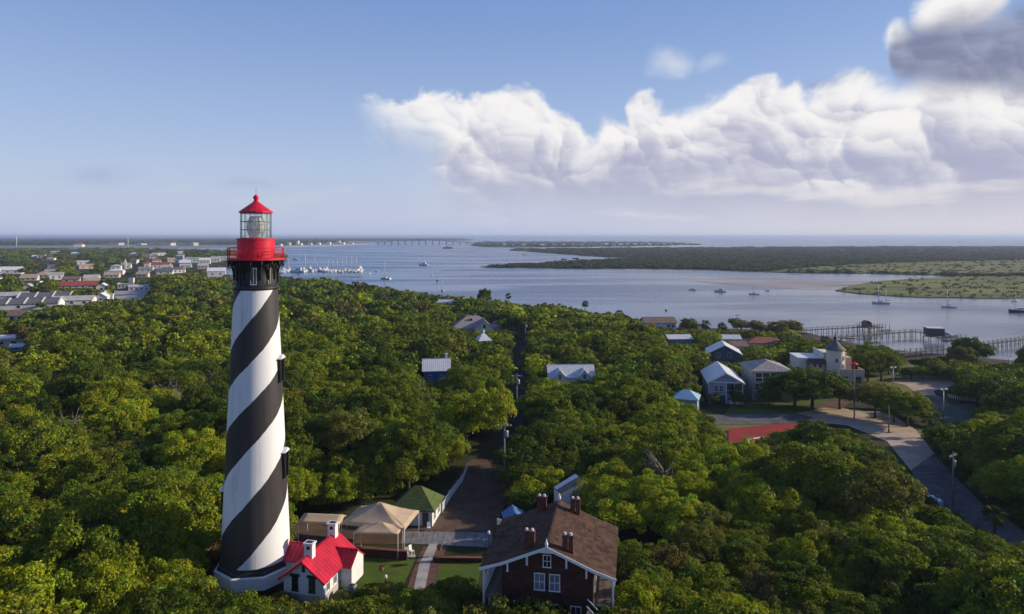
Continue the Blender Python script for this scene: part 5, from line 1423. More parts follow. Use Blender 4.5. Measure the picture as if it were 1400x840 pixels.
PROTO = {'s': sailboat(), 's2': sailboat(12, 15, HULLW, True), 'sd': sailboat(11, 15, HULLB), 'm': motorboat(), 'md': motorboat(9, HULLG, False), 'mo': motorboat(9, HULLW, False)}
USED = set()
def boat(kind, u, v, rz, size, lab, group=None, cat=None):
    x, y = PW(u, v)
    src = PROTO[kind]; sc = size / (11.0 if kind in ('s', 'sd') else 12.0 if kind in ('s2', 'm') else 9.0)
    if kind not in USED:
        USED.add(kind); r = src; r.location = (x, y, WZ); r.rotation_euler = (0, 0, rz); r.scale = (sc,) * 3
    else: r = dup(src, (x, y, WZ), rz, scale=sc)
    for k in ('label', 'category', 'group'):
        if k in r: del r[k]
    tag(r, lab, cat or ('sailboat' if kind[0] == 's' else 'motorboat'), group)
    return r
A = 'boats lying at anchor'
boat('s', 527, 382.0, R(150), 15.0, 'white sailboat alone on blue water right of the marina', A)
boat('sd', 597.5, 384.0, R(100), 9.5, 'dark hulled sailboat on the blue water nearest the wooded shore bend', A)
boat('s', 590.6, 377.0, R(80), 7.0, 'small white sailboat just behind the dark hulled sailboat', A)
boat('s', 604.8, 398.0, R(120), 7.5, 'small white sailboat with bare mast closest to the white shore roof', A)
boat('m', 579, 363.0, R(170), 17.0, 'white cabin cruiser alone in mid water left of the far point', A)
boat('mo', 515.0, 371.3, R(20), 7.0, 'small white boat next to the marina end', A)
boat('mo', 505.5, 374.6, R(60), 5.0, 'tiny white boat nearest the marina end', A)
boat('md', 612.0, 340.0, R(10), 40.0, 'dark barge far out below the long bridge', A, 'barge')
boat('md', 787.0, 354.2, R(20), 16.0, 'dark boat in the bay between two wooded fingers of land', A)
boat('md', 771.0, 355.2, R(-20), 13.0, 'smaller dark boat left of its twin in the wooded bay', A)
boat('md', 717.0, 349.0, R(30), 12.0, 'tiny dark boat off the upper wooded finger of land', A)
boat('md', 911.0, 424.5, R(70), 5.2, 'small dark skiff with a standing helm nearest the brown waterfront roof', A)
boat('mo', 947.0, 397.0, R(160), 7.5, 'small white motorboat left of the white yacht', A)
boat('m', 984.5, 399.2, R(160), 10.5, 'white motor yacht below the tip of the sandbar', A)
boat('s', 1031.0, 403.0, R(175), 9.0, 'white sailboat with leaning mast in front of the sandbar', A).rotation_euler = (R(-9), 0, R(175))
boat('mo', 1050.0, 398.2, R(10), 5.0, 'tiny white dinghy at the sandbar edge right of a sailboat', A)
boat('s2', 1204.0, 415.5, R(165), 12.0, 'two masted white ketch anchored off the marsh point', A)
boat('s', 1297.0, 421.0, R(165), 9.5, 'white sailboat with tall mast off the marsh bank', A)
boat('md', 1392.0, 427.5, R(178), 12.5, 'long dark workboat at the right edge below the marsh', A, 'workboat')
b_ = boat('s', 1388.0, 412.5, R(20), 7.0, 'pale sailboat behind the long dark workboat', A)
MAR = 'boats moored in the marina'
def at_dock(i, n): return 'berth %d' % i
sail_u = [(394.0, 22), (417.5, 30), (430.5, 22), (434.5, 17), (448.5, 19), (455.5, 17), (461.5, 20), (467.8, 23), (474.0, 24), (480.6, 23), (487.5, 23)]
for i, (u, L_) in enumerate(sail_u):
    lab = {0: 'white sailboat moored closest to the lighthouse gallery', 1: 'largest white sailing yacht with the tallest mast in the marina', 8: 'sailboat with a dark sail cover near the right end of the marina row',
           10: 'white sailboat at the outer right end of the marina row'}.get(i, 'white sailboat in the middle of the crowded marina row')
    boat('sd' if i == 8 else 's', u, 371.5 + 1.2 * math.sin(i * 2.1), R(-80 + 12 * math.sin(i * 3.7)), L_ * .68, lab, MAR)
for i, (u, v, L_, rz_b) in enumerate([(383, 373.5, 22, 20), (390, 371.0, 20, 40), (396, 369.8, 20, -70), (407, 372.6, 30, 175), (413, 370.6, 22, 160), (424.5, 370.2, 24, -60), (427.5, 372.3, 20, -75), (438, 371.4, 24, -60), (443.5, 372.2, 26, -70), (446, 370.2, 22, -100), (452.5, 372.3, 18, -80),
                                    (458.5, 372.0, 20, -80), (464.7, 372.6, 20, -80), (471.0, 371.8, 22, -80), (477.3, 372.2, 22, -80), (484.0, 372.4, 20, -80), (491.0, 371.2, 30, -100), (493.5, 372.6, 20, -80)]):
    lab = {3: 'long white motor yacht broadside at the left end of the marina row', 16: 'big white motor yacht closing the right end of the marina', 0: 'white motor yacht peeping from behind the lighthouse gallery brackets'}.get(i, 'white motor yacht tightly moored in the marina row')
    boat('m', u, v, R(rz_b), L_ * .72, lab, MAR)
boat('m', 440.0, 386.0, R(170), 10.0, 'white cruiser at the short jetty below the marina', MAR)
boat('mo', 445.0, 387.0, R(170), 8.0, 'white open boat beside the cruiser below the marina', MAR)
boat('s', 456.0, 386.0, R(160), 9.0, 'white sailboat anchored between the jetty and the treetops', MAR)
boat('m', 488.0, 396.5, R(170), 12.5, 'white cruiser showing just above the treetops below the marina', MAR)
boat('mo', 497.5, 397.5, R(10), 8.0, 'white launch right of the cruiser above the treetops', MAR)
boat('mo', 404.5, 355.2, R(10), 14.0, 'white launch under way beyond the marina', A)

# ---------------------------------------------------------------- docks, piers, bridge
PIERW = mat('pier_timber', (0.17, 0.145, 0.125), rough=0.9, var=0.35, scale=1.2)
def plank_run(name, lab, P, deck, w, step, post_up=0.0, rail=True, cat='pier', m=None, th_=0.25):
    """timber pier on paired piles: deck, rail, each pile a part"""
    m = m or PIERW
    o = Vector((P[0][0], P[0][1], WZ)); r = thing(name, lab, cat, tuple(o))
    d_ = MB([m]); rl_ = MB([m]); pile = None; zz = deck - WZ
    for i in range(len(P) - 1):
        a, c = Vector((*P[i], 0)) - Vector((o.x, o.y, 0)), Vector((*P[i + 1], 0)) - Vector((o.x, o.y, 0))
        L = (c - a).length; d = (c - a) / L; n = Vector((-d.y, d.x, 0))
        M = Matrix(((d.x, n.x, 0, a.x), (d.y, n.y, 0, a.y), (0, 0, 1, 0), (0, 0, 0, 1)))
        d_.M = rl_.M = M
        d_.box(0, L, -w / 2, w / 2, zz - th_, zz)
        if rail:
            for s in (-1, 1): rl_.box(0, L, s * w / 2 - .05, s * w / 2 + .05, zz + .95, zz + 1.05)
        k = 0.0
        while k <= L + .01:
            for s in (-1, 1):
                p = a + d * k + n * s * (w / 2 + .12)
                if pile is None:
                    pb = MB([m]); pb.tube([(0, 0, -1.2), (0, 0, zz + (1.05 if rail else .1) + post_up)], 0.15, 6); pile = pb.build('pile', r); pile.location = p
                else:
                    q = pile.copy(); COL.objects.link(q); q.location = p; q.parent = r
            k += step
    d_.build('deck', r)
    if rail: rl_.build('rail', r)
    return r
DK = -3.5
plank_run('pier', 'long timber pier leading to the red-brown boathouse ruin', [PW(1090, 452.0, DK), PW(1140, 449.2, DK), PW(1196, 446.4, DK)], DK, 2.2, 3.6)
plank_run('pier', 'long timber pier leading to the square grey boathouse', [PW(1112, 464.0, DK), PW(1185, 458.0, DK), PW(1250, 453.4, DK), PW(1268, 455.6, DK)], DK, 2.2, 4.0)
plank_run('pier', 'nearest timber pier running out to the right edge of the water', [PW(1216, 484.5, DK), PW(1262, 480.0, DK), PW(1310, 475.5, DK), PW(1420, 461.5, DK)], DK, 2.2, 3.6, 0.3)
plank_run('pier', 'low straight timber walkway between the two long piers', [PW(1150, 462.6, -4.6), PW(1178, 463.2, -4.6)], -4.6, 1.6, 4.0, rail=False)
x_, y_ = PW(1188, 448, DK)
plank_run('pier_platform', 'cluttered platform of tall piles at the end of the farther pier', [PW(1180, 447.6, DK), PW(1201, 446.6, DK)], DK, 8.0, 1.7, 1.2, cat='platform')
br_ = thing('boathouse', 'small ruined red-brown boathouse on the piles at the farther pier end', 'boathouse', (*PW(1187, 447.2, DK), DK), 0.1)
b = MB([TERRA]); b.box(-2.6, 0.6, -2, 2, 0, 2.2); b.build('wall', br_); b = MB([BROWNSH]); gable_roof(b, 3.2, 4.0, 2.2, 1.1, .3, .1, cx=-1.0); b.build('roof', br_)
bo_ = thing('boathouse', 'square grey boathouse with flat pale roof at the pier end', 'boathouse', (*PW(1277, 458.5, DK), DK), R(-12))
b = MB([mat('boathouse_boards', (0.10, 0.085, 0.075), rough=0.9, var=0.3, scale=1)]); b.box(-3.6, 3.6, -3.2, 3.2, 0, 3.6); b.build('wall', bo_)
b = MB([PALEMET]); b.box(-3.8, 3.8, -3.4, 3.4, 3.6, 3.8); b.build('roof', bo_)
b = MB([BEIGE]); b.box(3.61, 3.68, -2.2, 2.2, 0.2, 3.2); b.build('door', bo_)
plank_run('pier_platform', 'low timber platform under the square grey boathouse', [PW(1266, 458.2, DK), PW(1288, 460.2, DK)], DK - .01, 9.0, 3.2, rail=False, cat='platform')
plank_run('floating_dock', 'low brown floating dock right of the square boathouse', [PW(1291, 464.6, -5.3), PW(1322, 461.0, -5.3)], -5.3, 2.6, 3.9, 1.6, rail=False, cat='dock')
plank_run('floating_dock', 'small floating dock with two tall piles off the farther pier', [PW(1203, 451.5, -5.3), PW(1217, 451.0, -5.3)], -5.3, 2.6, 4.8, 3.0, rail=False, cat='dock')
boat('m', 1295.5, 461.6, R(-30), 9.0, 'white cabin boat on the dock beside the square boathouse')
plank_run('marina_dock', 'long dark floating breakwater below the marina row', [PW(409, 379.6, -5.2), PW(450, 379.0, -5.2), PW(496, 378.4, -5.2)], -5.2, 4.0, 9.0, 1.0, rail=False, cat='dock')
plank_run('marina_dock', 'pale pontoon behind the moored boats of the marina', [PW(386, 371.6, -5.2), PW(440, 371.2, -5.2), PW(496, 370.2, -5.2)], -5.2, 3.0, 14.0, 2.0, rail=False, cat='dock', m=CONC)
plank_run('jetty', 'short dark jetty on tall piles below the marina', [PW(411, 386.0, -4.5), PW(424, 385.2, -4.5)], -4.5, 3.0, 5.0, 3.0, rail=False, cat='jetty')

bz = thing('bridge', 'long low road bridge across the inlet on the horizon', 'bridge', (*PW(585, 334, WZ), WZ))
o = Vector(bz.location); b = MB([CONC]); n = 60; BP = []
for i in range(n + 1):
    u = 512 + (652 - 512) * i / n; x, y = PW(u, 334.8 - .2 * i / n, WZ)
    hgt = 8 + 27 * math.exp(-((u - 575) / 55) ** 2); BP.append((x - o.x, y - o.y, hgt))
for i in range(n):
    a, c = Vector(BP[i]), Vector(BP[i + 1])
    b.add([a + Vector((0, -7, 0)), c + Vector((0, -7, 0)), c + Vector((0, 7, 0)), a + Vector((0, 7, 0)), a + Vector((0, -7, -4)), c + Vector((0, -7, -4)), c + Vector((0, 7, -4)), a + Vector((0, 7, -4))],
          [(0, 1, 2, 3), (7, 6, 5, 4), (0, 4, 5, 1), (2, 6, 7, 3)])
b.build('deck', bz)
for i in range(2, n, 4):
    q = MB([CONC]); p = Vector(BP[i]); q.box(p.x - 2.5, p.x + 2.5, p.y - 5, p.y + 5, -1, p.z - 4); q.build('pier', bz)

# ---------------------------------------------------------------- the town on the left
def banned0(x, y):
    return any(poly_sd([(x, y)], q)[0] > -6 for q in BAN)

DARKR = ribbed('dark_grey_roof', (0.155, 0.148, 0.155), axis=0, pitch=0.8, depth=0.3, rough=0.7, var=0.2, line=0.8)
LIGHTR = mat('pale_flat_roof', (0.50, 0.47, 0.44), rough=0.8, var=0.15, scale=0.3)
WHITER = mat('white_flat_roof', (0.76, 0.75, 0.73), rough=0.7, var=0.10, scale=0.3)
TANR = mat('tan_roof', (0.42, 0.33, 0.25), rough=0.85, var=0.2, scale=0.4)
PINKW = mat('pink_stucco', (0.62, 0.50, 0.43), rough=0.85, var=0.1, scale=0.4)
REDR = mat('dull_red_roof', (0.36, 0.075, 0.055), rough=0.75, var=0.2, scale=0.4)
TWHITE = mat('town_white_wall', (0.74, 0.72, 0.68), rough=0.8, var=0.1, scale=0.3)

def town(u0, u1, vb, hpx, d, wall, roof, style, rise, label, name='house', cat='house', rz=R(21), ridge='x', nwin=3, zb=None, wins=True):
    """building whose foot shows at row vb between columns u0..u1, hpx rows high to the eaves"""
    uc = (u0 + u1) / 2
    p = G(uc, vb); s = p.y / FPX
    w, h = (u1 - u0) * s, hpx * s
    wn = [('front', (k - (nwin - 1) / 2) * w / (nwin + .3), h * .55, min(2.0, w / (nwin * 2.2)), min(1.8, h * .4)) for k in range(nwin)] if wins else []
    r = house(name, label, cat, p.x, p.y + d / 2, w, d, h, rise, wall, roof, rz=rz, ridge=ridge, style=style, over=0.5, windows=wn, rl=max(0, w - d))
    lo_ = vb - hpx * (.35 if name != 'house' else .6)
    keep([(u0, vb - hpx - rise / s), (u1, vb - hpx - rise / s), (u1, lo_), (u0, lo_)], p.y - 1)
    return r
def warehouse(u0, u1, vb, hpx, d, label, ribs=5, roof=None):
    r = town(u0, u1, vb, hpx, d, TWHITE, roof or DARKR, 'gable', 3.0, label, 'warehouse', 'warehouse', nwin=4)
    p = G((u0 + u1) / 2, vb); s = p.y / FPX; w = (u1 - u0) * s; h = hpx * s
    for k in range(ribs + 1):
        x = -w / 2 + w * k / ribs
        b = MB([TWHITE])
        kk = 3.0 / (d / 2)
        b.slab([(x - .5, -d / 2 - .6, h - .5 * kk + .5), (x + .5, -d / 2 - .6, h - .5 * kk + .5), (x + .5, 0, h + 3.55), (x - .5, 0, h + 3.55)], 0.35)
        b.slab([(x - .5, d / 2 + .6, h - .5 * kk + .5), (x + .5, d / 2 + .6, h - .5 * kk + .5), (x + .5, 0.01, h + 3.55), (x - .5, 0.01, h + 3.55)], 0.35)
        b.build('roof_rib', r)
    return r
warehouse(-60, 62, 425, 8.5, 17, 'nearest long warehouse with dark grey roof and white ribs at the left edge', 6)
town(68, 116, 418, 7, 16, TWHITE, LIGHTR, 'gable', 2.6, 'warehouse with pale roof right of the nearest ribbed warehouse', 'warehouse', 'warehouse', nwin=3)
warehouse(26, 127, 411.5, 5.5, 18, 'farther long warehouse with dark grey roof and white ribs', 5)
town(-45, 22, 412, 6.5, 16, TWHITE, LIGHTR, 'gable', 2.4, 'warehouse with pale roof at the left edge behind the ribbed one', 'warehouse', 'warehouse')
town(126, 141, 412.5, 6, 12, TWHITE, WHITER, 'gable', 2.8, 'bright white gabled hall closing the right end of the warehouse rows', 'hall', 'hall', ridge='y', nwin=1)
town(146, 152, 410, 6.5, 5, TWHITE, WHITER, 'flat', 0.4, 'small white kiosk box beside the pale parking lot', 'kiosk', 'kiosk', nwin=1)
town(8, 30, 440, 8.5, 9, TWHITE, BROWNSH, 'gable', 2.6, 'white house with brown roof in the trees below the warehouses', rz=R(12), nwin=2)
town(-30, 33, 474, 9, 12, TWHITE, WHITER, 'flat', 0.5, 'white flat roofed building at the left edge among the woods', 'flat_roofed_building', 'building', nwin=4)
town(12, 34, 481, 6.5, 5, TEALW, PALEMET_X, 'gable', 0.9, 'pale blue shed in front of the white flat roofed building', 'shed', 'shed', nwin=2)
town(80, 128, 394, 3.2, 18, TWHITE, REDR, 'gable', 3.8, 'long white building with dull red roof in the left town', 'hall', 'building', nwin=6)
town(89, 103, 386, 6, 12, TWHITE, WHITER, 'flat', 0.5, 'white block rising behind the long dull red roof', 'flat_roofed_building', 'building', nwin=3)
town(112, 130, 386, 6, 12, TWHITE, LIGHTR, 'gable', 3.0, 'white gabled building behind the right end of the dull red roof', nwin=3)
town(129, 143, 398, 5.5, 11, TWHITE, WHITER, 'gable', 3.0, 'white gabled house right of the dull red roof', ridge='y', nwin=1)
town(-8, 22, 375, 5.5, 16, TWHITE, WHITER, 'gable', 4.0, 'white roofed building at the left edge beyond the warehouses', nwin=3)
town(30, 40, 397, 4.5, 9, TWHITE, LIGHTR, 'gable', 2.6, 'little white house among trees behind the farther warehouse', ridge='y', nwin=1)
town(48, 55, 392, 3.5, 9, TWHITE, WHITER, 'gable', 2.2, 'tiny white house left of the dull red roof', ridge='y', nwin=1)
town(25, 45, 384, 3.6, 14, PINKW, TANR, 'gable', 4.0, 'tan roofed building left of two similar ones in the left town', nwin=3)
town(44, 62, 380, 3.4, 14, PINKW, TANR, 'hip', 4.0, 'hipped tan roof in the middle of the tan roofed buildings', nwin=3)
town(58, 72, 377, 4.0, 14, PINKW, TANR, 'gable', 4.2, 'pinkish building with tan roof at the right of its group', nwin=3)
town(42, 48, 353, 2.0, 14, TWHITE, WHITER, 'gable', 3.0, 'lone white roof far in the dark trees at upper left', nwin=1)
town(140, 158, 380, 3.6, 14, PINKW, TANR, 'gable', 4.0, 'tan building among trees right of the long red roof', nwin=3)
town(158, 172, 395, 6, 12, TWHITE, WHITER, 'flat', 0.6, 'white shop with dark openings behind the pale parking lot', 'shop', 'shop', nwin=3)
town(174, 206, 398, 5.5, 12, TWHITE, LIGHTR, 'gable', 2.0, 'white shop row with red posts right of the parking lot', 'shop', 'shop', nwin=5)
sg = thing('sign_tower', 'white square sign tower above the white shop row', 'sign tower', (*G(180, 396).xy, G(180, 396).z))
s_ = G(180, 396).y / FPX
b = MB([TWHITE]); b.box(-3.2 * s_, 3.2 * s_, -1, 1, 8 * s_, 16 * s_); b.build('panel', sg); b = MB([REDR]); b.box(-3 * s_, -2 * s_, -.8, .8, -1, 8 * s_); b.box(2 * s_, 3 * s_, -.8, .8, -1, 8 * s_); b.build('legs', sg)
keep([(176, 380), (184, 380), (184, 390), (176, 390)], G(180, 396).y - 2)
rw = town(196, 228, 368, 6, 16, TWHITE, REDR, 'gable', 3.4, 'white building with red roof and red corner tower beyond the shops', 'hall', 'building', nwin=6)
town(196, 203, 369, 9, 8, TWHITE, REDR, 'hip', 4.0, 'red capped corner tower of the white building beyond the shops', 'tower', 'tower', nwin=1)
ch_ = town(163, 175, 368, 4.5, 14, CREAM, TANR, 'gable', 4.0, 'small cream church in the trees left of the red roofed white building', 'church', 'church', nwin=2)
p = G(168, 369); s_ = p.y / FPX
b = MB([TWHITE]); b.box(-1.6, 1.6, -9, -6, -1, 10 * s_); b.lathe([(1.9, 10 * s_), (0.05, 15 * s_)], 4, c=(0, -7.5), smooth=False, a0=PI / 4); b.build('steeple', ch_)
town(212, 232, 375.5, 4, 14, TWHITE, DARKR, 'gable', 4.0, 'low dark grey roof with white gable below the red roofed white building', ridge='x', nwin=2)
town(243, 257, 366, 6.5, 16, TEALW, WHITER, 'gable', 4.0, 'teal building with white roof near the inner basin', nwin=3)
town(248, 270, 359.5, 6, 18, TWHITE, WHITER, 'flat', 0.8, 'long white building behind the teal one', 'flat_roofed_building', 'building', nwin=5)
town(270, 284, 361.5, 5.5, 18, TWHITE, WHITER, 'gable', 4.0, 'white boat hall left of the inner basin', 'boat_hall', 'building', nwin=3)
town(286, 298, 359, 5, 18, TWHITE, LIGHTR, 'gable', 4.0, 'white hall with pale roof at the inner basin', 'boat_hall', 'building', nwin=3)
town(297, 318, 356.5, 5, 20, TWHITE, WHITER, 'flat', 0.8, 'white block just left of the lighthouse gallery', 'flat_roofed_building', 'building', nwin=4)
town(268, 281, 368, 4.5, 16, PINKW, LIGHTR, 'gable', 3.0, 'pale low building in front of the white boat halls', nwin=3)
town(281, 304, 379, 8, 16, TWHITE, WHITER, 'gable', 4.0, 'large white shed on the edge of the inner basin', 'shed', 'shed', nwin=2)
town(240, 250, 373, 3.5, 12, CREAM, TANR, 'gable', 3.0, 'small tan roof among trees below the teal building', nwin=2)
town(206, 214, 350, 2.4, 18, TWHITE, LIGHTR, 'gable', 3.0, 'pale roof alone in the dark far trees', nwin=1)
town(98, 108, 338.8, 4.2, 60, TWHITE, REDR, 'hip', 10, 'white hotel with reddish roof across the far river marsh', 'hotel', 'hotel', nwin=3, wins=False)
for (u0_, u1_, v_, h_, l_) in ((150, 166, 335.4, 2.2, 'long white building on the far shore left of the others'), (190, 197, 336, 2.0, 'short white building on the far shore'), (205, 222, 336, 2.8, 'long pale building in the middle of the far shore'),
                             (223, 237, 336, 3.0, 'pinkish long building in the middle of the far shore'), (245, 262, 336.2, 2.2, 'low white building on the far shore left of a taller one'), (261, 268, 336.2, 3.4, 'tall white end block of the far shore buildings')):
    x_, y_ = PW((u0_ + u1_) / 2, v_, -5.4); s = y_ / FPX
    house('block', l_, 'building', x_, y_, (u1_ - u0_) * s, 60, h_ * s * .75, 6, PINKW if 'pink' in l_ else BEIGE, LIGHTR, z0=-5.4, style='flat')
for (u_, v_, h_, l_) in ((22.5, 338, 15, 'thin radio mast standing on the far left shore'), (175, 338, 12, 'thin mast on the far shore behind the church'),):
    x_, y_ = PW(u_, v_, -5.4); r = thing('radio_mast', l_, 'mast', (x_, y_, -5.4)); b = MB([MAST]); b.tube([(0, 0, 0), (0, 0, h_ * y_ / FPX)], [2.0, 1.0], 6); b.build('mast', r)
sheet('parking_lot', uvs([(156, 397), (202, 398), (196, 411), (168, 413), (158, 408)]), CONC, 0.15, 25)
keep([(156, 397), (202, 398), (196, 408), (160, 408)], 600)
for i, (u0_, v_, w_, h_) in enumerate([(668, 336.2, 3, 2.0), (690, 336.8, 4, 2.4), (702, 337.4, 3, 2.8), (716, 336.9, 5, 2.0), (731, 336.0, 3, 2.4), (742, 337.6, 6, 2.2), (757, 336.4, 3, 2.8), (771, 336.9, 4, 1.8), (783, 335.6, 4, 2.4), (796, 337.0, 3, 2.0),
                                     (815, 336.4, 12, 3.2), (829, 336.6, 5, 2.6), (839, 336.3, 4, 3.0), (849, 336.5, 5, 2.2), (858, 336.1, 4, 3.0), (868, 336.3, 5, 2.4), (878, 336.0, 4, 2.6), (888, 336.0, 4, 2.0), (898, 335.8, 4, 2.2), (908, 335.6, 3, 1.8), (918, 335.5, 3, 1.4)]):
    x_, y_ = PW(u0_, v_, -5.4); s = y_ / FPX
    house('beach_house', 'tan apartment block, the widest on the far beach point' if i == 10 else 'pale little building in the row on the far beach point', 'building', x_, y_, w_ * s, 30, h_ * s, 4, PINKW if i == 10 else TWHITE,
          TANR if i == 10 else (WHITER if i % 3 else LIGHTR), z0=-5.4, style='gable' if i % 2 else 'flat', ridge='x', group='buildings on the far beach point')
for i, (u0_, v_, w_, h_) in enumerate([(384, 336.4, 3, 2), (395, 335.6, 4, 3), (407, 335.2, 3, 5), (411, 335.6, 4, 2), (424, 335.2, 5, 2), (436, 335.0, 4, 2.2), (450, 334.7, 4, 2.8), (463, 334.6, 4, 4.5), (469, 334.6, 4, 2.5), (481, 334.2, 4, 1.6)]):
    x_, y_ = PW(u0_, v_, -5.4); s = y_ / FPX
    house('shore_house', {2: 'slim white tower block on the far beach left of the bridge', 7: 'tallest pale block on the far beach nearest the bridge'}.get(i, 'pale building on the far beach left of the bridge'), 'building', x_, y_, w_ * s, 30, h_ * s, 4, PINKW if i % 3 == 1 else TWHITE, LIGHTR, z0=-5.4, style='flat' if i in (2, 7) else 'gable', ridge='x', group='buildings on the far beach left of the bridge')

TC = 'small houses in the trees of the left town'
gt = np.random.default_rng(21)
TSET = [(TWHITE, WHITER), (TWHITE, LIGHTR), (PINKW, TANR), (TWHITE, DARKR), (CREAM, BROWNSH), (TWHITE, PALEMET_X)]
TLAB = ['small house with bright white roof among the trees of the left town', 'small white house with pale beige roof among the left town trees', 'small pinkish house with tan roof among the left town trees',
        'small white house with dark grey roof among the left town trees', 'small cream house with brown roof among the left town trees', 'small white house with shiny metal roof among the left town trees']
taken = []
for k in range(400):
    u = gt.uniform(-20, 318); v = 347 + 46 * gt.random() ** 1.2
    if u > 205 and v > 378: continue
    if any(abs(u - a) < 9 and abs(v - b_) < 4.5 for a, b_ in taken): continue
    if banned0(*G(u, v).xy): continue
    taken.append((u, v)); i = int(gt.integers(6)); s = G(u, v).y / FPX
    w_ = gt.uniform(11, 19); h_ = gt.uniform(3.6, 6)
    t_ = town(u - w_ / s / 2, u + w_ / s / 2, v, h_ / s, gt.uniform(9, 13), TSET[i][0], TSET[i][1], ['gable', 'hip', 'gable', 'flat'][int(gt.integers(4))], 2.6 if True else 0, TLAB[i], rz=R(gt.uniform(5, 40)), nwin=2)
    t_['group'] = TC
    if len(taken) >= 34: break

def TOWN(x, y):
    return 1.0

# ---------------------------------------------------------------- trees
def leaf_mat(name, obj_color):
    m = bpy.data.materials.new(name); m.use_nodes = True
    t = m.node_tree; t.nodes.clear(); N = NT(t)
    c = N.n('ShaderNodeAttribute', None, attribute_name='tint', attribute_type='GEOMETRY').outputs['Color']
    if obj_color:
        oc = N.n('ShaderNodeObjectInfo').outputs['Color']
        c = N.mix(1.0, c, oc, 'MULTIPLY')
    d = N.n('ShaderNodeBsdfPrincipled', {'Base Color': c, 'Roughness': 0.55, 'Specular IOR Level': 0.10})
    tr = N.n('ShaderNodeBsdfTranslucent', {'Color': N.mix(1.0, c, (1.35, 1.40, 0.45), 'MULTIPLY')})
    mx = N.n('ShaderNodeMixShader', {0: 0.30})
    t.links.new(d.outputs[0], mx.inputs[1]); t.links.new(tr.outputs[0], mx.inputs[2])
    t.links.new(mx.outputs[0], N.n('ShaderNodeOutputMaterial').inputs[0])
    return m
LEAF_O = leaf_mat('leaves', True)
LEAF_S = leaf_mat('woodland_leaves', False)

def leaves_at(P, Nn, size, g, jit=0.55, asp=0.62):
    """one leaf spray (a small rhombus) per point P, facing roughly along Nn"""
    n = len(P)
    nn = Nn + g.normal(size=(n, 3)) * jit
    nn /= np.linalg.norm(nn, axis=1, keepdims=True) + 1e-9
    a = np.cross(nn, g.normal(size=(n, 3))); a /= np.linalg.norm(a, axis=1, keepdims=True) + 1e-9
    b_ = np.cross(nn, a)
    s = (size * g.uniform(0.6, 1.35, n))[:, None] if np.isscalar(size) else (size * g.uniform(0.6, 1.35, n))[:, None]
    V = np.empty((n, 4, 3))
    V[:, 0] = P - a * s * .5; V[:, 1] = P + b_ * s * asp * .5 + a * s * .08; V[:, 2] = P + a * s * .5 - nn * s * .12; V[:, 3] = P - b_ * s * asp * .5 + a * s * .08
    return V.reshape(-1, 3)

def crown_arrays(R_, Hc, nclump, per, leaf, g, lop=0.4, rc=(0.24, 0.46), droop=-0.35, squash=1.0):
    """crown of separate leafy boughs on an uneven dome; returns vertices, per-vertex tint (1 = plain)"""
    Vs, Ts = [], []
    ga = PI * (3 - math.sqrt(5)); off = g.random() * 6.28
    lopx, lopy = g.normal(size=2) * lop * R_ * .4
    for k in range(nclump):
        f = (k + 0.5) / nclump
        z = 1 - f * 1.25                                   # +1 top .. -0.25 skirt
        a = off + k * ga + g.normal() * .35
        rr = math.sqrt(max(0.0, 1 - max(z, -0.2) ** 2))
        rad = g.uniform(0.58, 1.14)
        c = np.array([rr * math.cos(a) * R_ * rad + lopx * max(z, 0), rr * math.sin(a) * R_ * rad + lopy * max(z, 0), z * Hc * (rad if z > 0 else .8)])
        cr = R_ * g.uniform(*rc) * (0.85 + .3 * rr)
        m = max(6, int(per * (cr / (R_ * .32)) ** 2))
        d = g.normal(size=(m, 3)); d[:, 2] = np.where(d[:, 2] < droop, -d[:, 2] * .6, d[:, 2])
        c[0] *= squash ** .5; c[1] /= squash ** .5
        out = c / (np.linalg.norm(c) + 1e-6)
        d += out * 0.45
        d /= np.linalg.norm(d, axis=1, keepdims=True)
        lump = 1 + 0.16 * np.sin(d[:, 0] * 5 + k) * np.cos(d[:, 1] * 5 + 2 * k) + 0.12 * np.sin(d[:, 2] * 7 + k)
        P = c + d * (cr * lump * g.uniform(0.72, 1.06, m) ** .6)[:, None] * np.array([1, 1, .8])
        Vs.append(leaves_at(P, d, leaf, g))
        ct = g.uniform(0.74, 1.22); hue = g.normal() * .10
        lt = ct * g.uniform(0.65, 1.35, m)
        T = np.stack([lt * (1 + hue + g.normal(size=m) * .06), lt, lt * (1 - hue)], 1)
        Ts.append(np.repeat(T, 4, axis=0))
    m = int(per * nclump * .10)                            # leaves inside the crown, tinted darker to paint in its inner shade
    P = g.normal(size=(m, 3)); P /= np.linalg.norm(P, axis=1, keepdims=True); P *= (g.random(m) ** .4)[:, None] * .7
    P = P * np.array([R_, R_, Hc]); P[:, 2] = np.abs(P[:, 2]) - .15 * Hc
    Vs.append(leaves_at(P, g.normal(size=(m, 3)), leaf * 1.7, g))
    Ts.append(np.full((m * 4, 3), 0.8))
    V = np.concatenate(Vs)
    return V, np.concatenate(Ts)

def quads(n): return np.arange(n * 4, dtype=np.int32).reshape(-1, 4)

def crown_mesh(name, seed, R_=4.5, Hc=3.6, nclump=46, per=150, leaf=0.36, **kw):
    V, T = crown_arrays(R_, Hc, nclump, per, leaf, np.random.default_rng(seed), **kw)
    return np_mesh(name, V, quads(len(V) // 4), LEAF_O, T)

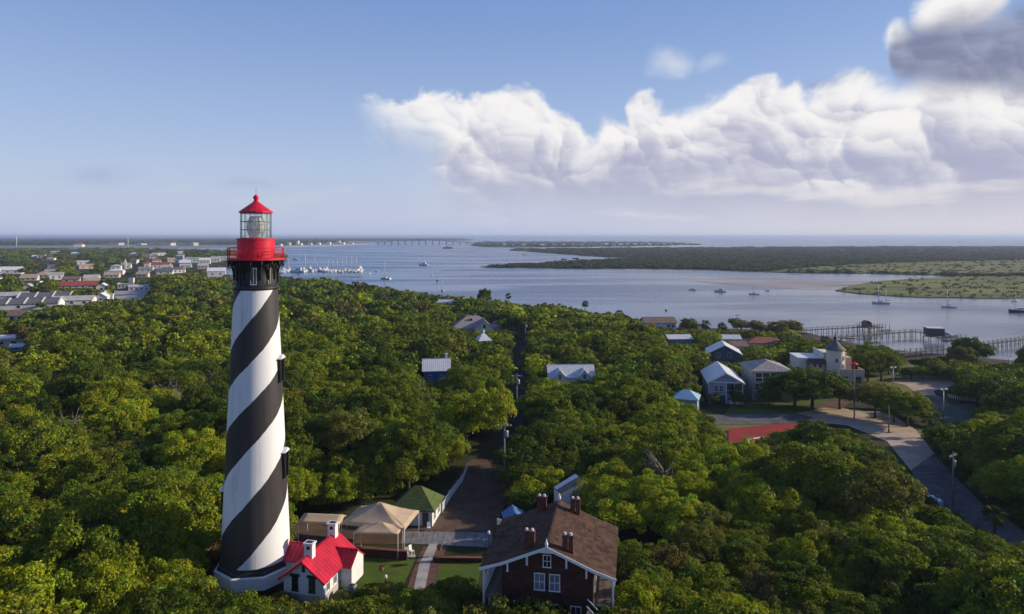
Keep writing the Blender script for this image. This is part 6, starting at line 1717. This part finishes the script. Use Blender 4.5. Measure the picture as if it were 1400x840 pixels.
def trunk_mesh(name, seed, base=4.6, r=0.28, spread=2.2):
    g = np.random.default_rng(seed); b = MB([BARK])
    lean = g.normal(size=2) * .25
    top = (lean[0], lean[1], base * .6)
    b.tube([(0, 0, -.6), (lean[0] * .3, lean[1] * .3, base * .25), top], [r * 1.35, r, r * .8], 8)
    n = int(g.integers(3, 6))
    for k in range(n):
        a = 6.28 * k / n + g.normal() * .3
        e = (top[0] + math.cos(a) * spread, top[1] + math.sin(a) * spread, base * 1.15 + g.random())
        m = (top[0] + math.cos(a) * spread * .5 + g.normal() * .15, top[1] + math.sin(a) * spread * .5 + g.normal() * .15, base * .85)
        b.tube([top, m, e], [r * .65, r * .45, r * .18], 6)
    o = b.build(name); me = o.data; bpy.data.objects.remove(o)
    return me

BASE_R, BASE_H, BASE_C = 4.5, 3.4, 4.3          # prototype: crown radius, half height of its dome, height of its centre
CROWNS = [crown_mesh('crown', 100 + i, nclump=(92, 120, 74, 104)[i % 4], per=(330, 270, 380, 300)[i % 4], leaf=0.30, Hc=BASE_H * (0.8, 1.0, 1.2)[i % 3],
                     rc=((0.14, 0.29), (0.12, 0.26), (0.15, 0.34), (0.13, 0.30))[i % 4], lop=(0.2, 0.6, 0.9)[i % 3], squash=(1.0, 0.8, 1.2, 0.72)[(i * 3) % 4]) for i in range(14)]
TRUNKS = [trunk_mesh('trunk', 300 + i, BASE_C) for i in range(4)]
TONES = {'bright yellow green': (0.262, 0.300, 0.017), 'fresh green': (0.160, 0.200, 0.015), 'deep green': (0.086, 0.125, 0.013), 'dull olive': (0.155, 0.162, 0.028), 'brownish olive': (0.175, 0.150, 0.042)}
TONE_N = list(TONES); TONE_P = [0.17, 0.38, 0.29, 0.135, 0.025]

# image outlines that must stay in view are collected in KEEP; a candidate tree is lowered until it hides none of them
CA = np.linspace(0, 2 * PI, 14, endpoint=False)
def pip(px_, py_, poly):
    ins = np.zeros(len(px_), dtype=bool); n = len(poly)
    for i in range(n):
        a, b_ = poly[i], poly[(i + 1) % n]
        c = (a[1] > py_) != (b_[1] > py_)
        xs = a[0] + (py_ - a[1]) / (b_[1] - a[1] + 1e-12) * (b_[0] - a[0])
        ins ^= c & (px_ < xs)
    return ins
KEEPV = [np.concatenate([p, (p + np.roll(p, -1, 0)) / 2, p.mean(0)[None], (p + p.mean(0)) / 2]) for p, _ in KEEP]
def hides(x, y, z, r, hc, cz):
    r = r * 1.3; hc = hc * 1.58
    s = FPX / y
    cu, cv = UC + x * s, HV + (CZ - z - cz) * s
    pu = np.concatenate([cu + np.cos(CA) * r * s * 1.02, [cu], cu + np.cos(CA) * r * s * .55])
    sa = np.sin(CA); pv = np.concatenate([cv - np.where(sa > 0, sa * hc, sa * cz * .6) * s * 1.05, [cv], cv - np.where(sa > 0, sa * hc, sa * cz * .6) * s * .55])
    for (poly, depth), pv_ in zip(KEEP, KEEPV):
        if y > depth: continue
        if cu + r * s < poly[:, 0].min() or cu - r * s > poly[:, 0].max() or cv - hc * s * 1.1 > poly[:, 1].max() or cv + cz * s < poly[:, 1].min(): continue
        if pip(pu, pv, poly).any(): return True
        if (((pv_[:, 0] - cu) / (r * s)) ** 2 + ((pv_[:, 1] - cv) / (hc * s)) ** 2 < 0.9).any(): return True
    return False
BANB = [(q, q.min(0) - 4, q.max(0) + 4) for q in BAN]
def banned(x, y, m):
    for q, lo, hi in BANB:
        if lo[0] <= x <= hi[0] and lo[1] <= y <= hi[1] and poly_sd([(x, y)], q)[0] > -m: return True
    return False

class Hash:
    def __init__(self, c): self.c, self.d = c, {}
    def near(self, x, y, r):
        i0, i1 = int((x - r) // self.c), int((x + r) // self.c); j0, j1 = int((y - r) // self.c), int((y + r) // self.c)
        for i in range(i0, i1 + 1):
            for j in range(j0, j1 + 1):
                yield from self.d.get((i, j), ())
    def put(self, x, y, r): self.d.setdefault((int(x // self.c), int(y // self.c)), []).append((x, y, r))
hh = Hash(12.0)

# ---------------------------------------------------------------- palms and single trees
def palm(x, y, h, lab, seed, cr=2.2, group='cabbage palms'):
    g_ = np.random.default_rng(seed)
    r = thing('palm_tree', lab, 'palm tree', (x, y, H(x, y)), g_.random() * 6, group)
    b = MB([BARK]); b.tube([(0, 0, -.3), (.05, 0, h * .5), (0.1, .05, h)], [.26, .2, .2], 8); b.build('trunk', r)
    Vs = []; Ts = []
    for k in range(34):
        a = k * 2.4; e = g_.uniform(-.9, 1.25); L = cr * g_.uniform(.8, 1.1)
        base = np.array([.1, .05, h]); d = np.array([math.cos(a) * math.cos(e), math.sin(a) * math.cos(e), math.sin(e)])
        side = np.array([-math.sin(a), math.cos(a), 0])
        for m in range(7):                                  # fan blades of a frond
            f = (m - 3) / 3
            dd = d + side * f * .75; dd /= np.linalg.norm(dd)
            p0 = base + d * L * .35; p1 = p0 + dd * L * .45; p2 = p0 + dd * L * .75 + np.array([0, 0, -.22 * L])
            w_ = np.cross(dd, d + np.array([0, 0, .5])); w_ = w_ / (np.linalg.norm(w_) + 1e-6) * .09 * L
            Vs.append(np.array([p0, p1 + w_, p2, p1 - w_])); Ts.append(np.full((4, 3), g_.uniform(.7, 1.3)))
    V = np.concatenate(Vs)
    c = link('crown', np_mesh('palm_crown', V, quads(len(V) // 4), LEAF_O, np.concatenate(Ts)), r)
    c.color = (0.085, 0.105, 0.028, 1)
    hh.put(x, y, 1.5)
for i, (u, v, hpx_, lab, cr) in enumerate([(1004, 553, 24, 'palm in front of the pale blue gabled house', 1.9), (976, 557, 20, 'short palm at the left corner of the pale blue gabled house', 1.9), (1271, 599, 32, 'palm beside the sandy road below the green court', 1.7),
        (1360, 742, 48, 'palm at the lower right bend of the shaded road', 1.8), (965, 455, 16, 'tallest palm on the waterfront behind the teal house', 2.8), (987, 455, 13, 'palm with round head on the waterfront right of the tallest one', 2.8),
        (800, 430, 18, 'lone palm against the water right of the street end', 2.6), (847, 438, 13, 'palm at the shore left of the brown waterfront roof', 2.6), (695, 420, 18, 'palm at the head of the street against the water', 2.6),
        (716, 462, 20, 'palm beside the top of the shaded street', 2.4), (1128, 476, 16, 'palm right behind the cream tower house wing', 2.4), (955, 470, 14, 'palm beside the white metal roofs', 2.2)]):
    p = G(u, v); s = p.y / FPX
    palm(p.x, p.y, max(2.5, hpx_ * s - cr * .6), lab, 400 + i, cr)

SINGLE = []
def lone(u, vb, r, tone, lab, ky=1.0, trunk=True):
    p = G(u, vb)
    SINGLE.append((p.x, p.y, p.z, r, tone, lab, ky)); hh.put(p.x, p.y, r)
lone(1110, 560, 7.6, 2, 'big dark live oak with visible trunk on the bright lawn before the tower house', 0.85)
lone(1086, 556, 6.4, 2, 'dark oak merging with the left side of the big lawn oak', 0.85)
lone(1148, 560, 5.0, 2, 'dark oak at the right side of the big lawn oak', 0.95)
lone(1196, 572, 5.2, 3, 'olive tree leaning over the sandy road behind the short grey pole')
lone(1240, 584, 5.0, 1, 'round green tree beside the sandy road in front of the dry grass')
lone(1222, 578, 3.6, 1, 'small green tree between two round ones beside the sandy road')
lone(1010, 556, 2.0, 2, 'dark shrub at the foot of the grey-green house wall')
lone(1052, 557, 2.6, 2, 'dark round bush in front of the grey-green house garage')
lone(662, 424, 4.2, 2, 'dark upright cedar against the water left of the street head', 1.9)
lone(680, 424, 3.2, 4, 'brownish round tree right of the dark cedar at the shore', 1.2)
lone(943, 458, 4.4, 3, 'round dark tree at the waterfront right of the brown roof')
lone(1013, 457, 4.4, 3, 'round olive tree at the waterfront right of the palms')
lone(1038, 458, 3.6, 3, 'small olive tree at the waterfront by the lone pole')
lone(1062, 465, 4.5, 4, 'brownish tree above the terracotta roof near the shore')
lone(1082, 462, 5.0, 3, 'olive tree at the start of the farther pier')
lone(1330, 505, 5.2, 2, 'dark pine-like tree standing up against the water near the nearest pier', 1.3)
lone(1316, 508, 4.2, 3, 'thin topped tree beside the dark pine-like one by the water', 1.3)
for i, (u, vb, r) in enumerate([(1186, 524, 5.4), (1205, 522, 5.8), (1176, 514, 5.0), (1196, 510, 5.6), (1215, 512, 4.2)]):
    lone(u, vb, r, 1 if i % 2 else 2, ['left front tree of the clump right of the tower house', 'front right tree of the clump beside the tower house', 'tree hugging the tower house terrace', 'topmost tree of the clump right of the tower house', 'right edge tree of the clump by the dry grass'][i], 1.05)
for i, (u, vb, r) in enumerate([(1246, 520, 2.6), (1262, 520, 2.8), (1280, 519, 3.2), (1296, 520, 3.4), (1268, 508, 2.6), (1288, 506, 2.8), (1252, 504, 2.2)]):
    lone(u, vb, r, 1 if i % 2 else 2, ['dark rounded bush at the left end of the hedge-like row by the sandy lane', 'second bush of the row behind the sandy lane', 'third dense bush of the row behind the sandy lane', 'right end bush of the row behind the sandy lane', 'bush behind the row near the pier start', 'bush by the shore behind the right end of the row', 'small bush by the dry grass near the shore'][i], 0.9)
lone(1254, 700, 1.9, 2, 'small dark bush at the road edge near the parked pale blue car')

# bare branching trees standing among the green ones
TWIG = mat('pale_dead_wood', (0.26, 0.22, 0.18), rough=0.95, var=0.3, scale=2)
def bare_tree(u, v, h, lab, seed):
    p = G(u, v); g_ = np.random.default_rng(seed)
    r = thing('bare_tree', lab, 'tree', tuple(p), 0, 'bare trees in the wood')
    b = MB([TWIG]); b.tube([(0, 0, -.3), (.1, 0, h * .45), (.15, .1, h * .65)], [.24, .17, .1], 7); b.build('trunk', r)
    b = MB([TWIG])
    for k in range(16):
        a = g_.random() * 6.28; z0_ = h * g_.uniform(.35, .68); L = h * g_.uniform(.22, .42); e = g_.uniform(.5, 1.2)
        p0 = Vector((.1, .05, z0_)); p1 = p0 + Vector((math.cos(a) * math.cos(e), math.sin(a) * math.cos(e), math.sin(e))) * L
        b.tube([p0, p0.lerp(p1, .5) + Vector(g_.normal(size=3)) * .12, p1], [.09, .06, .025], 5)
        for m in range(5):
            q0 = p0.lerp(p1, g_.uniform(.35, .95)); q1 = q0 + (Vector((math.cos(a), math.sin(a), .9)) + Vector(g_.normal(size=3)) * .8).normalized() * L * .42
            b.tube([q0, q1], [.04, .015], 4)
    b.build('branches', r)
for i, (u, v, h, lab) in enumerate([(252, 590, 11.5, 'pale bare tree standing out of the wood left of the lighthouse'), (228, 575, 11.0, 'grey leafless tree left of the pale bare one beyond the lighthouse shadow'), (276, 562, 11.0, 'thin bare tree nearest the lighthouse shaft on its left'),
                                  (95, 640, 11.0, 'bare tree in the broad green wood at far left'), (470, 640, 11.5, 'bare twiggy tree behind the tan tents wood'), (905, 700, 11.0, 'bare grey tree on the near slope right of the brick house')]):
    bare_tree(u, v, h, lab, 700 + i)
g = np.random.default_rng(77)
PLANTED = []            # (x, y, z, radius, tone)
def in_zone(x, y):
    u = UC + FPX * x / y
    return -110 < u < 1510
def try_plant(x, y, r, pack, rmin=1.5, tone=None):
    if not in_zone(x, y): return False
    if y > 700 and UC + FPX * x / y > 420: return False
    if poly_sd([(x, y)], SHORE_A)[0] < 5: return False
    z = H(x, y)
    if 7 < x < 48 and 72 < y < 104: r = min(r, 3.3)
    if banned(x, y, r * .35): return False
    while hides(x, y, z, r, BASE_H * r / BASE_R, BASE_C * r / BASE_R):
        r *= 0.84
        if r < rmin: return False
    if banned(x, y, min(r, 3.0) * .6): return False
    for (a, b_, c) in hh.near(x, y, r + 7):
        if (a - x) ** 2 + (b_ - y) ** 2 < (pack * (r + c)) ** 2: return False
    hh.put(x, y, r)
    if tone is None:
        q = mnoise.noise(Vector((x * .02, y * .02, 3.1)))
        pr = np.array(TONE_P); pr = pr * np.array([1 + 1.6 * max(0, q), 1, 1 + 1.2 * max(0, -q), 1 + max(0, -q), 1]); 
        u_, v_ = px(x, y, z + 5)
        if 835 < u_ < 1035 and 535 < v_ < 720: pr = pr * np.array([3.0, 1.6, .3, .5, .4])
        elif 1035 < u_ < 1265 and 585 < v_ < 690: pr = pr * np.array([.15, .7, 1.8, 1.8, .5])
        elif u_ > 1265: pr = pr * np.array([.4, 1, 1.8, .8, .3])
        elif u_ < 290 and v_ > 620: pr = pr * np.array([1.8, 1.4, .8, .6, .3])
        pr /= pr.sum()
        tone = int(g.choice(5, p=pr))
    PLANTED.append((x, y, z, r, tone))
    return True
for Y_ in (68.5, 72.5, 76.0):
    for u_ in range(410, 900, 20):
        try_plant((u_ + g.uniform(-6, 6) - UC) / FPX * Y_, Y_ + g.uniform(-1, 1), g.uniform(3.4, 4.4), 0.42, 1.2)
for y0_, y1_, n_, rlo, rhi, pack in ((52, 150, 6000, 2.4, 6.6, 0.47), (150, 330, 8500, 3.0, 6.6, 0.52), (330, 700, 7500, 4.0, 7.5, 0.62), (700, 2600, 6000, 7.0, 10.5, 0.60)):
    for _ in range(n_):
        y = math.sqrt(g.uniform(y0_ ** 2, y1_ ** 2)); x = g.uniform(-0.87, 0.87) * y
        dens = TOWN(x, y) if y > 200 else 1.0
        if g.random() > dens: continue
        try_plant(x, y, rlo + (rhi - rlo) * g.random() ** 1.3, pack)
print('planted', len(PLANTED))
# the 280 trees that show largest are things of their own; the rest is one wood
def show(p):
    x, y, z, r, t = p
    u, v = px(x, y, z + BASE_C * r / BASE_R)
    if not (-60 < u < 1460 and v < 870): return 0
    return (r / y) ** 2
order = sorted(range(len(PLANTED)), key=lambda i: -show(PLANTED[i]))
NIND = 285
IND = [PLANTED[i] for i in order[:NIND] if show(PLANTED[i]) > 0]
REST = [PLANTED[i] for i in order[len(IND):]]

def zone_of(x, y):
    u, v = px(x, y, 4)
    if v > 795 and 395 < u < 860: return 'in the front row before the two houses'
    if u < 300:
        if v > 700: return 'in the woodland left of the lighthouse base'
        if v > 600: return 'left of the lower lighthouse shaft'
        return 'beyond the lighthouse shadow'
    if u < 430: return 'right behind the striped lighthouse shaft'
    if u < 660:
        if v > 640: return 'behind the tan tents and the green-roofed cottage'
        if v > 560: return 'between the lighthouse and the shaded street'
        return 'in the wood left of the street'
    if u < 860:
        if v > 700: return 'against the dark side of the brick house'
        if v > 590: return 'just behind the brick house and white shed'
        return 'in the wood right of the shaded street'
    if u < 1060:
        if v > 720: return 'in the near slope right of the brick house'
        if v > 590: return 'in the bright slope below the blue houses'
        return 'in the wood left of the pale blue house'
    if u < 1250:
        if v > 720: return 'in the nearest woodland below the red court'
        return 'in the grove between red court and road'
    if v > 740: return 'in the near corner beside the curving road'
    return 'on the far side of the curving road'

SIZEW = lambda r: 'small' if r < 3.1 else 'medium' if r < 4.3 else 'broad'
proto = {}
for k, (x, y, z, r, t) in enumerate(IND):
    sc = r / BASE_R
    root = bpy.data.objects.new('tree', None); COL.objects.link(root)
    root.location = (x, y, z); root.rotation_euler = (0, 0, g.random() * 6.28); root.scale = (sc * g.uniform(.9, 1.12), sc * g.uniform(.9, 1.12), sc * g.uniform(0.80, 1.22))
    tag(root, '%s %s tree crown %s' % (SIZEW(r), TONE_N[t], zone_of(x, y)), 'tree', 'woodland trees around the lighthouse')
    c = link('crown', CROWNS[k % len(CROWNS)], root, (0, 0, BASE_C))
    tc = TONES[TONE_N[t]]; j = g.uniform(.88, 1.14)
    c.color = (tc[0] * j, tc[1] * j, tc[2] * j, 1)
    link('trunk', TRUNKS[k % len(TRUNKS)], root)

for k, (x, y, z, r, t, lab, ky) in enumerate(SINGLE):
    sc = r / BASE_R
    root = bpy.data.objects.new('tree', None); COL.objects.link(root)
    root.location = (x, y, z); root.rotation_euler = (0, 0, g.random() * 6.28); root.scale = (sc, sc, sc * ky)
    tag(root, lab, 'tree', None)
    c = link('crown', CROWNS[(k * 3) % len(CROWNS)], root, (0, 0, BASE_C)); tc = TONES[TONE_N[t]]; c.color = (tc[0], tc[1], tc[2], 1)
    link('trunk', TRUNKS[k % len(TRUNKS)], root)

# remaining wood, one mesh, leaves sized with distance
def wood(name, trees, lods):
    Vs, Ts = [], []
    protos = {}
    for (x, y, z, r, t) in trees:
        L = next(i for i, l in enumerate(lods) if y < l[0])
        if L not in protos:
            _, ncl, per, leaf = lods[L]
            protos[L] = [crown_arrays(BASE_R, BASE_H, ncl, per, leaf, np.random.default_rng(900 + 10 * L + i), rc=(0.16, 0.34) if ncl > 40 else (0.22, 0.42)) for i in range(6)]
        V, T = protos[L][int(g.integers(6))]
        a = g.random() * 6.28; s = r / BASE_R
        ca, sa = math.cos(a), math.sin(a)
        W_ = np.stack([(V[:, 0] * ca - V[:, 1] * sa) * s + x, (V[:, 0] * sa + V[:, 1] * ca) * s + y, (V[:, 2] * g.uniform(.88, 1.12) + BASE_C) * s * (1.0 if y < 650 else 0.58) + z], 1)
        tc = np.array(TONES[TONE_N[t]]) * g.uniform(.85, 1.15)
        Vs.append(W_.astype(np.float32)); Ts.append((T * tc).astype(np.float32))
    V = np.concatenate(Vs)
    return link(name, np_mesh(name, V, quads(len(V) // 4), LEAF_S, np.concatenate(Ts)))
wd = wood('woodland', REST, [(130, 70, 130, 0.42), (200, 60, 70, 0.58), (300, 42, 42, 0.85), (450, 26, 24, 1.3), (9999, 14, 14, 2.2)])
tag(wd, 'continuous green woodland canopy stretching from the yard to the shore', 'woodland', None, 'stuff')

# scrub on the sandy spit, marsh bushes and far woods: image rows only give the shore, the plants stand on the land
def scatter(name, label, polys, n, rfun, hk, tones, seed, zb=-5.4, leaf=0.5, ncl=5, per=9, holes=()):
    gg = np.random.default_rng(seed)
    Vs, Ts = [], []
    protos = [crown_arrays(1.0, 0.8, ncl, per, leaf, gg) for _ in range(6)]
    for poly in polys:
        lo, hi = poly.min(0), poly.max(0)
        lo = np.array([max(lo[0], -0.95 * hi[1]), max(lo[1], 300)])
        iy0, iy1 = 1 / hi[1], 1 / lo[1]
        cnt = 0; tries = 0
        while cnt < n and tries < n * 12:
            tries += 400
            yy = 1 / gg.uniform(iy0, iy1, 400); xx = gg.uniform(-0.82, 0.82, 400) * yy
            ok = (poly_sd(np.stack([xx, yy], 1), poly) > rfun(yy) * .6)
            for hole in holes: ok &= poly_sd(np.stack([xx, yy], 1), hole) < 0
            for x, y in zip(xx[ok], yy[ok]):
                r = rfun(y) * gg.uniform(.6, 1.5); V, T = protos[int(gg.integers(6))]
                a = gg.random() * 6.28; ca, sa = math.cos(a), math.sin(a)
                Vs.append(np.stack([(V[:, 0] * ca - V[:, 1] * sa) * r + x, (V[:, 0] * sa + V[:, 1] * ca) * r + y, (V[:, 2] + .35) * hk(y) * gg.uniform(.7, 1.3) + zb], 1).astype(np.float32))
                Ts.append((T * np.array(tones[int(gg.integers(len(tones)))])).astype(np.float32)); cnt += 1
                if cnt >= n: break
    V = np.concatenate(Vs)
    o = link(name, np_mesh(name, V, quads(len(V) // 4), LEAF_S, np.concatenate(Ts)))
    tag(o, label, None, None, 'stuff')
    return o
DT = [(0.075, 0.092, 0.028), (0.10, 0.112, 0.034), (0.060, 0.076, 0.024)]
scatter('coastal_scrub', 'dark green scrub covering the low spit across the water', [spit], 5200, lambda y: 5 + y * .0035, lambda y: 2.8, DT, 3, holes=[marsh_up])
scatter('marsh_bushes', 'scattered dark bushes on the upper pale marsh of the spit', [marsh_up], 240, lambda y: 1.2 + y * .0012, lambda y: 1.8, DT, 8, zb=-5.2)
scatter('marsh_bushes', 'scattered low bushes on the pale green marsh', [marsh], 170, lambda y: 0.9 + y * .0012, lambda y: 1.5, [(0.075, 0.09, 0.03), (0.05, 0.065, 0.022)], 4, zb=-5.3)
scatter('far_point_trees', 'low dark trees among the houses of the far beach point', [vilano], 420, lambda y: 10 + y * .002, lambda y: 7.0, DT, 5)
far_poly = np.array([PW(-700, 336.2, -5.4), PW(60, 336, -5.4), PW(150, 334.6, -5.4), PW(330, 335.2, -5.4), PW(400, 335.4, -5.4), PW(470, 332.5, -5.4), PW(470, 330.5, -5.4), PW(640, 329.4, -5.4), PW(640, 328.6, -5.4), (-3000, 33000), (-32000, 33000)])
scatter('far_woods', 'dark wooded mainland along the left horizon', [far_poly], 4200, lambda y: 14 + y * .006, lambda y: 13.0, DT, 6)


# ---------------------------------------------------------------- sea air
hm = bpy.data.materials.new('sea_haze'); hm.use_nodes = True
ht = hm.node_tree; ht.nodes.clear(); N_ = NT(ht)
pv = N_.n('ShaderNodeVolumePrincipled', {'Color': (0.62, 0.74, 1.0, 1.0), 'Density': 0.000085, 'Anisotropy': 0.2})
ht.links.new(pv.outputs[0], N_.n('ShaderNodeOutputMaterial').inputs['Volume'])
b = MB([hm]); b.box(-46000, 46000, -700, 61000, -9.5, 70.0)
tag(b.build('haze'), 'thin pale blue sea haze', None, None, 'stuff')
